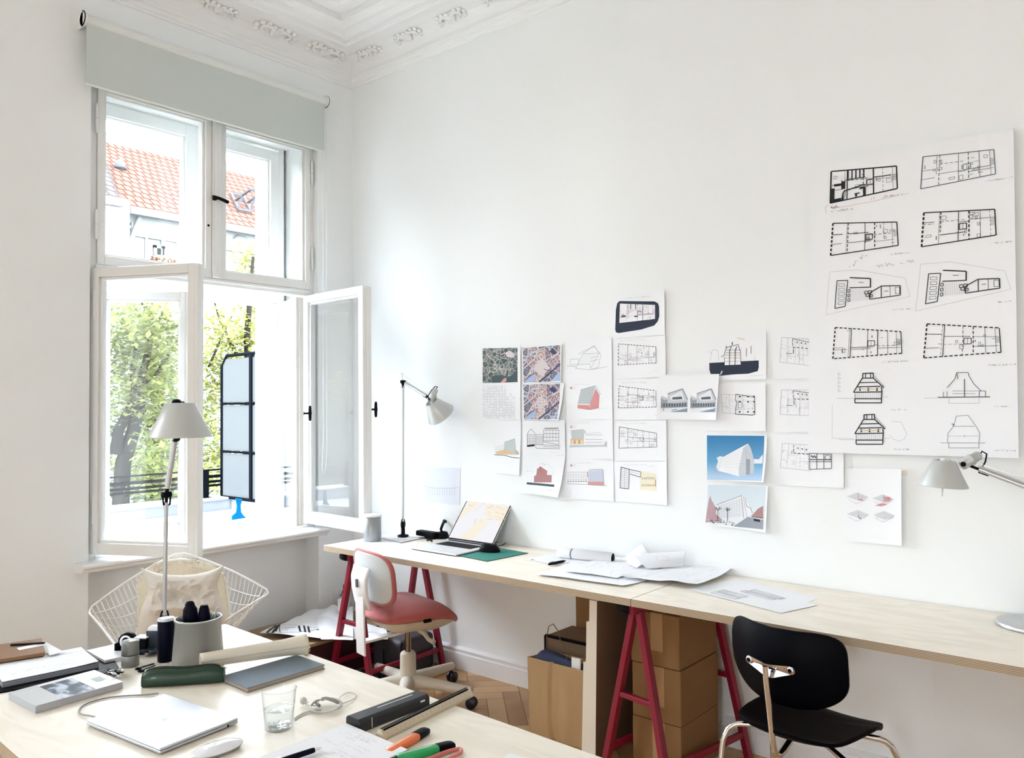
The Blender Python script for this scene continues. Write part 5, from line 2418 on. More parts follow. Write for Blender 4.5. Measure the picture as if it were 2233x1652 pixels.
# runs toward the camera, its left edge seen from (755,1576) to (560,1652)
ne = (tz(585, 1643, .014) - n0).normalized()
q = [n0, n1, n1 + ne * .30, n0 + ne * .30]
nk = thing('notebook', 'open notebook with faint writing at the front of the table', 'notebook', (q[0] + q[2]) / 2 - UP * .014)
b = MB()
quadbox(b, [p + (p - (q[0] + q[2]) / 2) * .015 for p in q], DZ, DZ + .003)
quadbox(b, [p + (p - (q[0] + q[2]) / 2) * .015 for p in (q[1], q[2], q[2] + nd * .004, q[1] + nd * .004)], DZ, DZ + .013)
b.build('cover', mat('dark_grey_cover', (44, 46, 52), .5), nk)
s = Sheet([q[0], q[1], q[2], q[3]], UP)
quadbox(s.b, q, DZ + .003, DZ + .0138)
r_ = random.Random(9)
for k in range(16):
    u, v = r_.uniform(.12, .8), .08 + .045 * k
    s.scribble(u * .6 + .08, v, .05 + r_.random() * .05, LIGHTI, .007, 80 + k, wid=.0005)
for u in (.38, .46, .54):
    s.box(u, .10, u + .035, .13, .0007, LIGHTI)
po = s.b.build('pages', s.mats, nk, recalc=False)
pen('dark pen with a metal tip lying across the open notebook', tz(572, 1672, .026), tz(702, 1629, .022), NAVYP, .0058, name='pen')
# corner of a white sheet at the front edge
s = Sheet([tz(1112, 1641, .0008), tz(1168, 1658, .0008), tz(1130, 1700, .0008), tz(1078, 1668, .0008)], UP)
s.build('paper_sheet', 'small white sheet at the very front edge of the table', 'paper')

# white cable knotted up beside the glass
b = MB()
cw = mat('pale_cable', (196, 194, 188), .4)
bundle = thing('earphones', 'tangled pale earphone cable beside the drinking glass', 'earphones', tz(715, 1540))
P6 = lambda x, y, h: tz(x, y, h)
loops = []
for k in range(5):
    o_ = k * 1.3
    loops += [P6(672 + o_, 1544 - k, .004 + k * .0022), P6(690, 1529 - k * .8, .010 + k * .002), P6(722 - o_, 1521 + k, .012 + k * .0015), P6(745 - k, 1529 + k, .011), P6(742 - k * 2, 1543 + k * .5, .006 + k * .001), P6(712, 1550 + k * .6, .003 + k * .0015), P6(686 + k, 1551, .003 + k * .002)]
b.tube(smooth(loops, 4), .0014, 6)
b.tube(smooth([P6(735, 1530, .010), P6(745, 1516, .006), P6(762, 1509, .003), P6(777, 1515, .002), P6(768, 1525, .003), P6(748, 1533, .006)], 6), .0013, 6)
b.tube(smooth([P6(700, 1548, .004), P6(670, 1551, .002), P6(650, 1560, .0016), P6(642, 1566, .0016)], 6), .0013, 6)
b.tube(smooth([P6(700, 1551, .004), P6(672, 1555, .002), P6(652, 1563, .0016), P6(643, 1570, .0016)], 6), .0013, 6)
b.tube(smooth([P6(672, 1530, .004), P6(668, 1536, .006), P6(690, 1538, .010)], 6), .0013, 6)
b.build('cable', cw, bundle)
b = MB()
b.tube(smooth([P6(702, 1524, .016), P6(712, 1522, .020), P6(728, 1527, .020), P6(738, 1532, .016)], 6), .0042, 8)
b.tube(smooth([P6(690, 1532, .012), P6(696, 1538, .014)], 4), .004, 8)
b.build('cable_wrap', mat('grey_wrap', (128, 124, 118), .6), bundle)
b = MB()
e_ = P6(661, 1527, .011)
b.lathe([(0, -.004), (.007, -.003), (.0095, .002), (.0085, .006), (.004, .008), (0, .008)], e_, (cr * .5 - cf * .8 + UP * .3), 16)
b.tube([e_, P6(668, 1534, .006)], .002, 6)
b.build('earpiece', mat('ear_silicone', (206, 206, 204), .35), bundle)

# black case and triangular scale
cA, cB = tz(770, 1592, 0), tz(921, 1534, 0)
dd_ = (cB - cA).normalized()
sv = UP.cross(dd_)
ks = thing('ruler_case', 'long black case lying beside the triangular scale rule', 'case', (cA + cB) / 2)
b = MB()
prof = [(-.026, 0), (.026, 0), (.027, .004), (.0265, .024), (.020, .030), (-.020, .030), (-.0265, .024), (-.027, .004)]
T = M(((sv.x, 0, dd_.x, cA.x), (sv.y, 0, dd_.y, cA.y), (0, 1, 0, DZ), (0, 0, 0, 1)))
b.prism(prof, .0, (cB - cA).length, T)
b.build('body', mat('black_case_vinyl', (22, 24, 30), .5), ks, bevel=.002)
b = MB()
for o_ in (.004,):
    b.bar(cA + dd_ * .075 + sv * o_ + UP * .0302, cB - dd_ * .03 + sv * o_ + UP * .0302, .0028, .0008)
b.bar(cB - dd_ * .030 - sv * .0272 + UP * .020, cB - dd_ * .016 - sv * .0272 + UP * .020, .0012, .004)
b.bar(cA + dd_ * .035 - sv * .0272 + UP * .003, cA + dd_ * .035 - sv * .0262 + UP * .026, .0016, .0008)
b.build('white_print', mat('white_print', (222, 224, 226), .5), ks)
rA, rB = tz(828, 1612, 0), tz(1022, 1516, 0)
dd_ = (rB - rA).normalized()
sv = UP.cross(dd_)
sr = thing('scale_rule', 'triangular wooden scale rule with a black stripe on the front table', 'ruler', (rA + rB) / 2)
L_ = (rB - rA).length
T = M(((sv.x, 0, dd_.x, rA.x), (sv.y, 0, dd_.y, rA.y), (0, 1, 0, DZ), (0, 0, 0, 1)))
b = MB()
tri = [(-.0155, 0), (.0155, 0), (.0165, .0025), (.004, .0225), (-.004, .0225), (-.0165, .0025)]
b.prism(tri, 0, L_, T)
b.build('body', mat('pale_boxwood', (204, 190, 164), .5), sr, bevel=.001)


def rp(side, t, h):
    """a point on the left (-1) or right (1) slope at height fraction t"""
    x = side * (.0166 + (.0042 - .0166) * h)
    z = .0026 + (.0226 - .0026) * h
    return T @ V((x, z, t))


b = MB()
for sd in (-1, 1):
    nn_ = (T.to_3x3() @ V((sd * .85, .52, 0))).normalized() * .0003
    b.face([rp(sd, .006, .80) + nn_, rp(sd, L_ - .01, .80) + nn_, rp(sd, L_ - .01, .98) + nn_, rp(sd, .006, .98) + nn_])
nn_ = UP * .0003
b.face([T @ V((-.0038, .0226, .004)) + nn_, T @ V((.0038, .0226, .004)) + nn_, T @ V((.0038, .0226, L_ - .008)) + nn_, T @ V((-.0038, .0226, L_ - .008)) + nn_])
b.build('black_stripe', BLACKP, sr, recalc=False)
b = MB()
r_ = random.Random(8)
for sd in (-1, 1):
    nn_ = (T.to_3x3() @ V((sd * .85, .52, 0))).normalized() * .00035
    k = 0
    t = .012
    while t < L_ - .012:
        hh = .30 if k % 10 == 0 else (.2 if k % 5 == 0 else .13)
        b.face([rp(sd, t, .02) + nn_, rp(sd, t + .0003, .02) + nn_, rp(sd, t + .0003, .02 + hh) + nn_, rp(sd, t, .02 + hh) + nn_])
        if k % 10 == 0:
            for j in range(3):
                a_ = t + .001 + j * .0012
                b.face([rp(sd, a_, .42) + nn_, rp(sd, a_ + .0005, .42) + nn_, rp(sd, a_ + .0007 * r_.random(), .60) + nn_, rp(sd, a_ + .0002, .60) + nn_])
        t += .0015
        k += 1
b.build('graduation', GREYI, sr, recalc=False)


# highlighters
def marker(label, p, q, col, name='highlighter'):
    p, q = V(p), V(q)
    d = (q - p).normalized()
    s_ = UP.cross(d).normalized()
    L_ = (q - p).length
    t = thing(name, label, 'marker', (p + q) / 2, 'highlighter pens')
    body = mat('marker_' + name + str(col[0]), col, .3, coat=.3)

    def sect(k, w2, h2, z):
        pts = []
        for j in range(16):
            a = 2 * PI * j / 16
            pts.append(p + d * k + s_ * (math.copysign(abs(math.cos(a)) ** .6, math.cos(a)) * w2) + UP * (z + math.copysign(abs(math.sin(a)) ** .6, math.sin(a)) * h2))
        return pts

    def loft(secs, m, nm):
        b = MB()
        n0 = len(secs[0])
        vs = [v for s in secs for v in s]
        fs = []
        for i in range(len(secs) - 1):
            for j in range(n0):
                j2 = (j + 1) % n0
                fs.append((i * n0 + j, i * n0 + j2, (i + 1) * n0 + j2, (i + 1) * n0 + j))
        b.add(vs, fs, 0, True)
        b.face(list(reversed(secs[0])))
        b.face(secs[-1])
        return b.build(nm, m, t)
    loft([sect(0, .010, .0068, .008), sect(.004, .0125, .008, .0082), sect(L_ * .66, .0130, .0082, .0083), sect(L_ * .70, .0122, .0076, .0083)], body, 'barrel')
    loft([sect(L_ * .70, .0132, .0084, .0085), sect(L_ * .90, .0128, .0080, .0085), sect(L_ * .97, .0110, .0068, .0080), sect(L_, .0085, .0048, .0075)], BLACKP, 'cap')
    b = MB()
    b.bar(p + d * .01 + UP * .0166, p + d * L_ * .6 + UP * .0168, .0030, .0006, UP)
    b.build('print', mat('pale_print', tuple(int(c + (255 - c) * .55) for c in col), .4), t)
    return t


marker('orange highlighter with a black cap beside the notebook', tz(846, 1650, 0), tz(932, 1598, 0), (236, 112, 44))
marker('green highlighter with a black cap at the table front', tz(866, 1662, 0), tz(990, 1630, 0), (22, 156, 84))
# pink rubber band loop
b = MB()
pts = [tz(x, y, .006) for x, y in ((1006, 1635), (1000, 1632), (975, 1638), (945, 1650), (925, 1662), (922, 1672), (940, 1670), (965, 1660), (990, 1649), (1004, 1641))]
b.tube(smooth(pts + [pts[0]], 5), .0042, 8, closed=False)
tag(b.build('rubber_band', mat('translucent_pink_rubber', (206, 116, 106), .3, spec=.6)), 'pink rubber loop lying in front of the green highlighter', 'band')

# green pencil case
gA, gB = tz(306, 1502, 0), tz(486, 1491, 0)
gd = (gB - gA).normalized()
gs = UP.cross(gd)
pcs = thing('pencil_case', 'dark green leather pencil case on the front table', 'pencil case', (gA + gB) / 2)
GL = (gB - gA).length


def case_pt(u, v):
    """u along, v round the section"""
    a = v * 2 * PI
    t = 2 * u - 1
    end = (1 - abs(t) ** 9)
    wd = .021 * (.75 + .25 * end) * (1 + .10 * math.sin(u * 5))
    ht = (.047 - .006 * abs(t) ** 2 + .003 * math.sin(u * 9)) * (.86 + .14 * end)
    c_, s_ = math.cos(a), math.sin(a)
    x = math.copysign(abs(c_) ** .7, c_) * wd * (1 - .45 * max(0, s_))
    z = ht / 2 + math.copysign(abs(s_) ** .55, s_) * ht / 2
    return gA + gd * (GL * u) + gs * (x + .02) + UP * (z + .0006)


b = MB()
b.grid(case_pt, 36, 24, cv_=True)
b.face([case_pt(0, k / 24) for k in range(24)])
b.face([case_pt(1, k / 24) for k in reversed(range(24))])
b.build('case_body', mat('bottle_green_leather', (8, 50, 30), .38, bump=.1, bscale=220, coat=.15), pcs)
b = MB()
zp = [case_pt(k / 24, .25) + UP * .0008 for k in range(1, 24)]
b.tube(zp, [.0016] + [.0034] * 21 + [.0016], 8)
b.build('zip', mat('dark_zip', (16, 18, 24), .5), pcs)
b = MB()
b.bar(zp[-1] + UP * .001, zp[-1] + gd * .014 - UP * .006, .006, .002)
b.build('zip_pull', mat('brass_pull', (150, 140, 110), .3, .8), pcs)
b = MB()
b.tube([case_pt(k / 30, .43) for k in range(31)], .0009, 6)
b.tube([case_pt(0.985, k / 24) for k in range(25)], .0010, 6)
b.tube([case_pt(0.015, k / 24) for k in range(25)], .0010, 6)
b.build('piping', mat('dark_green_piping', (10, 44, 30), .45), pcs)

# grey notebook
q, e1, e2, w_, h_, c = squared([tz(*p, .013) for p in ((486, 1478), (540, 1499), (708, 1449), (640, 1424))])
gn = thing('notebook', 'slate grey linen notebook lying beside the paper roll', 'notebook', c - UP * .013)
b = MB()
quadbox(b, q, DZ + .0105, DZ + .013)
quadbox(b, q, DZ, DZ + .0022)
cvr = b.build('cover', mat('slate_linen', (112, 124, 136), .75, var=.10, scale=50, bump=.15, bscale=700), gn, bevel=.0006)
b = MB()
quadbox(b, [p.lerp(c, .018) for p in q], DZ + .002, DZ + .0107)
b.build('pages', mat('page_block', (168, 148, 128), .8), gn)

# paper roll
r0, r1 = tz(436, 1461, .017), tz(668, 1419, .0215)
r0.z = DZ + .0215 + .022
r1.z = DZ + .029 + .013
prl = thing('paper_roll', 'cream paper roll lying across the grey notebook', 'roll', (r0 + r1) / 2 - UP * .03)
d = (r1 - r0).normalized()
Lr = (r1 - r0).length
b = MB()
sv, uv, _ = basis(d)


def rollpt(u, v):
    a = v * 2 * PI * 2.3
    rr = .0205 - .0011 * (v * 2.3) + .004 * max(0, u - .78) / .22 * (1 if v < .45 else .4)
    rr *= 1 + .25 * u
    return r0 + d * (Lr * u) + (sv * math.cos(a) + uv * math.sin(a)) * rr


b.grid(rollpt, 24, 70)
b.build('paper', mat('cream_roll_paper', (224, 216, 200), .75), prl, solid=.0006)
b = MB()
quadbox(b, [tz(x, y) for x, y in ((655, 1424), (668, 1430), (677, 1419), (664, 1414))], DZ, DZ + .014)
tag(b.build('wood_block', mat('oak_block', (168, 128, 88), .6)), 'small brown wood block under the far end of the paper roll', 'block')

# big tapered pot with tools
pp = tz(432, 1453)
pot = thing('tool_pot', 'grey tapered metal pot holding tool handles on the front table', 'pot', pp)
b = MB()
Rb, Rt, Hp = .0735, .0625, .142
ex_ = 1.0
b.lathe([(0, .001), (Rb - .002, .0), (Rb, .002), (Rt, Hp - .003), (Rt + .0045, Hp - .002), (Rt + .0050, Hp + .002), (Rt + .001, Hp + .0035), (Rt - .002, Hp), (Rt - .003, Hp - .01), (Rb - .004, .006), (0, .005)], pp, n=64)
b.build('pot_body', mat('silver_grey_lacquer', (168, 168, 164), .36, .45), pot, recalc=False)


def handle_tool(label, p, ax, prof, m, name='screwdriver'):
    t = thing(name, label, 'tool', p, 'tools in the grey pot')
    b = MB()
    b.lathe(prof, p, ax, 20)
    b.build('handle', m, t)
    b = MB()
    b.tube([V(p), V(p) - V(ax).normalized() * .088], .003, 8)
    b.build('shaft', CHROME, t)
    return t


handle_tool('tall navy tool handle at the left in the grey pot', pp - cr * .020 + UP * (Hp - .040), UP * 1 + cr * -.06,
            [(.006, -.005), (.021, 0), (.021, .05), (.0195, .066), (.014, .076), (.013, .082), (.009, .088), (0, .09)], NAVYP)
handle_tool('short navy tool handle in the middle of the grey pot', pp + cr * .016 + cf * .004 + UP * (Hp - .040), UP,
            [(.006, -.005), (.0165, 0), (.017, .03), (.0165, .052), (.0125, .070), (.0105, .076), (.0055, .077), (0, .077)], NAVYP)
t = thing('teaspoon', 'small grey spoon leaning at the right in the grey pot', 'spoon', pp + cr * .045 + UP * .09, 'tools in the grey pot')
b = MB()
q0 = pp + cr * .036 + UP * .02
q1 = pp + cr * .050 + UP * (Hp + .012)
b.tube([q0, q1, q1 + cr * .004 + UP * .012, q1 + cr * .007 + UP * .018], [.0018, .002, .0024, .0034], 8)
b.build('handle', SATIN, t)
b = MB()
b.lathe([(0, .0), (.012, .004), (.016, .012), (.013, .020), (0, .022)], pp + cr * .038 + cf * .01 + UP * (Hp - .010), (.3, .2, 1), 14, sy=.5)
b.build('bowl', mat('grey_metal_bowl', (120, 126, 124), .4, .5), t)

# black tin, white box, canister, tape dispenser, strap
pt_ = tz(362, 1440)
tin = thing('tall_tin', 'tall black tin with a pale lid beside the grey pot', 'tin', pt_)
b = MB()
b.lathe([(0, 0), (.0225, 0), (.0245, .002), (.0245, .119), (.0235, .1205), (0, .1205)], pt_, n=40, sx=1, sy=.9)
b.build('body', NAVYP, tin)
b = MB()
b.lathe([(0, .128), (.0238, .128), (.0255, .126), (.0255, .1215), (.0238, .1205), (0, .1205)], pt_, n=40, sy=.9)
b.build('lid', mat('pale_lid', (224, 226, 236), .3, .2), tin)
pb_ = tz(345, 1421)
wb = thing('plastic_box', 'white rounded plastic box with a dark side behind the black tin', 'box', pb_)
b = MB()
T = M.Translation(pb_) @ M.Rotation(R(38), 4, 'Z')
b.box((-.030, -.017, 0), (.022, .017, .083), 0, T)
b.build('shell', WHITEP, wb, bevel=.012, bseg=5)
b = MB()
b.box((-.029, -.0185, .002), (.023, -.016, .070), 0, T)
b.build('dark_panel', mat('slate_panel', (58, 70, 86), .4), wb)
pk = tz(284, 1451)
ca_ = thing('canister', 'small two part silver canister at the middle of the front table', 'canister', pk)
b = MB()
b.lathe([(0, 0), (.0235, 0), (.0245, .0015), (.0245, .033), (.0235, .034), (0, .034)], pk, n=36)
b.build('base', mat('canister_metal', (138, 140, 138), .45, .3), ca_)
b = MB()
b.lathe([(.0238, .0335), (.0238, .0365)], pk, n=36)
b.build('joint_ring', BLACKP, ca_)
b = MB()
b.lathe([(0, .036), (.0245, .036), (.0240, .068), (.0250, .071), (.0245, .0735), (0, .0735)], pk, n=36)
b.build('lid', mat('satin_lid', (156, 158, 156), .35, .3), ca_)
pd_ = tz(292, 1424)
td = thing('tape_dispenser', 'black and white tape dispenser at the far edge of the front table', 'dispenser', pd_)
T = M.Translation(pd_) @ M.Rotation(R(35), 4, 'Z')
b = MB()
b.box((-.055, -.016, 0), (.045, .016, .014), 0, T)
b.box((.010, -.017, .010), (.048, .017, .050), 0, T)
b.box((-.055, -.016, .01), (-.048, .016, .034), 0, T)
b.build('base', BLACKP, td, bevel=.002)
b = MB()
b.box((.010, -.0175, .050), (.049, .0175, .054), 0, T)
b.build('top_plate', WHITEP, td, bevel=.001)
b = MB()
cxd = T @ V((-.020, 0, .038))
axd = T.to_3x3() @ V((0, 1, 0))
b.lathe([(.012, -.010), (.026, -.010), (.026, .010), (.012, .010), (.012, -.010)], cxd, axd, 28)
b.lathe([(0, -.013), (.011, -.013), (.011, .013), (0, .013)], cxd, axd, 20)
b.build('tape_roll', BLACKP, td)
b = MB()
for sg in (-1, 1):
    b.lathe([(.014, .0105), (.020, .0107), (.020, .0112), (.014, .011)], cxd, axd * sg, 24)
b.build('tape_core', WHITEP, td)
b = MB()
r_ = random.Random(12)
pts = [tz(304 + 40 * math.sin(k * 1.1) ** 2 + r_.uniform(-4, 4), 1417 + 5 * math.sin(k * 2.3), .006 + .012 * abs(math.sin(k * 1.7))) for k in range(16)]
b.tube(smooth(pts, 4), .0048, 8)
tag(b.build('strap', mat('dark_blue_strap', (22, 40, 62), .6)), 'dark blue strap bunched up behind the canister', 'strap')
b = MB()
q0, q1 = tz(318, 1424, .010), tz(344, 1419, .010)
b.tube([q0, q1], .004, 10)
b.lathe([(.004, -.003), (.008, -.003), (.008, .003), (.004, .003), (.004, -.003)], q0, (0, 1, .2), 14)
tag(b.build('swivel_clip', CHROME), 'small shiny swivel clip lying by the dark blue strap', 'clip')
# scissors
sc2 = thing('scissors', 'small black scissors lying behind the green pencil case', 'scissors', tz(318, 1457))
b = MB()
b.bar(tz(305, 1455, .003), tz(336, 1446, .003), .005, .0022)
b.bar(tz(308, 1461, .005), tz(339, 1450, .005), .005, .0022)
b.build('blade', BLACKP, sc2)
b = MB()
for c_ in (tz(308, 1462.5, .004), tz(302, 1457.5, .004)):
    b.tube([c_ + (cr * math.cos(a) * .008 + V((-cr.y, cr.x, 0)).normalized() * math.sin(a) * .0065) for a in [k * PI / 8 for k in range(16)]], .0021, 6, closed=True)
b.build('finger_ring', BLACKP, sc2)

# printed matter at the left
zst = DZ
q, e1, e2, w_, h_, c = squared([tz(*p, .020) for p in ((2, 1489), (212, 1443), (180, 1411), (-20, 1446))])
stk = thing('paper_stack', 'thick stack of printed sheets bound in grey on the left of the table', 'paper stack', c - UP * .02)
b = MB()
quadbox(b, q, DZ + .005, DZ + .0185)
b.build('page_block', mat('grey_page_block', (128, 132, 142), .8), stk)
s = Sheet([q[3] + UP * 0, q[2], q[1], q[0]], UP, curl=lambda u, v: .0004 + .004 * u ** 6 * v ** 3, nu=14, nv=14)
r_ = random.Random(17)
for k in range(20):
    u, v = r_.uniform(.05, .8), r_.uniform(.1, .85)
    s.text(u, v, .03 + .03 * r_.random(), LIGHTI, .006, 90 + k)
s.b.build('top_sheet', s.mats, stk, recalc=False)
qf, e1f, e2f, wf, hf, cf_ = squared([tz(*p, .004) for p in ((-4, 1514), (268, 1455), (240, 1436), (-10, 1470))])
b = MB()
quadbox(b, qf, DZ, DZ + .0045)
fo = b.build('portfolio', BLACKP, bevel=.001)
tag(fo, 'thin black portfolio under the stack of printed sheets', 'portfolio')
q, e1, e2, w_, h_, c = squared([tz(*p, .018) for p in ((13, 1508), (76, 1537), (270, 1488), (212, 1461))])
mg = thing('magazine', 'magazine with a blue grey photo on its cover at the left of the table', 'magazine', c - UP * .018)
b = MB()
quadbox(b, q, DZ + .001, DZ + .0176)
b.build('pages', mat('magazine_pages', (176, 176, 182), .7), mg)
s = Sheet([q[0], q[3], q[2], q[1]], UP)          # spine along the left
s.q = [q[0] + UP * .0, q[3], q[2], q[1]]


def covermat():
    m, n, bs = nt('cover_photo')
    tc = n.nodes.new('ShaderNodeTexCoord')
    mp = n.nodes.new('ShaderNodeMapping')
    mp.inputs['Scale'].default_value = (16, 26, 1)
    mp.inputs['Rotation'].default_value = (0, 0, .5)
    no = n.nodes.new('ShaderNodeTexNoise')
    no.inputs['Scale'].default_value = 1.0
    no.inputs['Detail'].default_value = 5
    rp = ramp(n, [(.42, (18, 34, 58)), (.50, (70, 92, 118)), (.58, (186, 200, 214)), (.8, (228, 234, 240))])
    n.links.new(tc.outputs['Object'], mp.inputs['Vector'])
    n.links.new(mp.outputs['Vector'], no.inputs['Vector'])
    n.links.new(no.outputs['Fac'], rp.inputs['Fac'])
    n.links.new(rp.outputs['Color'], bs.inputs['Base Color'])
    bs.inputs['Roughness'].default_value = .3
    return m


s.b = MB()
s.mats = [mat('magazine_cover', (232, 233, 236), .35)]
s.b.face([s.P(0, 0, .0001), s.P(1, 0, .0001), s.P(1, 1, .0001), s.P(0, 1, .0001)])
s.rect(.0, .0, .30, 1, mat('grey_cover_band', (204, 206, 208), .35))
s.rect(.30, .12, .68, .98, covermat())
s.rect(.80, .42, .92, .66, GREYW)
s.text(.06, .2, .05, PAPER, .008, 3)
s.text(.70, .12, .08, LIGHTI, .006, 4)
s.b.build('cover', s.mats, mg, recalc=False)
# white book at the far edge
q, e1, e2, w_, h_, c = squared([tz(*p, .012) for p in ((186, 1417), (232, 1440), (290, 1424), (252, 1404))])
b = MB()
quadbox(b, q, DZ, DZ + .012)
tag(b.build('white_book', mat('white_book_cover', (232, 234, 240), .5), bevel=.001), 'thin white book at the far edge of the front table', 'book')
# brown folder on a white sleeve
ZF = DZ + .034
q, e1, e2, w_, h_, c = squared([at(*p, 'z', ZF) for p in ((0, 1437), (114, 1419), (76, 1393), (-40, 1410))])
q, e1, e2, w_, h_, c = squared([p + V((.12, -.02, 0)) * 0 for p in q])
fcx = thing('cabinet', 'low grey cabinet at the far end of the front table, beneath the brown folder', 'cabinet', (1.40, -2.50, 0))
b = MB()
b.box((1.20, -2.66, 0), (1.54, -2.335, DZ))
b.build('body', mat('light_grey_cabinet', (196, 198, 196), .5), fcx, bevel=.003)
for k in range(3):
    b = MB()
    b.box((1.54, -2.65, .05 + k * .22), (1.5435, -2.345, .25 + k * .22))
    dr = b.build('drawer', mat('cabinet_front', (204, 206, 204), .5), fcx, bevel=.001)
    b = MB()
    b.box((1.5435, -2.54, .22 + k * .22), (1.544, -2.45, .235 + k * .22))
    b.build('handle', BLACKM, dr)
un = thing('book', 'dark spined book lying under the brown leather folder', 'book', V((c.x, c.y, DZ)))
b = MB()
qq = [p.lerp(c, .06) for p in q]
quadbox(b, qq, DZ, DZ + .022)
b.build('cover', mat('charcoal_book', (40, 40, 46), .6), un)
s = Sheet([at(*p, 'z', DZ + .026) for p in ((80, 1394), (100, 1399), (140, 1421), (108, 1428))], UP)
s.build('clear_sleeve', 'bluish clear sleeve sticking out from under the brown folder', 'sleeve')
fd = thing('folder', 'brown leather folder on the left end of the table', 'folder', V((c.x, c.y, ZF - .008)))
b = MB()
quadbox(b, q, ZF - .010, ZF)
b.build('cover', mat('brown_leather', (136, 98, 64), .5, var=.06, scale=20, bump=.06, bscale=300), fd, bevel=.002)
s = Sheet([at(*p, 'z', ZF + .0006) for p in ((36, 1412), (92, 1401), (97, 1406), (42, 1417))], UP)
s.b.build('paper_slip', s.mats, fd)
b = MB()
p0, p1 = at(24, 1405, 'z', ZF + .003), at(97, 1401, 'z', ZF + .003)
b.bar(p0, p1, .010, .004)
b.build('clip', BLACKP, fd)
# bunch of keys
ky = thing('key_bunch', 'bunch of dark and shiny keys beside the magazine', 'keys', tz(246, 1464))
b = MB()
r_ = random.Random(3)
for k in range(7):
    a = tz(226 + 40 * r_.random(), 1456 + 20 * r_.random(), .004 + .003 * k)
    c_ = tz(228 + 40 * r_.random(), 1456 + 20 * r_.random(), .004 + .003 * k)
    b.bar(a, c_, .008, .0025)
b.build('key', BLACKP, ky)
b = MB()
for k in range(6):
    a = tz(228 + 36 * r_.random(), 1455 + 14 * r_.random(), .012 + .003 * k)
    b.lathe([(.004, -.001), (.010, -.001), (.010, .001), (.004, .001), (.004, -.001)], a, (r_.uniform(-.6, .6), r_.uniform(-.6, .6), 1), 16)
b.build('key_ring', CHROME, ky)
# ================================================================ drawings pinned to the long wall
NW_ = V((0, -1, 0))


class WS(Sheet):
    """a sheet on the wall given by its corners; drawings are placed by the photograph's positions on that wall"""

    def __init__(s, px, y=-.0035, curl=None, nu=12, nv=12, paper=None):
        s.y = y
        super().__init__(wallq(px, y), NW_, curl=curl, nu=nu, nv=nv, paper=paper)

    def uv(s, x, y):
        p = at(x, y, 'y', s.y)
        u = v = .5
        for _ in range(6):
            c = s.q[0] * (1 - u) * (1 - v) + s.q[1] * u * (1 - v) + s.q[2] * u * v + s.q[3] * (1 - u) * v
            du = (s.q[1] - s.q[0]) * (1 - v) + (s.q[2] - s.q[3]) * v
            dv = (s.q[3] - s.q[0]) * (1 - u) + (s.q[2] - s.q[1]) * u
            e = p - c
            det = du.x * dv.z - du.z * dv.x
            u += (e.x * dv.z - e.z * dv.x) / det
            v += (du.x * e.z - du.z * e.x) / det
        return u, v

    def L(s, pts, w, m):
        s.line([s.uv(*p) for p in pts], w, m)

    def F(s, pts, m):
        s.poly([s.uv(*p) for p in pts], m)

    def D(s, p, q, w, m, on=.012, off=.006):
        s.dash(s.uv(*p), s.uv(*q), w, m, on, off)

    def pic(s, px, m, n=8):
        """picture area over a quad of photograph positions"""
        e = s.lay()
        mi = s.mi(m)
        c = [s.uv(*p) for p in px]
        for i in range(n):
            for j in range(n):
                vs = []
                for (a, b) in ((i, j), (i + 1, j), (i + 1, j + 1), (i, j + 1)):
                    a, b = a / n, b / n
                    u = c[0][0] * (1 - a) * (1 - b) + c[1][0] * a * (1 - b) + c[2][0] * a * b + c[3][0] * (1 - a) * b
                    v = c[0][1] * (1 - a) * (1 - b) + c[1][1] * a * (1 - b) + c[2][1] * a * b + c[3][1] * (1 - a) * b
                    vs.append(s.P(u, v, e))
                s.b.face(vs, mi, True)

    def caption(s, x, y, L_, m=GREYI, h=.005, seed=0):
        u, v = s.uv(x, y)
        s.text(u, v, L_, m, h, seed)


def bil(q, x, y):
    return (q[0][0] * (1 - x) * (1 - y) + q[1][0] * x * (1 - y) + q[2][0] * x * y + q[3][0] * (1 - x) * y,
            q[0][1] * (1 - x) * (1 - y) + q[1][1] * x * (1 - y) + q[2][1] * x * y + q[3][1] * (1 - x) * y)


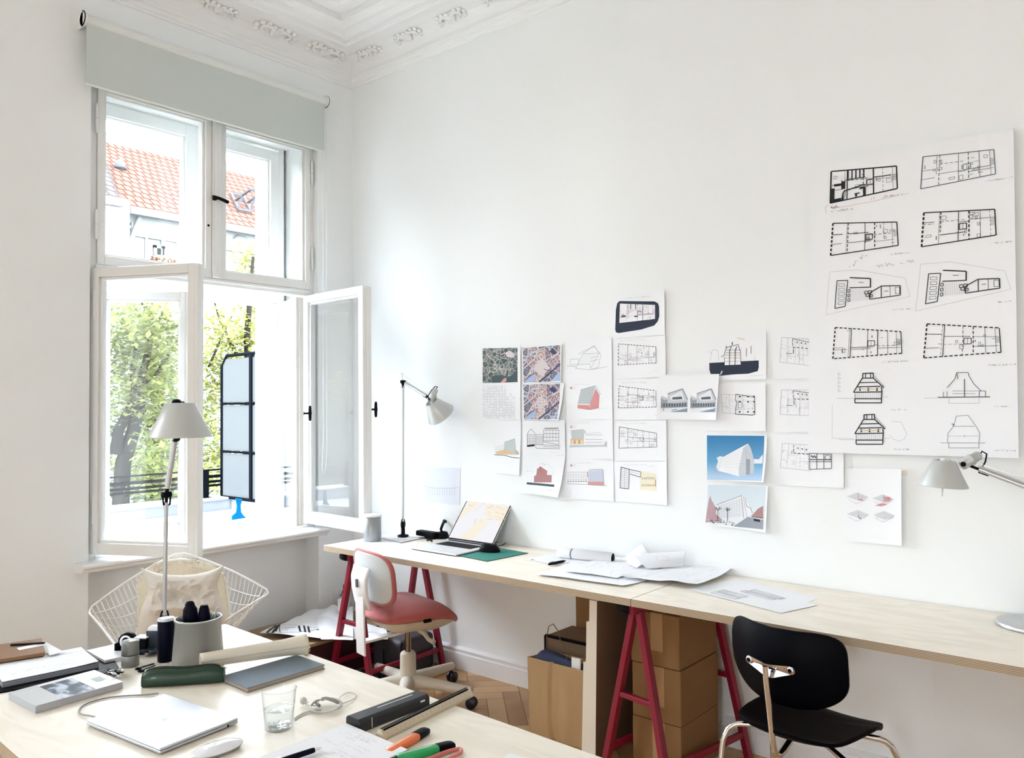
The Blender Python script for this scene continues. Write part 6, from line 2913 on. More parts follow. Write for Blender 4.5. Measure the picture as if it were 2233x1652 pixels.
def plan(s, q, seed, heavy=.0022, thin=.0010, dashes=('l',), ink=INK, thinm=GREYI, dense=1.0, pink=False, fills=0, core=True):
    """a floor plan inside the quad q: outline, cross walls, rooms, stair core"""
    r = random.Random(seed)
    B = lambda x, y: bil(q, x, y)

    def ln(x0, y0, x1, y1, w, m, dash=False):
        if dash:
            s.D(B(x0, y0), B(x1, y1), w, m, .011, .006)
        else:
            s.L([B(x0, y0), B(x1, y1)], w, m)
    ln(0, 0, 1, 0, heavy if 't' not in dashes else heavy * 1.3, ink, 't' in dashes)
    ln(1, 0, 1, 1, heavy, ink)
    ln(1, 1, 0, 1, heavy if 'b' not in dashes else heavy * 1.3, ink, 'b' in dashes)
    ln(0, 1, 0, 0, heavy * 1.2 if 'l' not in dashes else heavy * 1.6, ink, 'l' in dashes)
    for x, m_, w in ((.21, thinm, thin), (.235, ink, heavy * .8), (.50, ink, heavy * .6), (.64, ink, heavy), (.80, thinm, thin * 1.3), (.93, thinm, thin)):
        x += r.uniform(-.015, .015)
        y0, y1 = (0, 1) if r.random() < .6 else (r.choice((0, .35)), r.choice((.62, 1)))
        ln(x, y0, x, y1, w, m_, r.random() < .3)
    for (x0, x1) in ((0, .22), (.24, .62), (.5, .64), (.64, 1)):
        for _ in range(2 if x1 - x0 > .2 else 1):
            y = r.choice((.3, .36, .45, .62, .66, .72))
            ln(x0, y, x1 - r.random() * .08, y, r.choice((thin, heavy * .7)), r.choice((ink, thinm)), r.random() < .25)
    for _ in range(int(13 * dense)):
        x, y = r.uniform(.03, .9), r.uniform(.06, .86)
        w, h = r.uniform(.02, .08), r.uniform(.05, .16)
        if r.random() < .5:
            s.L([B(x, y), B(x + w, y), B(x + w, y + h), B(x, y + h), B(x, y)], thin, thinm)
        elif r.random() < .5:
            ln(x, y, x + w, y, thin, thinm)
        else:
            ln(x, y, x, y + h, thin * 1.5, ink)
    if core:
        x, y = .52 + r.uniform(-.02, .05), .42
        s.L([B(x, y), B(x + .10, y), B(x + .10, y + .2), B(x, y + .2), B(x, y)], heavy * .8, ink)
        s.L([B(x + .05, y), B(x + .05, y + .2)], thin, thinm)
    x = .93
    for k in range(7):
        ln(x, .35 + k * .04, .99, .35 + k * .04, thin * .8, thinm)
    if pink:
        for k in range(6):
            x, y = r.uniform(.05, .5), r.uniform(.5, .95)
            ln(x, y, x + r.uniform(.08, .3), y, thin * 1.2, PINKI)
        s.D(B(.3, .62), B(.95, .62), thin * 1.3, PINKI, .02, .008)
    for k in range(fills):
        x, y, w, h = r.choice(((0, .30, .07, .70), (.06, .62, .12, .08), (.30, 0, .02, .3), (.37, 0, .02, .3), (.44, 0, .02, .3), (.42, .68, .10, .07), (.49, .62, .03, .36), (.12, .35, .08, .05), (.02, .8, .1, .2)))
        s.F([B(x, y), B(x + w, y), B(x + w, y + h), B(x, y + h)], ink)


def curlR(a, p=3.0):
    """right edge standing off the wall"""
    return lambda u, v: a * u ** p


def curlBR(a, b=.0):
    return lambda u, v: a * (u ** 2.2) * (.15 + .85 * v ** 2) + b * v ** 4


def tape(s, px, m=None):
    b = MB()
    q = [at(*p, 'y', s.y - .0012) for p in px]
    b.face(q)
    return b


TAPE = mat('masking_tape', (226, 218, 204), .6)


def aerial(name, cols, sc1, sc2, ang=0.5):
    """an aerial photograph: blocks, streets and roof texture"""
    m, n, bs = nt(name)
    tc = n.nodes.new('ShaderNodeTexCoord')
    mp = n.nodes.new('ShaderNodeMapping')
    mp.inputs['Rotation'].default_value = (0, ang, 0)
    mp.inputs['Scale'].default_value = (1, 0, 1)
    vo = n.nodes.new('ShaderNodeTexVoronoi')
    vo.inputs['Scale'].default_value = sc1
    vo.distance = 'MANHATTAN'
    ve = n.nodes.new('ShaderNodeTexVoronoi')
    ve.feature = 'DISTANCE_TO_EDGE'
    ve.inputs['Scale'].default_value = sc1
    no = n.nodes.new('ShaderNodeTexNoise')
    no.inputs['Scale'].default_value = sc2
    no.inputs['Detail'].default_value = 8
    sp = n.nodes.new('ShaderNodeSeparateColor')
    rp = ramp(n, [(i / (len(cols) - 1), c) for i, c in enumerate(cols)])
    rp.color_ramp.interpolation = 'CONSTANT'
    mx = n.nodes.new('ShaderNodeMix')
    mx.data_type = 'RGBA'
    mx.blend_type = 'OVERLAY'
    mx.inputs['Factor'].default_value = .75
    lt = n.nodes.new('ShaderNodeMath')
    lt.operation = 'LESS_THAN'
    lt.inputs[1].default_value = .03
    m2 = n.nodes.new('ShaderNodeMix')
    m2.data_type = 'RGBA'
    m2.inputs['B'].default_value = lin((208, 204, 206))
    rp2 = ramp(n, [(.38, (20, 20, 24)), (.62, (250, 250, 250))])
    L_ = n.links.new
    L_(tc.outputs['Object'], mp.inputs['Vector'])
    for x in (vo, ve, no):
        L_(mp.outputs['Vector'], x.inputs['Vector'])
    L_(vo.outputs['Color'], sp.inputs[0])
    L_(sp.outputs[0], rp.inputs['Fac'])
    L_(no.outputs['Fac'], rp2.inputs['Fac'])
    L_(rp.outputs['Color'], mx.inputs['A'])
    L_(rp2.outputs['Color'], mx.inputs['B'])
    L_(ve.outputs['Distance'], lt.inputs[0])
    L_(lt.outputs[0], m2.inputs['Factor'])
    L_(mx.outputs['Result'], m2.inputs['A'])
    L_(m2.outputs['Result'], bs.inputs['Base Color'])
    bs.inputs['Roughness'].default_value = .35
    return m


AER1 = aerial('aerial_town', [(54, 70, 66), (96, 108, 100), (70, 82, 76), (130, 128, 122), (60, 72, 70)], 34, 160, .3)
AER2 = aerial('aerial_blocks', [(150, 128, 140), (176, 150, 160), (120, 118, 136), (196, 176, 170), (140, 150, 168), (160, 120, 130)], 17, 110, .7)
TEALD = mat('dark_teal_print', (44, 66, 70), .45)
WATERI = mat('pale_blue_print', (168, 188, 220), .45)
BLUED = mat('deep_blue_print', (40, 58, 100), .45)
SANDI = mat('pale_site_print', (216, 206, 208), .5)
GRP = 'drawings pinned in rows on the wall'
W = 'drawing'

s = WS([(1049, 757), (1136, 755), (1136, 836), (1050, 839)], curl=curlR(.004))
s.pic([(1052.4, 759.3), (1129.6, 757.8), (1129.6, 833), (1052.7, 835)], AER1)
s.F([(1072, 820), (1096, 816), (1110, 822), (1129, 806), (1129.4, 832.5), (1073, 834.6)], TEALD)
s.F([(1101, 769), (1112, 764), (1124, 772), (1120, 780), (1106, 778)], SANDI)
s.F([(1092, 834), (1098, 826), (1104, 823), (1105, 830), (1099, 834)], PALER)
s.L([(1060, 770), (1080, 790), (1098, 818)], .004, LIGHTI)
s.L([(1125, 765), (1105, 800), (1100, 820)], .004, LIGHTI)
s.build('aerial_print', 'dark green aerial photo print, top left of the pinned sheets', W, GRP)

s = WS([(1050, 838.5), (1136, 836.5), (1136, 915), (1050, 916)], curl=curlR(.005))
r_ = random.Random(31)
for gx in range(11):
    for gy in range(12):
        x, y = 1055 + gx * 6.6, 843 + gy * 6
        if gx > 7 and gy < 6 and r_.random() < .7:
            continue
        a = .5 * math.sin(gx * .9 + gy * .5)
        c_, s_ = math.cos(a), math.sin(a)
        pts = [(x + 2.3 * (c_ * i - s_ * j), y + 2.2 * (s_ * i + c_ * j)) for i, j in ((-1, -1), (1, -1), (1, 1), (-1, 1), (-1, -1))]
        s.L(pts[:r_.choice((3, 4, 5, 5))], .0009, GREYI)
s.build('street_map', 'sheet with a fine grey street plan, under the dark green aerial print', W, GRP)

for (q_, pq, y_, cu_f, lb) in (([(1138, 757), (1226, 751), (1225, 833), (1140, 836)], [(1140, 758.6), (1222.8, 752.3), (1223.4, 830.4), (1142, 833.7)], -.0035, curlR(.006), 'violet and blue aerial print of city blocks, upper of its pair'),
                               ([(1139, 836.5), (1231, 834.5), (1225, 915.5), (1140, 914)], [(1141, 838.5), (1222, 836.5), (1222, 913.4), (1143.5, 913.4)], -.005, curlBR(.028, .004), 'violet and blue aerial print of city blocks, curling off the wall, lower of its pair')):
    s = WS(q_, y_, curl=cu_f, nu=16, nv=16)
    s.pic(pq, AER2, 12)
    B = lambda x, y: bil(pq, x, y)
    s.F([B(.50, .30), B(.72, .62), B(.50, .86), B(.26, .62)], SANDI)
    s.F([B(.72, 1), B(1, .72), B(1, 1)], WATERI)
    s.F([B(.04, .96), B(.28, .72), B(.36, .86), B(.2, 1), B(.05, 1)], WATERI)
    s.L([B(.42, 1), B(.70, .78), B(1, .52)], .010, BLUED)
    s.L([B(.08, .90), B(.20, .80), B(.30, .74)], .005, BLUED)
    s.L([B(0, .60), B(.3, .34), B(.42, .0)], .006, SANDI)
    s.L([B(.48, .20), B(.62, .40), B(1, .18)], .004, SANDI)
    s.F([B(.70, .16), B(.80, .06), B(.92, .2), B(.84, .26)], BLUED)
    for k in range(6):
        s.L([B(.56 + k * .03, .64 + k * .012), B(.58 + k * .03, .66 + k * .012)], .004, INK)
    s.build('aerial_print', lb, W, GRP)

# third column
s = WS([(1233, 741), (1335, 738), (1336, 826.5), (1235, 829)], curl=curlR(.004))
for pts in ([(1259, 795), (1271, 771), (1296, 753), (1307, 770), (1287, 805), (1287, 793), (1259, 795), (1257, 803), (1286, 806)], [(1262, 771), (1296, 755), (1311, 773), (1305, 800), (1289, 806)],
            [(1244, 783), (1262, 782), (1262, 795), (1244, 795), (1244, 783)], [(1271, 771), (1307, 770)], [(1289, 780), (1305, 776)], [(1288, 788), (1306, 783)], [(1256, 806), (1256, 797)], [(1287, 806), (1325, 799)], [(1236, 798), (1256, 799)]):
    s.L(pts, .0012, GREYI)
for k in range(7):
    s.L([(1262 + k * 1.5, 792 - k * 3), (1289 + k * 2, 790 - k * 3.4)], .0006, LIGHTI)
s.build('house_sketch', 'faint line drawing of a steep roofed house, top of its column', W, GRP)

s = WS([(1235, 829), (1336, 827), (1337, 914), (1236, 915)], curl=curlR(.005))
s.F([(1266.7, 850), (1299, 841.5), (1287, 881.5), (1259.5, 880.5)], GREYW)
s.F([(1299, 847), (1307.5, 861), (1306, 889), (1285, 893), (1288, 876)], PALER)
s.F([(1259.7, 882), (1286, 883), (1285, 893), (1260, 889.5)], PALER)
for k in range(9):
    t = k / 9
    s.L([(1266.7 - 7.2 * t, 850 + 30 * t), (1299 - 12 * t, 841.5 + 40 * t)], .0007, GREYI)
s.L([(1299, 841), (1311, 860)], .0016, GREYI)
s.L([(1266, 850), (1299, 840.5)], .0016, GREYI)
s.L([(1285, 893), (1325, 889)], .0008, LIGHTI)
s.L([(1299, 847), (1307.5, 861), (1306, 889), (1285, 893), (1260, 889.5), (1260, 881)], .0010, REDI)
s.caption(1244, 837, .12, LIGHTI, .005, 2)
s.F([(1243.5, 843), (1248, 843), (1248, 848), (1243.5, 848)], PALER)
s.L([(1250, 843), (1256, 843), (1256, 848), (1250, 848), (1250, 843)], .0008, LIGHTI)
s.build('house_sketch', 'drawing of a house with pale red walls and grey roof', W, GRP)

s = WS([(1235, 915.5), (1337, 914.5), (1338, 1001), (1236, 1002)], curl=curlR(.004))
s.F([(1245.5, 938), (1272.7, 936), (1273.5, 954.5), (1247.3, 955.3)], GREYW)
s.L([(1245.5, 938), (1272.7, 936), (1273.5, 954.5), (1247.3, 955.3), (1245.5, 938)], .0009, GREYI)
s.F([(1244, 956), (1272.7, 955.5), (1272.7, 968), (1244, 968)], OCHREI)
for k in range(5):
    s.F([(1247 + k * 5, 960), (1250 + k * 5, 960), (1250 + k * 5, 967), (1247 + k * 5, 967)], PALER if k % 2 else CREAMI)
for yy in (948, 957.5, 964):
    for k in range(10):
        s.L([(1277 + k * 3.8, yy), (1279.6 + k * 3.8, yy)], .0020, GREYI)
s.L([(1275, 945), (1312, 943)], .0008, GREYI)
s.L([(1276, 938), (1276, 944)], .0025, INK)
s.F([(1242.4, 970), (1318, 970), (1321, 962), (1323, 962), (1323, 974), (1318, 973), (1242.4, 975)], GREYW)
s.caption(1244, 921, .12, LIGHTI, .006, 4)
s.F([(1244, 928), (1248, 928), (1248, 933), (1244, 933)], PALER)
s.L([(1250, 928), (1256, 928), (1256, 933), (1250, 933), (1250, 928)], .0008, LIGHTI)
s.build('elevation', 'elevation drawing with an ochre ground floor and grey gable roof', W, GRP)

s = WS([(1236, 1002.5), (1338, 1001.5), (1340, 1092), (1230, 1087)], curl=curlBR(.006))
for yy in (1033, 1041, 1049):
    s.L([(1236.5, yy - 4), (1282, yy - 4)], .0012, GREYI)
    for k in range(8):
        s.L([(1238 + k * 5.6, yy), (1241 + k * 5.6, yy)], .0035 if yy > 1045 else .0018, INK if yy > 1045 else GREYI)
s.F([(1284.8, 1026), (1315, 1024.5), (1315, 1049), (1283, 1049)], mat('blue_grey_wash', (196, 204, 222), .75))
s.L([(1284.8, 1024), (1315.5, 1023), (1318, 1056)], .0014, GREYI)
s.F([(1283, 1050), (1315, 1050), (1318, 1057), (1282, 1056)], PALER)
s.L([(1282, 1028), (1282.6, 1040)], .003, REDI)
s.L([(1236, 1054), (1283, 1056), (1324, 1058.5)], .0016, GREYI)
s.caption(1245, 1008, .12, LIGHTI, .006, 5)
s.F([(1244, 1012), (1248, 1012), (1248, 1017), (1244, 1017)], PALER)
s.L([(1250, 1012), (1256, 1012), (1256, 1017), (1250, 1017), (1250, 1012)], .0008, LIGHTI)
s.build('elevation', 'elevation drawing with a blue grey block over pale red', W, GRP)

# left hand low sheets
s = WS([(1078, 917), (1137, 915.5), (1135, 1035.5), (1077, 1031)], -.004, curl=curlBR(.010))
s.F([(1100, 964), (1123, 956), (1126, 988), (1099, 985)], GREYW)
s.L([(1100, 964), (1123, 956), (1126, 988)], .0012, GREYI)
s.F([(1080, 985), (1100, 980), (1124, 986), (1124, 991), (1084, 990)], OCHREI)
for k in range(8):
    s.L([(1080 + k * 2.6, 972 - k * .4), (1081 + k * 2.6, 983)], .0007, GREYI)
s.L([(1078, 991), (1100, 992), (1118, 997), (1135, 998)], .0032, TEALD)
s.L([(1084, 988), (1125, 990)], .0014, OCHREI)
for k in range(3):
    s.L([(1127 + k * 2.6, 980 + k * 3), (1127 + k * 2.6, 991)], .0025, INK)
s.build('house_sketch', 'narrow sheet with a small ochre and grey house above a blank lower half', W, GRP)

s = WS([(1139, 917), (1233, 915), (1234, 991), (1140, 992)], -.0042, curl=curlR(.005))
K = .0018
s.L([(1149.5, 969.6), (1149.5, 945.4), (1158.3, 934.8), (1167.4, 945.4), (1167.4, 969.6)], K, INK)
for yy in (947, 955, 962):
    s.L([(1149.5, yy), (1167.4, yy)], .0012, INK)
    for k in range(5):
        s.L([(1151 + k * 3.5, yy + 1), (1151 + k * 3.5, yy + 6)], .0016, INK)
s.L([(1170, 969), (1170, 947), (1184, 947), (1184, 969)], .0014, INK)
for k in range(3):
    for j in range(3):
        s.L([(1172 + k * 4.2, 951 + j * 6), (1174.5 + k * 4.2, 951 + j * 6), (1174.5 + k * 4.2, 955 + j * 6), (1172 + k * 4.2, 955 + j * 6), (1172 + k * 4.2, 951 + j * 6)], .0010, INK)
s.L([(1186, 937), (1220, 937), (1220, 969), (1186, 963), (1186, 937)], .0018, INK)
s.L([(1188, 933.6), (1219, 933)], .003, INK)
for k in range(1, 5):
    s.L([(1186 + k * 6.8, 937), (1186 + k * 6.8, 962)], .0012, INK)
for j in (945, 953, 961):
    s.L([(1186, j), (1220, j)], .0016, INK)
s.F([(1149, 970), (1166, 968), (1166, 972.5), (1150, 974)], INK)
s.L([(1168, 969), (1222, 971), (1221, 978), (1169, 977), (1168, 969)], .0018, INK)
s.L([(1185, 973.5), (1220, 974.5)], .0022, GREYI)
s.caption(1196, 985, .08, LIGHTI, .004, 7)
s.build('street_elevation', 'drawing of a row of three house fronts in heavy black line', W, GRP)

s = WS([(1140, 992.5), (1234, 992), (1225, 1083), (1137.5, 1074)], -.0052, curl=curlBR(.030, .006), nu=16, nv=16)
s.F([(1170, 1035), (1171.5, 1022.5), (1179, 1016.5), (1194, 1027), (1193, 1035.5), (1204.5, 1036), (1205, 1051), (1165, 1051), (1165, 1038)], mat('dull_red_wash', (180, 134, 136), .75))
for k in range(6):
    s.L([(1170, 1023 + k * 2.4), (1193.5, 1024 + k * 2.4)], .0006, REDI)
s.L([(1171.5, 1022.5), (1179, 1016.5), (1194, 1027), (1193, 1035.5), (1204.5, 1036), (1205, 1051)], .0014, REDI)
s.L([(1179, 1017), (1179, 1027)], .0014, INK)
s.F([(1149.5, 1051), (1213, 1056), (1212, 1060.5), (1149, 1055.5)], TEALD)
s.L([(1172, 1013), (1180, 1009), (1196, 1012), (1206, 1020), (1208, 1034)], .0006, LIGHTI)
s.scribble(*s.uv(1180, 1013), .03, INK, .009, 3, wid=.0009)
s.scribble(*s.uv(1147, 1028), .07, LIGHTI, .01, 4, wid=.0008)
s.caption(1194, 1066, .06, GREYI, .005, 8)
s.build('section_drawing', 'drawing of a dull red barn over a black ground bar, its corner curling up', W, GRP)

# fourth column: five plans
s = WS([(1334, 640), (1450.5, 632), (1451.5, 729.5), (1335, 739)], curl=curlR(.008), nu=14, nv=14)
blob = [(1351, 656), (1428, 657), (1436, 661), (1438.6, 668), (1439.2, 689), (1436, 700), (1428, 709.5), (1398, 718.4), (1349, 726), (1343, 724), (1341.7, 718), (1343.2, 674.5), (1346, 661)]
s.F(blob, NAVYI)
qq = [(1351.4, 661), (1430, 664), (1430, 695.7), (1350, 704.7)]
s.F(qq, PAPER)
plan(s, qq, 3, .0028, .0012, ('x',), mat('indigo_ink', (34, 34, 66), .6), PINKI, 1.6, fills=5)
s.caption(1360, 649, .16, LIGHTI, .006, 11)
s.caption(1400, 645.5, .05, OCHREI, .007, 12)
s.build('floor_plan', 'floor plan on a dark navy blob, topmost of the pinned sheets', W, GRP)
cols4 = [([(1336, 739.5), (1452, 730), (1453, 821), (1337, 827)], [(1349, 749.5), (1430.7, 756), (1431.6, 791), (1348.4, 795.5)], 21, ('t', 'b', 'l'), 'floor plan with dotted walls, directly under the navy blob plan'),
         ([(1337, 828), (1453, 823), (1454, 915), (1338, 915)], [(1350.5, 841.5), (1431, 851.5), (1432, 887), (1349, 889)], 22, ('t', 'b', 'l'), 'floor plan left of the sheet with two grey building photos'),
         ([(1338, 917), (1454, 916), (1455, 1004), (1339, 1005)], [(1350.5, 930), (1432, 944), (1433, 974), (1350, 977)], 23, ('x',), 'floor plan in continuous line, second from the bottom of its column')]
for (q_, pq, sd, dh, lb) in cols4:
    s = WS(q_, curl=curlR(.0045), nu=14, nv=14)
    plan(s, pq, sd, .0020, .0009, dh, INK, GREYI, 1.2, pink=sd < 23, core=sd > 21)
    s.caption(pq[0][0] + 4, pq[0][1] - 8, .14, LIGHTI, .005, sd)
    s.caption(pq[0][0] + 48, pq[0][1] - 9, .03, OCHREI, .006, sd + 40)
    s.caption(pq[2][0] - 6, pq[2][1] + 16, .02, LIGHTI, .006, sd + 50)
    s.build('floor_plan', lb, W, GRP)
s = WS([(1339, 1006), (1455.5, 1004.5), (1456, 1101), (1340, 1092)], curl=curlR(.007), nu=14, nv=14)
s.F([(1396.8, 1027), (1432, 1033), (1432, 1070), (1396, 1067)], CREAMI)
DIG = mat('indigo_line', (26, 28, 58), .6)
s.L([(1354.4, 1018), (1372.6, 1023), (1371, 1065.5), (1352.3, 1063.4), (1354.4, 1018)], .0032, DIG)
s.L([(1372.6, 1023), (1397.7, 1028.6), (1397.4, 1040), (1373.5, 1033)], .0026, DIG)
s.L([(1374, 1028), (1397.5, 1034)], .0010, GREYI)
for k in range(10):
    s.L([(1354 - k * .15, 1022 + k * 4), (1372.3 - k * .12, 1027 + k * 3.9)], .0009, DIG)
s.L([(1363, 1021), (1362, 1064)], .0010, GREYI)
r_ = random.Random(6)
for yy in (1042, 1057):
    for k in range(7):
        x = 1401 + k * 4.4
        s.L([(x, yy - 2), (x, yy + 3)], .0012, INK)
        s.L([(x - 1.5, yy + r_.uniform(-1, 2)), (x + 2, yy)], .0010, GREYI)
s.L([(1430.5, 1045), (1430.5, 1060)], .0030, REDI)
s.caption(1360, 1012, .13, LIGHTI, .005, 61)
s.caption(1412, 1014, .04, OCHREI, .007, 62)
s.build('floor_plan', 'floor plan with an indigo wing and a cream block, lowest of its column', W, GRP)

# right hand group
s = WS([(1535, 732), (1671, 722), (1672, 826.5), (1537, 831)], curl=curlBR(.007), nu=14, nv=14)
s.F([(1546.8, 791), (1655, 785.5), (1655.4, 800), (1653, 809), (1632, 814.6), (1600, 816), (1570, 819), (1550, 815.6), (1547, 806)], NAVYI)
s.F([(1580, 780), (1616, 780), (1616, 795.5), (1580, 796.5)], PAPER)
s.L([(1572.6, 778), (1579, 774), (1583.4, 758.4), (1591.6, 755), (1609.6, 751), (1615, 767), (1616, 795), (1580, 796.5), (1580, 778)], .0022, INK)
for yy in (762, 768, 773, 779, 786.5):
    s.L([(1580 if yy > 770 else 1582, yy + .5), (1616, yy)], .0012, OCHREI if yy % 2 else GREYI)
    s.L([(1580 if yy > 770 else 1582, yy + 2), (1616, yy + 1.5)], .0008, INK)
for x in (1592, 1604):
    s.L([(x - 1, 797), (x - .6, 764), (x + 3, 755)], .0032, INK)
s.L([(1597, 752), (1597, 745.5)], .004, INK)
s.L([(1584, 759), (1584, 754)], .003, INK)
s.L([(1628, 777), (1628.4, 759)], .0020, INK)
s.L([(1638, 771), (1638.4, 754)], .0020, INK)
s.L([(1549, 787), (1553, 764), (1558, 762), (1566, 764), (1568, 786)], .0009, GREYI)
s.L([(1545, 766), (1552, 770)], .0010, GREYI)
s.F([(1570, 817), (1574, 808), (1576.5, 809), (1572, 817)], PAPER)
s.caption(1637, 818, .06, GREYI, .004, 63)
o = s.build('section_drawing', 'section drawing with a tiered roof over a dark navy ground', W, GRP)
tape(s, [(1606, 735), (1623, 738), (1624, 741.5), (1608, 739)]).build('tape', TAPE, o, recalc=False)

s = WS([(1539, 837), (1670.5, 834.5), (1671, 940.5), (1540, 939)], curl=curlR(.005))
plan(s, [(1573, 859), (1646, 862), (1647, 904), (1575, 900)], 41, .0009, .0007, ('x',), GREYI, LIGHTI, 1.2, core=False)
s.L([(1605, 859), (1646, 866), (1647, 902), (1641, 905), (1630, 904), (1604, 903), (1605, 890), (1607, 874), (1604, 873), (1605, 859)], .0022, INK)
s.L([(1610, 876), (1618, 876), (1618, 889), (1610, 889), (1610, 876)], .0014, INK)
for x in (1612, 1630, 1643):
    for y in (863, 874, 896):
        s.F([(x, y), (x + 3.5, y), (x + 3.5, y + 3), (x, y + 3)], INK)
s.D((1605, 893), (1645, 890), .0012, INK)
s.build('floor_plan', 'plan in grey with one heavy black wing, under the navy ground section', W, GRP)

BLDG = [(230, 233, 238), (196, 202, 210), (148, 156, 166), (88, 96, 108)]
PM = [mat('print_tone', c, .45) for c in BLDG]
SLATEB = mat('slate_blue_print', (124, 148, 168), .45)
s = WS([(1438.5, 817.5), (1569.5, 815), (1565, 915.5), (1436, 914)], -.012, curl=lambda u, v: .004 + .014 * abs(2 * u - 1) ** 2.5 * v, nu=16, nv=12)
for x0 in (1443.6, 1506.6):
    X = lambda dx, dy: (x0 + dx, dy)
    s.F([X(1, 862), X(14, 868), X(14, 858), X(24, 856), X(46, 848), X(57, 870), X(56, 898), X(0, 898)], PM[1])
    s.F([X(0, 866), X(6, 872), X(14, 871), X(13, 878), X(30, 879), X(56, 876), X(56, 888), X(0, 890)], PM[2])
    s.F([X(18, 864), X(44, 851), X(50, 872), X(22, 873)], PM[0])
    s.L([X(14, 858), X(46, 847.5), X(57, 871)], .0030, PM[3])
    s.F([X(2, 879), X(54, 879), X(54, 886), X(2, 886.5)], PM[3])
    for k in range(9):
        s.L([X(4 + k * 5.6, 879), X(4 + k * 5.6, 886)], .0022, PM[1])
    s.F([X(24, 866), X(44, 864), X(46, 870), X(24, 871)], PM[3])
    s.F([X(20, 898), X(56, 889), X(56, 898)], SLATEB)
    s.F([X(0, 890), X(56, 887), X(56, 890), X(18, 898), X(0, 898)], PM[0])
    s.L([X(6, 891), X(6, 895)], .003, INK)
    s.F([X(22, 893), X(34, 891), X(34, 893), X(23, 895)], PM[2])
s.build('photo_sheet', 'white sheet with two grey building photos side by side', W, GRP)


def skym(name, top, low):
    m, n, bs = nt(name)
    tc = n.nodes.new('ShaderNodeTexCoord')
    sp = n.nodes.new('ShaderNodeSeparateXYZ')
    mr = n.nodes.new('ShaderNodeMapRange')
    mr.inputs['From Min'].default_value = .02
    mr.inputs['From Max'].default_value = .2
    rp = ramp(n, [(0, low), (.35, tuple(int((a + b) / 2) for a, b in zip(low, top))), (1, top)])
    n.links.new(tc.outputs['Object'], sp.inputs[0])
    n.links.new(sp.outputs['Z'], mr.inputs['Value'])
    n.links.new(mr.outputs['Result'], rp.inputs['Fac'])
    n.links.new(rp.outputs['Color'], bs.inputs['Base Color'])
    bs.inputs['Roughness'].default_value = .3
    return m


s = WS([(1540, 947.5), (1674, 948.6), (1670, 1050), (1541, 1047.5)], curl=curlBR(.026, .0), nu=18, nv=18)
s.pic([(1541.6, 949), (1667.4, 950), (1665.5, 1047.4), (1542, 1045.4)], skym('blue_print_sky', (8, 118, 178), (176, 204, 232)), 16)
s.F([(1562, 1018), (1566, 1005), (1563, 998), (1570, 994), (1580, 996), (1581, 1030), (1566, 1026)], PM[0])
s.F([(1579, 995), (1632, 966.5), (1621, 976), (1612, 1022), (1613, 1038), (1568, 1026)], mat('white_print', (240, 242, 246), .45))
s.F([(1632, 966.5), (1638, 977), (1646, 1003), (1646, 1030), (1636, 1034), (1613, 1038), (1612, 1022), (1621, 976)], PM[1])
s.F([(1646, 1000), (1656, 1001), (1665, 990), (1665, 1010), (1646, 1010)], PM[0])
for k in range(6):
    t = k / 6
    s.L([(1578 - 8 * t, 999 + 22 * t), (1622 - 9 * t, 978 + 48 * t)], .0007, PM[1])
for k in range(7):
    s.L([(1585 + k * 5, 992 - k * 2.8), (1580 + k * 5, 1028 + k * 1.2)], .0006, PM[1])
s.L([(1621, 976), (1646, 1000)], .0008, PM[2])
s.L([(1614, 1010), (1646, 1013)], .0008, PM[2])
s.L([(1628, 985), (1630, 1035)], .0012, PM[2])
s.F([(1628, 1000), (1637, 1001), (1637, 1033), (1629, 1034)], PM[2])
s.L([(1552, 1024), (1568, 1026)], .0008, PM[2])
s.build('rendering_print', 'print of a white angular building under a bright blue sky', W, GRP)

s = WS([(1541, 1055.5), (1676, 1059), (1673, 1159.5), (1538, 1143)], -.004, curl=lambda u, v: .018 * u ** 3 * (.3 + .7 * v) + .012 * (1 - u) ** 3 * v ** 2, nu=18, nv=18)
s.pic([(1544, 1057), (1671, 1060.5), (1668, 1153), (1541, 1139)], skym('grey_print_sky', (204, 220, 230), (232, 236, 238)), 14)
s.F([(1542, 1118), (1546, 1090), (1549, 1080), (1552, 1090), (1556, 1096), (1560, 1104), (1575, 1116), (1575, 1134), (1541, 1138)], mat('dusky_pink_print', (186, 156, 164), .45))
s.F([(1563, 1100), (1617, 1080), (1625, 1084), (1636, 1104), (1640, 1118), (1630, 1132), (1580, 1136), (1562, 1120)], PM[0])
s.L([(1563, 1100), (1617, 1080), (1623, 1130)], .0018, PM[3])
s.L([(1621, 1082), (1630, 1128)], .0012, PM[3])
s.L([(1625, 1084), (1629, 1103), (1638, 1107), (1642, 1118)], .0016, INK)
for k in range(8):
    s.L([(1566, 1104 + k * 3.4), (1619 + k * .6, 1087 + k * 5)], .0008, PM[2])
for k in range(9):
    s.L([(1568 + k * 5.6, 1099 - k * 2), (1570 + k * 5.4, 1128)], .0006, PM[2])
s.F([(1640, 1124), (1655, 1108), (1666, 1102), (1667, 1130), (1640, 1126)], mat('red_brown_print', (170, 130, 128), .45))
s.F([(1600, 1147), (1632, 1126), (1667, 1132), (1667, 1153)], PM[2])
r_ = random.Random(15)
for (tx, ty, th) in ((1566, 1104, 28), (1587, 1106, 30)):
    s.L([(tx, ty + th), (tx, ty + 6)], .0022, INK)
    for k in range(16):
        a = r_.uniform(-2.6, -.5)
        s.L([(tx, ty + 8), (tx + 9 * math.cos(a), ty + 8 + 8 * math.sin(a))], .0010, PM[3])
for k in range(46):
    x = 1542 + 62 * r_.random()
    y = 1131 + 8 * r_.random() + (x - 1542) * .1
    s.L([(x, y), (x + r_.uniform(1, 5), y + r_.uniform(-1.5, 1.5))], .0022, r_.choice((INK, INK, PM[3], PM[0])))
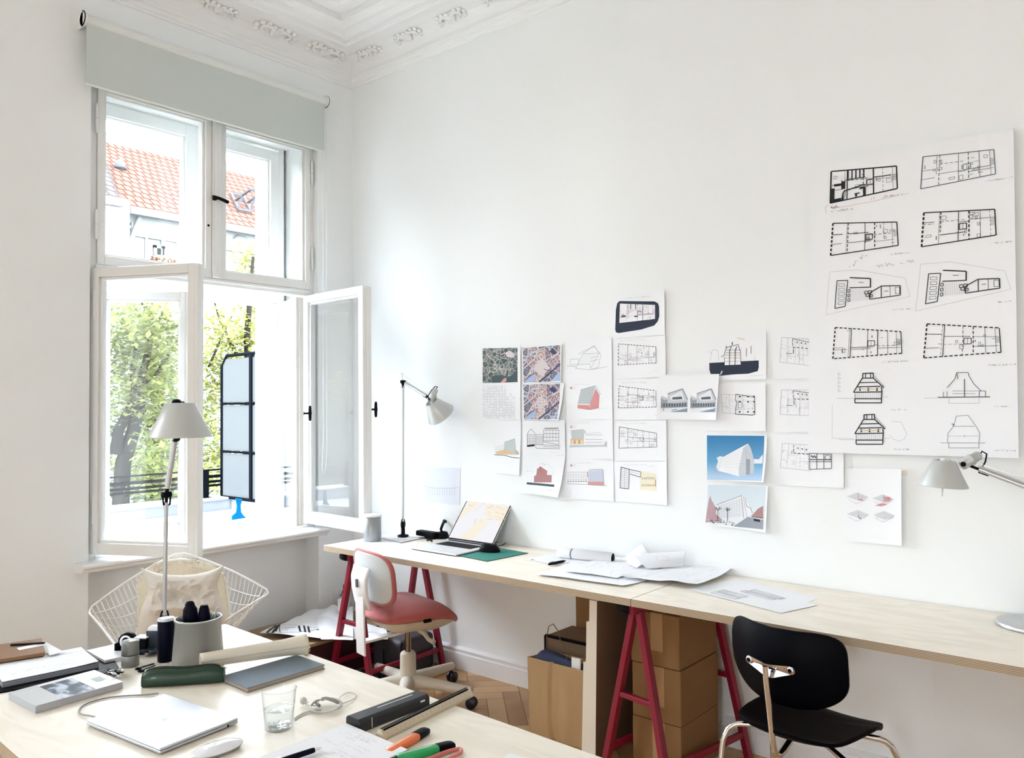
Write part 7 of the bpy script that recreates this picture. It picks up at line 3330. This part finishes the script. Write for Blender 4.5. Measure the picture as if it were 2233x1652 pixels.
s.F([(1645, 1130), (1660, 1132), (1660, 1137), (1646, 1135)], INK)
s.L([(1642, 1126), (1666, 1128)], .003, PM[3])
s.build('rendering_print', 'print of a glassy building with trees and a street, curling at its lower corners', W, GRP)

gp = [([(1684, 721), (1790, 712), (1790, 824), (1685, 826.5)], [(1705, 735), (1764, 739), (1766, 797), (1700, 789)], 51, 'grey plan half hidden by the big sheet, uppermost of its three'),
      ([(1686, 834), (1800, 831), (1800, 942), (1688, 941.5)], [(1704, 850), (1768, 850), (1768, 906), (1701, 903)], 52, 'grey plan half hidden by the big sheet, middle of its three')]
for (q_, pq, sd, lb) in gp:
    s = WS(q_, curl=curlR(.004))
    plan(s, pq, sd, .0010, .0007, ('x',), GREYI, LIGHTI, 1.4, core=False)
    B = lambda x, y: bil(pq, x, y)
    s.L([B(.40, .03), B(1, .12)], .0020, INK)
    s.D(B(.40, .03), B(.42, .32), .0022, INK)
    s.D(B(.42, .36), B(1, .36), .0030, INK, .01, .008)
    s.D(B(.55, .15), B(1, .2), .0040, INK, .006, .012)
    s.L([B(.20, .62), B(.40, .62)], .0022, PM[3])
    s.L([B(.45, .4), B(.45, .6)], .0024, INK)
    s.build('floor_plan', lb, W, GRP)
s = WS([(1684, 948), (1840, 946), (1841, 1064), (1686, 1057)], curl=curlR(.006), nu=14, nv=12)
pq = [(1706, 966), (1766, 970), (1768, 1026), (1702, 1019)]
plan(s, pq, 53, .0010, .0007, ('x',), GREYI, LIGHTI, 1.3, core=False)
B = lambda x, y: bil(pq, x, y)
s.D(B(.42, .03), B(.42, .32), .0022, INK)
s.D(B(.42, .36), B(1, .36), .0030, INK, .01, .008)
s.D(B(.55, .15), B(1, .2), .0040, INK, .006, .012)
bq = [(1765, 988), (1814, 990), (1814, 1021), (1765, 1023)]
for x in (0, .34, .66, 1):
    s.L([bil(bq, x, 0), bil(bq, x, 1)], .0024, INK)
for y in (0, .38, .52, 1):
    s.L([bil(bq, 0, y), bil(bq, 1, y)], .0020 if y not in (.38,) else .0032, INK)
for k in range(4):
    x, y = bil(bq, .08 + k * .06, .12 + .06 * (k % 2))
    s.F([(x, y), (x + 2.6, y), (x + 2.6, y + 3.4), (x, y + 3.4)], INK)
cx_, cy_ = bil(bq, .83, .22)
s.L([(cx_ + 6 * math.cos(a), cy_ + 5 * math.sin(a)) for a in [k * PI / 8 for k in range(17)]], .0018, INK)
s.build('floor_plan', 'plan with a small black block, its corner showing below the big sheet', W, GRP)

s = WS([(1841.6, 1020), (1967, 1022.5), (1968, 1188.5), (1843, 1180)], -.0045, curl=curlR(.012), nu=14, nv=14)
ISO = [((1872, 1086), False, True), ((1928, 1090), True, True), ((1872, 1124), False, False), ((1930, 1126), False, False)]
r_ = random.Random(44)
for k, ((x, y), big, red) in enumerate(ISO):
    s.F([(x - 24, y - 4), (x - 2, y - 12), (x + 22, y - 2), (x + 2, y + 5)], PM[0])
    for j in range(6):
        t = j / 5
        s.L([(x - 24 + 22 * t, y - 4 - 8 * t), (x + 2 + 20 * t, y + 5 - 7 * t)], .0007, GREYI)
        s.L([(x - 24 + 26 * t, y - 4 + 9 * t), (x - 2 + 24 * t, y - 12 + 10 * t)], .0006, GREYI)
    s.L([(x - 22, y + 2), (x - 4, y + 12), (x + 18, y + 2)], .0007, GREYI)
    s.L([(x, y - 12), (x, y + 5)], .0010, PM[3])
    if red:
        s.F([(x - 2, y + 1), (x + 8, y + 2), (x + 12, y + 5), (x + 4, y + 5)] if not big else [(x - 20, y + 12), (x - 4, y + 6), (x + 8, y + 9), (x - 6, y + 13)], PALER)
    if big:
        s.F([(x, y - 7), (x + 14, y - 7), (x + 15, y + 1), (x + 2, y + 3)], PALER)
    if k == 2:
        s.L([(x, y - 10), (x + 1, y + 4), (x + 6, y + 6)], .0030, INK)
    if k == 3:
        for j in range(9):
            s.L([(x - 18 + j * 4.4, y - 6 + abs(j - 4)), (x - 18 + j * 4.4, y + 7 - abs(j - 4))], .0008, PM[3])
o = s.build('diagram_sheet', 'tall sheet with four small diagrams, two marked in red', W, GRP)
tape(s, [(1967, 1026), (1977, 1024), (1977, 1035), (1968, 1036)]).build('tape', TAPE, o, recalc=False)
s = WS([(925, 1018), (1004, 1020), (1002, 1101), (924, 1093)], -.002, paper=mat('bluish_paper', (226, 231, 242), .75))
for k in range(12):
    s.L([(932 + k * 5.4, 1063 - .02 * (k - 6) ** 2), (932 + k * 5.4, 1080)], .0022, LIGHTI)
s.L([(927, 1060), (950, 1064), (985, 1064), (1000, 1062)], .0018, LIGHTI)
s.build('faint_sheet', 'pale bluish sheet with a faint drawing left of the pinned rows', W, GRP)

# the big plan sheet, in front of the others
s = WS([(1765, 356), (2211, 282), (2222.5, 998.5), (1764.5, 985.5)], -.016, curl=lambda u, v: .010 * u ** 4 + .004 * v ** 3 + .003 * (1 - u) ** 4, nu=26, nv=30)
HV = .0040
TH = .0016
q1_ = [(1813, 374), (1955, 362), (1957, 411), (1811, 443)]
plan(s, q1_, 101, HV * 1.3, TH, ('x',), INK, GREYI, 1.0)
B = lambda x, y: bil(q1_, x, y)
for (x0, y0, x1, y1) in ((0, .55, .06, 1), (0, .9, .16, 1), (.05, .42, .2, .50), (.16, .36, .22, .62), (.17, .85, .20, 1), (.44, .66, .52, .74), (.49, .7, .53, .98), (.36, .84, .44, .88), (.37, .84, .40, .97)):
    s.F([B(x0, y0), B(x1, y0), B(x1, y1), B(x0, y1)], INK)
for x in (.26, .32, .38, .44, .50):
    s.L([B(x, .02), B(x, .33)], HV * 1.3, INK)
s.L([B(.22, .34), B(.52, .30)], HV * .8, INK)
s.L([B(.17, .98), B(.2, .70), B(.5, .58), B(.53, .62)], HV * 1.2, INK)
plan(s, [(2013, 342), (2168, 327), (2172, 380), (2008, 412)], 102, HV * .75, TH, ('x',), PM[3], GREYI, 1.4)
plan(s, [(1817, 487), (1956, 484), (1959, 535), (1812, 557)], 103, HV, TH, ('l',), INK, GREYI, .9)
plan(s, [(2015, 464), (2170, 457), (2173, 513), (2010, 538)], 104, HV, TH, ('l',), INK, GREYI, 1.0)


def roofplan(q, seed):
    """plan of the upper floor: three separate blocks in thin outline"""
    B = lambda x, y: bil(q, x, y)
    s.L([B(-.12, -.15), B(.3, -.3), B(1.08, -.1), B(1.15, .85), B(-.15, 1.2), B(-.12, -.15)], TH * .7, LIGHTI)
    s.L([B(0, .12), B(.17, .10), B(.14, 1.0), B(-.02, 1.03), B(0, .12)], HV * .8, INK)
    s.L([B(.2, 0), B(.53, 0), B(.53, .36)], HV * 1.1, INK)
    s.L([B(.2, .36), B(.52, .34)], HV * .9, INK)
    s.L([B(.53, .55), B(.7, .3), B(1, .28), B(1.0, .74), B(.52, .82), B(.53, .55)], HV * .9, INK)
    s.L([B(.70, .3), B(.70, .78)], HV * .8, INK)
    s.L([B(.84, .3), B(.84, .76)], TH, INK)
    for k in range(12):
        s.L([B(.22 + k * .025, .42), B(.22 + k * .025, .85)], TH * .6, LIGHTI)
    for k in range(5):
        s.L([B(.03, .22 + k * .15), B(.12, .22 + k * .15), B(.12, .31 + k * .15), B(.03, .31 + k * .15), B(.03, .22 + k * .15)], TH, PM[3])
    for (x, y) in ((.44, .50), (.50, .48), (.46, .60), (.51, .64)):
        s.L([B(x, y), B(x + .05, y), B(x + .05, y + .1), B(x, y + .1), B(x, y)], HV * .7, INK)
    for k in range(3):
        s.L([B(.18, .42 + k * .16), B(.21, .42 + k * .16), B(.21, .52 + k * .16), B(.18, .52 + k * .16), B(.18, .42 + k * .16)], HV * .6, INK)
    s.L([B(.92, .36), B(.99, .36), B(.99, .66), B(.92, .66), B(.92, .36)], TH, INK)
    s.L([B(.34, .16), B(.42, .16)], TH * 1.6, GREYI)
    s.L([B(.75, .52), B(.81, .52)], TH * 1.6, GREYI)


roofplan([(1826, 604), (1963, 610), (1964, 655), (1824, 670)], 1)
roofplan([(2026, 588), (2180, 595), (2182, 640), (2022, 660)], 2)
plan(s, [(1822, 714), (1965, 723), (1967, 770), (1817, 782)], 105, HV * .8, TH, ('l', 't', 'b'), INK, GREYI, .7)
plan(s, [(2022, 706), (2180, 715), (2184, 768), (2015, 780)], 106, HV * .8, TH, ('l', 't', 'b'), INK, GREYI, .7)


def house_section(x, y):
    """(x, y): the middle of the base line"""
    X = lambda dx, dy: (x + dx, y + dy)
    s.L([X(-29, -21), X(-29, -10), X(29, -10), X(29, -21)], HV * .5, GREYI)
    s.L([X(-29, -1), X(29, -1), X(29, -10), X(-29, -10), X(-29, -1)], HV, INK)
    s.L([X(-32, -24), X(-13, -55), X(11, -55), X(34, -34)], HV, INK)
    s.L([X(-32, -24), X(29, -25)], HV, INK)
    s.L([X(-24, -36), X(27, -37)], HV, INK)
    s.L([X(-19, -45), X(21, -46)], HV * .9, INK)
    s.L([X(-12, -55), X(-12, -65), X(11, -66), X(11, -55)], HV, INK)
    s.L([X(-6, -56), X(-6, -65)], HV * .8, INK)
    s.L([X(5, -56), X(5, -65)], HV * .8, INK)
    s.L([X(29, -36), X(30, -26), X(29, -10)], HV, INK)
    s.L([X(13, -60), X(35, -37)], TH, GREYI)
    for dx in (-18, 0, 19):
        s.L([X(dx, -34), X(dx, -27)], HV * 1.4, INK)
    for k in range(13):
        s.L([X(-28 + k * 4.6, -23), X(-28 + k * 4.6, -11)], TH * .7, LIGHTI)
    s.L([X(-20, -31), X(20, -31)], TH * 2, OCHREI)
    s.L([X(-68, -11), X(-29, -11)], TH, LIGHTI)
    s.L([X(29, -13), X(44, -14)], TH, LIGHTI)


house_section(1894, 879)
house_section(1897, 969)
for pts, w, m_ in (([(2090, 826), (2087, 812), (2112, 812), (2114, 820), (2124, 836), (2140, 852)], HV * .6, PM[3]), ([(2087, 812), (2083, 826), (2066, 845)], HV * .6, PM[3]), ([(2104, 826), (2104, 864)], HV * .8, PM[3]),
                   ([(2046, 866), (2160, 865)], HV, PM[3]), ([(2058, 854), (2058, 865), (2066, 865), (2066, 853)], HV * .5, GREYI), ([(2136, 865), (2137, 852), (2150, 852), (2150, 864)], HV * .6, PM[3]),
                   ([(2070, 867), (2070, 879), (2136, 879), (2136, 867)], TH, LIGHTI), ([(2078, 858), (2128, 858)], TH, GREYI), ([(2078, 852), (2136, 852)], TH, GREYI), ([(2016, 868), (2046, 867)], TH, LIGHTI),
                   ([(2086, 907), (2112, 905), (2130, 930)], TH, GREYI), ([(2086, 907), (2081, 928), (2068, 944), (2067, 964)], TH, GREYI), ([(2130, 930), (2138, 944), (2136, 964)], TH, GREYI), ([(2078, 929), (2126, 929)], HV * .7, LIGHTI),
                   ([(2052, 965), (2150, 965)], TH, GREYI), ([(2070, 965), (2070, 976), (2136, 976), (2136, 965)], TH, GREYI), ([(2068, 950), (2136, 950)], TH, LIGHTI), ([(2104, 948), (2104, 952)], TH, GREYI), ([(2076, 924), (2080, 924), (2080, 930)], HV * .7, PM[3]),
                   ([(1816, 882), (1816, 955), (1862, 956)], TH * .8, LIGHTI), ([(1944, 918), (1966, 920), (1978, 945), (1974, 956), (1960, 962), (1946, 955), (1940, 948)], TH * .8, LIGHTI),
                   ([(1808, 446), (1800, 452), (1802, 466)], TH * .8, PALER), ([(1814, 455), (1900, 440), (1952, 428)], TH * .7, PALER)):
    s.L(pts, w, m_)
for k, (x, y, L_) in enumerate(((1940, 426, .07), (2150, 394, .08), (1942, 553, .07), (2160, 530, .07), (1942, 674, .07), (2176, 657, .04), (1924, 787, .09), (2156, 794, .08), (1944, 891, .06), (2166, 884, .06), (1950, 977, .05), (2166, 979, .07))):
    u, v = s.uv(x, y)
    s.text(u, v, L_, INK, .0062, 200 + k)
DRED = mat('dark_red_pencil', (150, 96, 104), .7)
s.scribble(*s.uv(1895, 437), .09, DRED, .012, 7, slope=-.06)
s.scribble(*s.uv(1812, 454), .04, DRED, .009, 8, wid=.0016)
s.scribble(*s.uv(1812, 463), .09, GREYI, .010, 9)
s.scribble(*s.uv(1846, 592), .08, DRED, .016, 10, slope=-.75)
s.scribble(*s.uv(1912, 583), .15, GREYI, .016, 11, slope=-.06)
for k in range(5):
    x, y = 1831, 815 + k * 9
    s.L([(x + 3 * math.cos(a), y + 2.4 * math.sin(a)) for a in [j * PI / 5 for j in range(9)]], TH * .7, GREYI)
o = s.build('plan_poster', 'very large white sheet of ten black floor plans and sections', 'poster')
tape(s, [(2196, 282), (2212, 279), (2213, 291), (2198, 293)]).build('tape', PAPER2, o, recalc=False)

# crumpled plans on the low box in the corner
q = [at(600, 1312, 'z', .235), at(770, 1330, 'z', .235), at(770, 1402, 'z', .235), at(566, 1384, 'z', .235)]
q = [V((max(p.x, .03), min(p.y, -.03), p.z)) for p in q]
s = Sheet(q, UP,
          curl=lambda u, v: .012 + .030 * abs(NZ.noise(V((u * 3.1, v * 2.6, 4.4)))) * (1 - v * .5) + .03 * math.exp(-((u - .55) / .18) ** 2 - ((v - .2) / .25) ** 2), nu=30, nv=30)


def lw(pts, w, m):
    out = []
    for x, y in pts:
        # place on the sheet by its photograph position near height .25
        p = at(x, y, 'z', .250)
        a, b_, c_, d_ = s.q
        u = v = .5
        for _ in range(8):
            c = a * (1 - u) * (1 - v) + b_ * u * (1 - v) + c_ * u * v + d_ * (1 - u) * v
            du = (b_ - a) * (1 - v) + (c_ - d_) * v
            dv = (d_ - a) * (1 - u) + (c_ - b_) * u
            e = p - c
            det = du.x * dv.y - du.y * dv.x
            u += (e.x * dv.y - e.y * dv.x) / det
            v += (du.x * e.y - du.y * e.x) / det
        out.append((min(.99, max(.01, u)), min(.99, max(.01, v))))
    s.line(out, w, m)


lw([(579, 1362), (579, 1380), (594, 1380), (594, 1360)], .007, INK)
lw([(580, 1371), (593, 1371)], .006, INK)
lw([(600, 1360), (600, 1377)], .007, INK)
lw([(573, 1352), (575, 1361), (592, 1362), (591, 1350)], .003, GREYI)
lw([(610, 1364), (611, 1380), (650, 1379), (690, 1372)], .003, GREYI)
lw([(612, 1361), (660, 1366), (700, 1371), (726, 1373)], .003, GREYI)
lw([(620, 1370), (655, 1371)], .006, GREYI)
lw([(622, 1375), (655, 1376)], .006, GREYI)
for x in (652, 663, 672):
    lw([(x, 1367), (x + 3, 1378)], .006, INK)
lw([(650, 1372), (676, 1372)], .004, INK)
lw([(690, 1372), (695, 1374), (700, 1373)], .006, INK)
s.build('plan_sheet', 'large creased plan lying over the low box in the corner', 'paper')
s = Sheet([at(690, 1345, 'z', .262), at(842, 1372, 'z', .235), at(846, 1395, 'z', .212), at(700, 1396, 'z', .245)], UP,
          curl=lambda u, v: .004 + .018 * abs(NZ.noise(V((u * 3.4, v * 2.0, 9.1)))), nu=24, nv=14, paper=PAPER2)
for k in range(8):
    s.line([(.72 + k * .025, .55), (.73 + k * .025, .66)], .003, GREYI)
s.line([(.62, .8), (.66, .6), (.95, .62)], .002, GREYI)
s.build('plan_sheet', 'tracing sheet hanging over the dark grey case under the desk', 'paper')
# ================================================================ light: overcast sky through the windows
w = bpy.data.worlds.new('sky')
sc.world = w
w.use_nodes = True
n = w.node_tree
bg = n.nodes['Background']
tc = n.nodes.new('ShaderNodeTexCoord')
sp = n.nodes.new('ShaderNodeSeparateXYZ')
rp = ramp(n, [(0.30, (168, 170, 166)), (0.52, (244, 249, 254)), (1.0, (232, 241, 253))])
mr = n.nodes.new('ShaderNodeMapRange')
mr.inputs['From Min'].default_value = -1
n.links.new(tc.outputs['Generated'], sp.inputs[0])
n.links.new(sp.outputs['Z'], mr.inputs['Value'])
n.links.new(mr.outputs['Result'], rp.inputs['Fac'])
n.links.new(rp.outputs['Color'], bg.inputs['Color'])
bg.inputs['Strength'].default_value = SKY = 6.0


def portal(name, loc, rot, sx, sy):
    l = bpy.data.lights.new(name, 'AREA')
    l.shape = 'RECTANGLE'
    l.size, l.size_y = sx, sy
    l.cycles.is_portal = True
    o = bpy.data.objects.new(name, l)
    C.objects.link(o)
    o.location = loc
    o.rotation_euler = rot


portal('portal_window', (-.62, (WY0 + WY1) / 2, 1.96), (0, R(-90), 0), 2.46, 1.24)
for W2A, W2B in WN:
    portal('portal_added_left', (-.62, (W2A + W2B) / 2, 1.96), (0, R(-90), 0), 2.46, 1.22)
portal('portal_added_back', ((BW0 + BW1) / 2, YB - .31, 1.92), (R(90), 0, 0), 1.1, 2.35)
sc.view_settings.view_transform = 'Standard'
sc.view_settings.look = 'None'
sc.view_settings.gamma = 1
sc.view_settings.use_curve_mapping = False
sc.view_settings.exposure = 2.42
cy = sc.cycles
cy.use_denoising = True
cy.max_bounces = 10
cy.diffuse_bounces = 6
cy.glossy_bounces = 4
cy.transmission_bounces = 8
cy.transparent_max_bounces = 16
cy.caustics_reflective = False
cy.caustics_refractive = False
cy.sample_clamp_indirect = 8
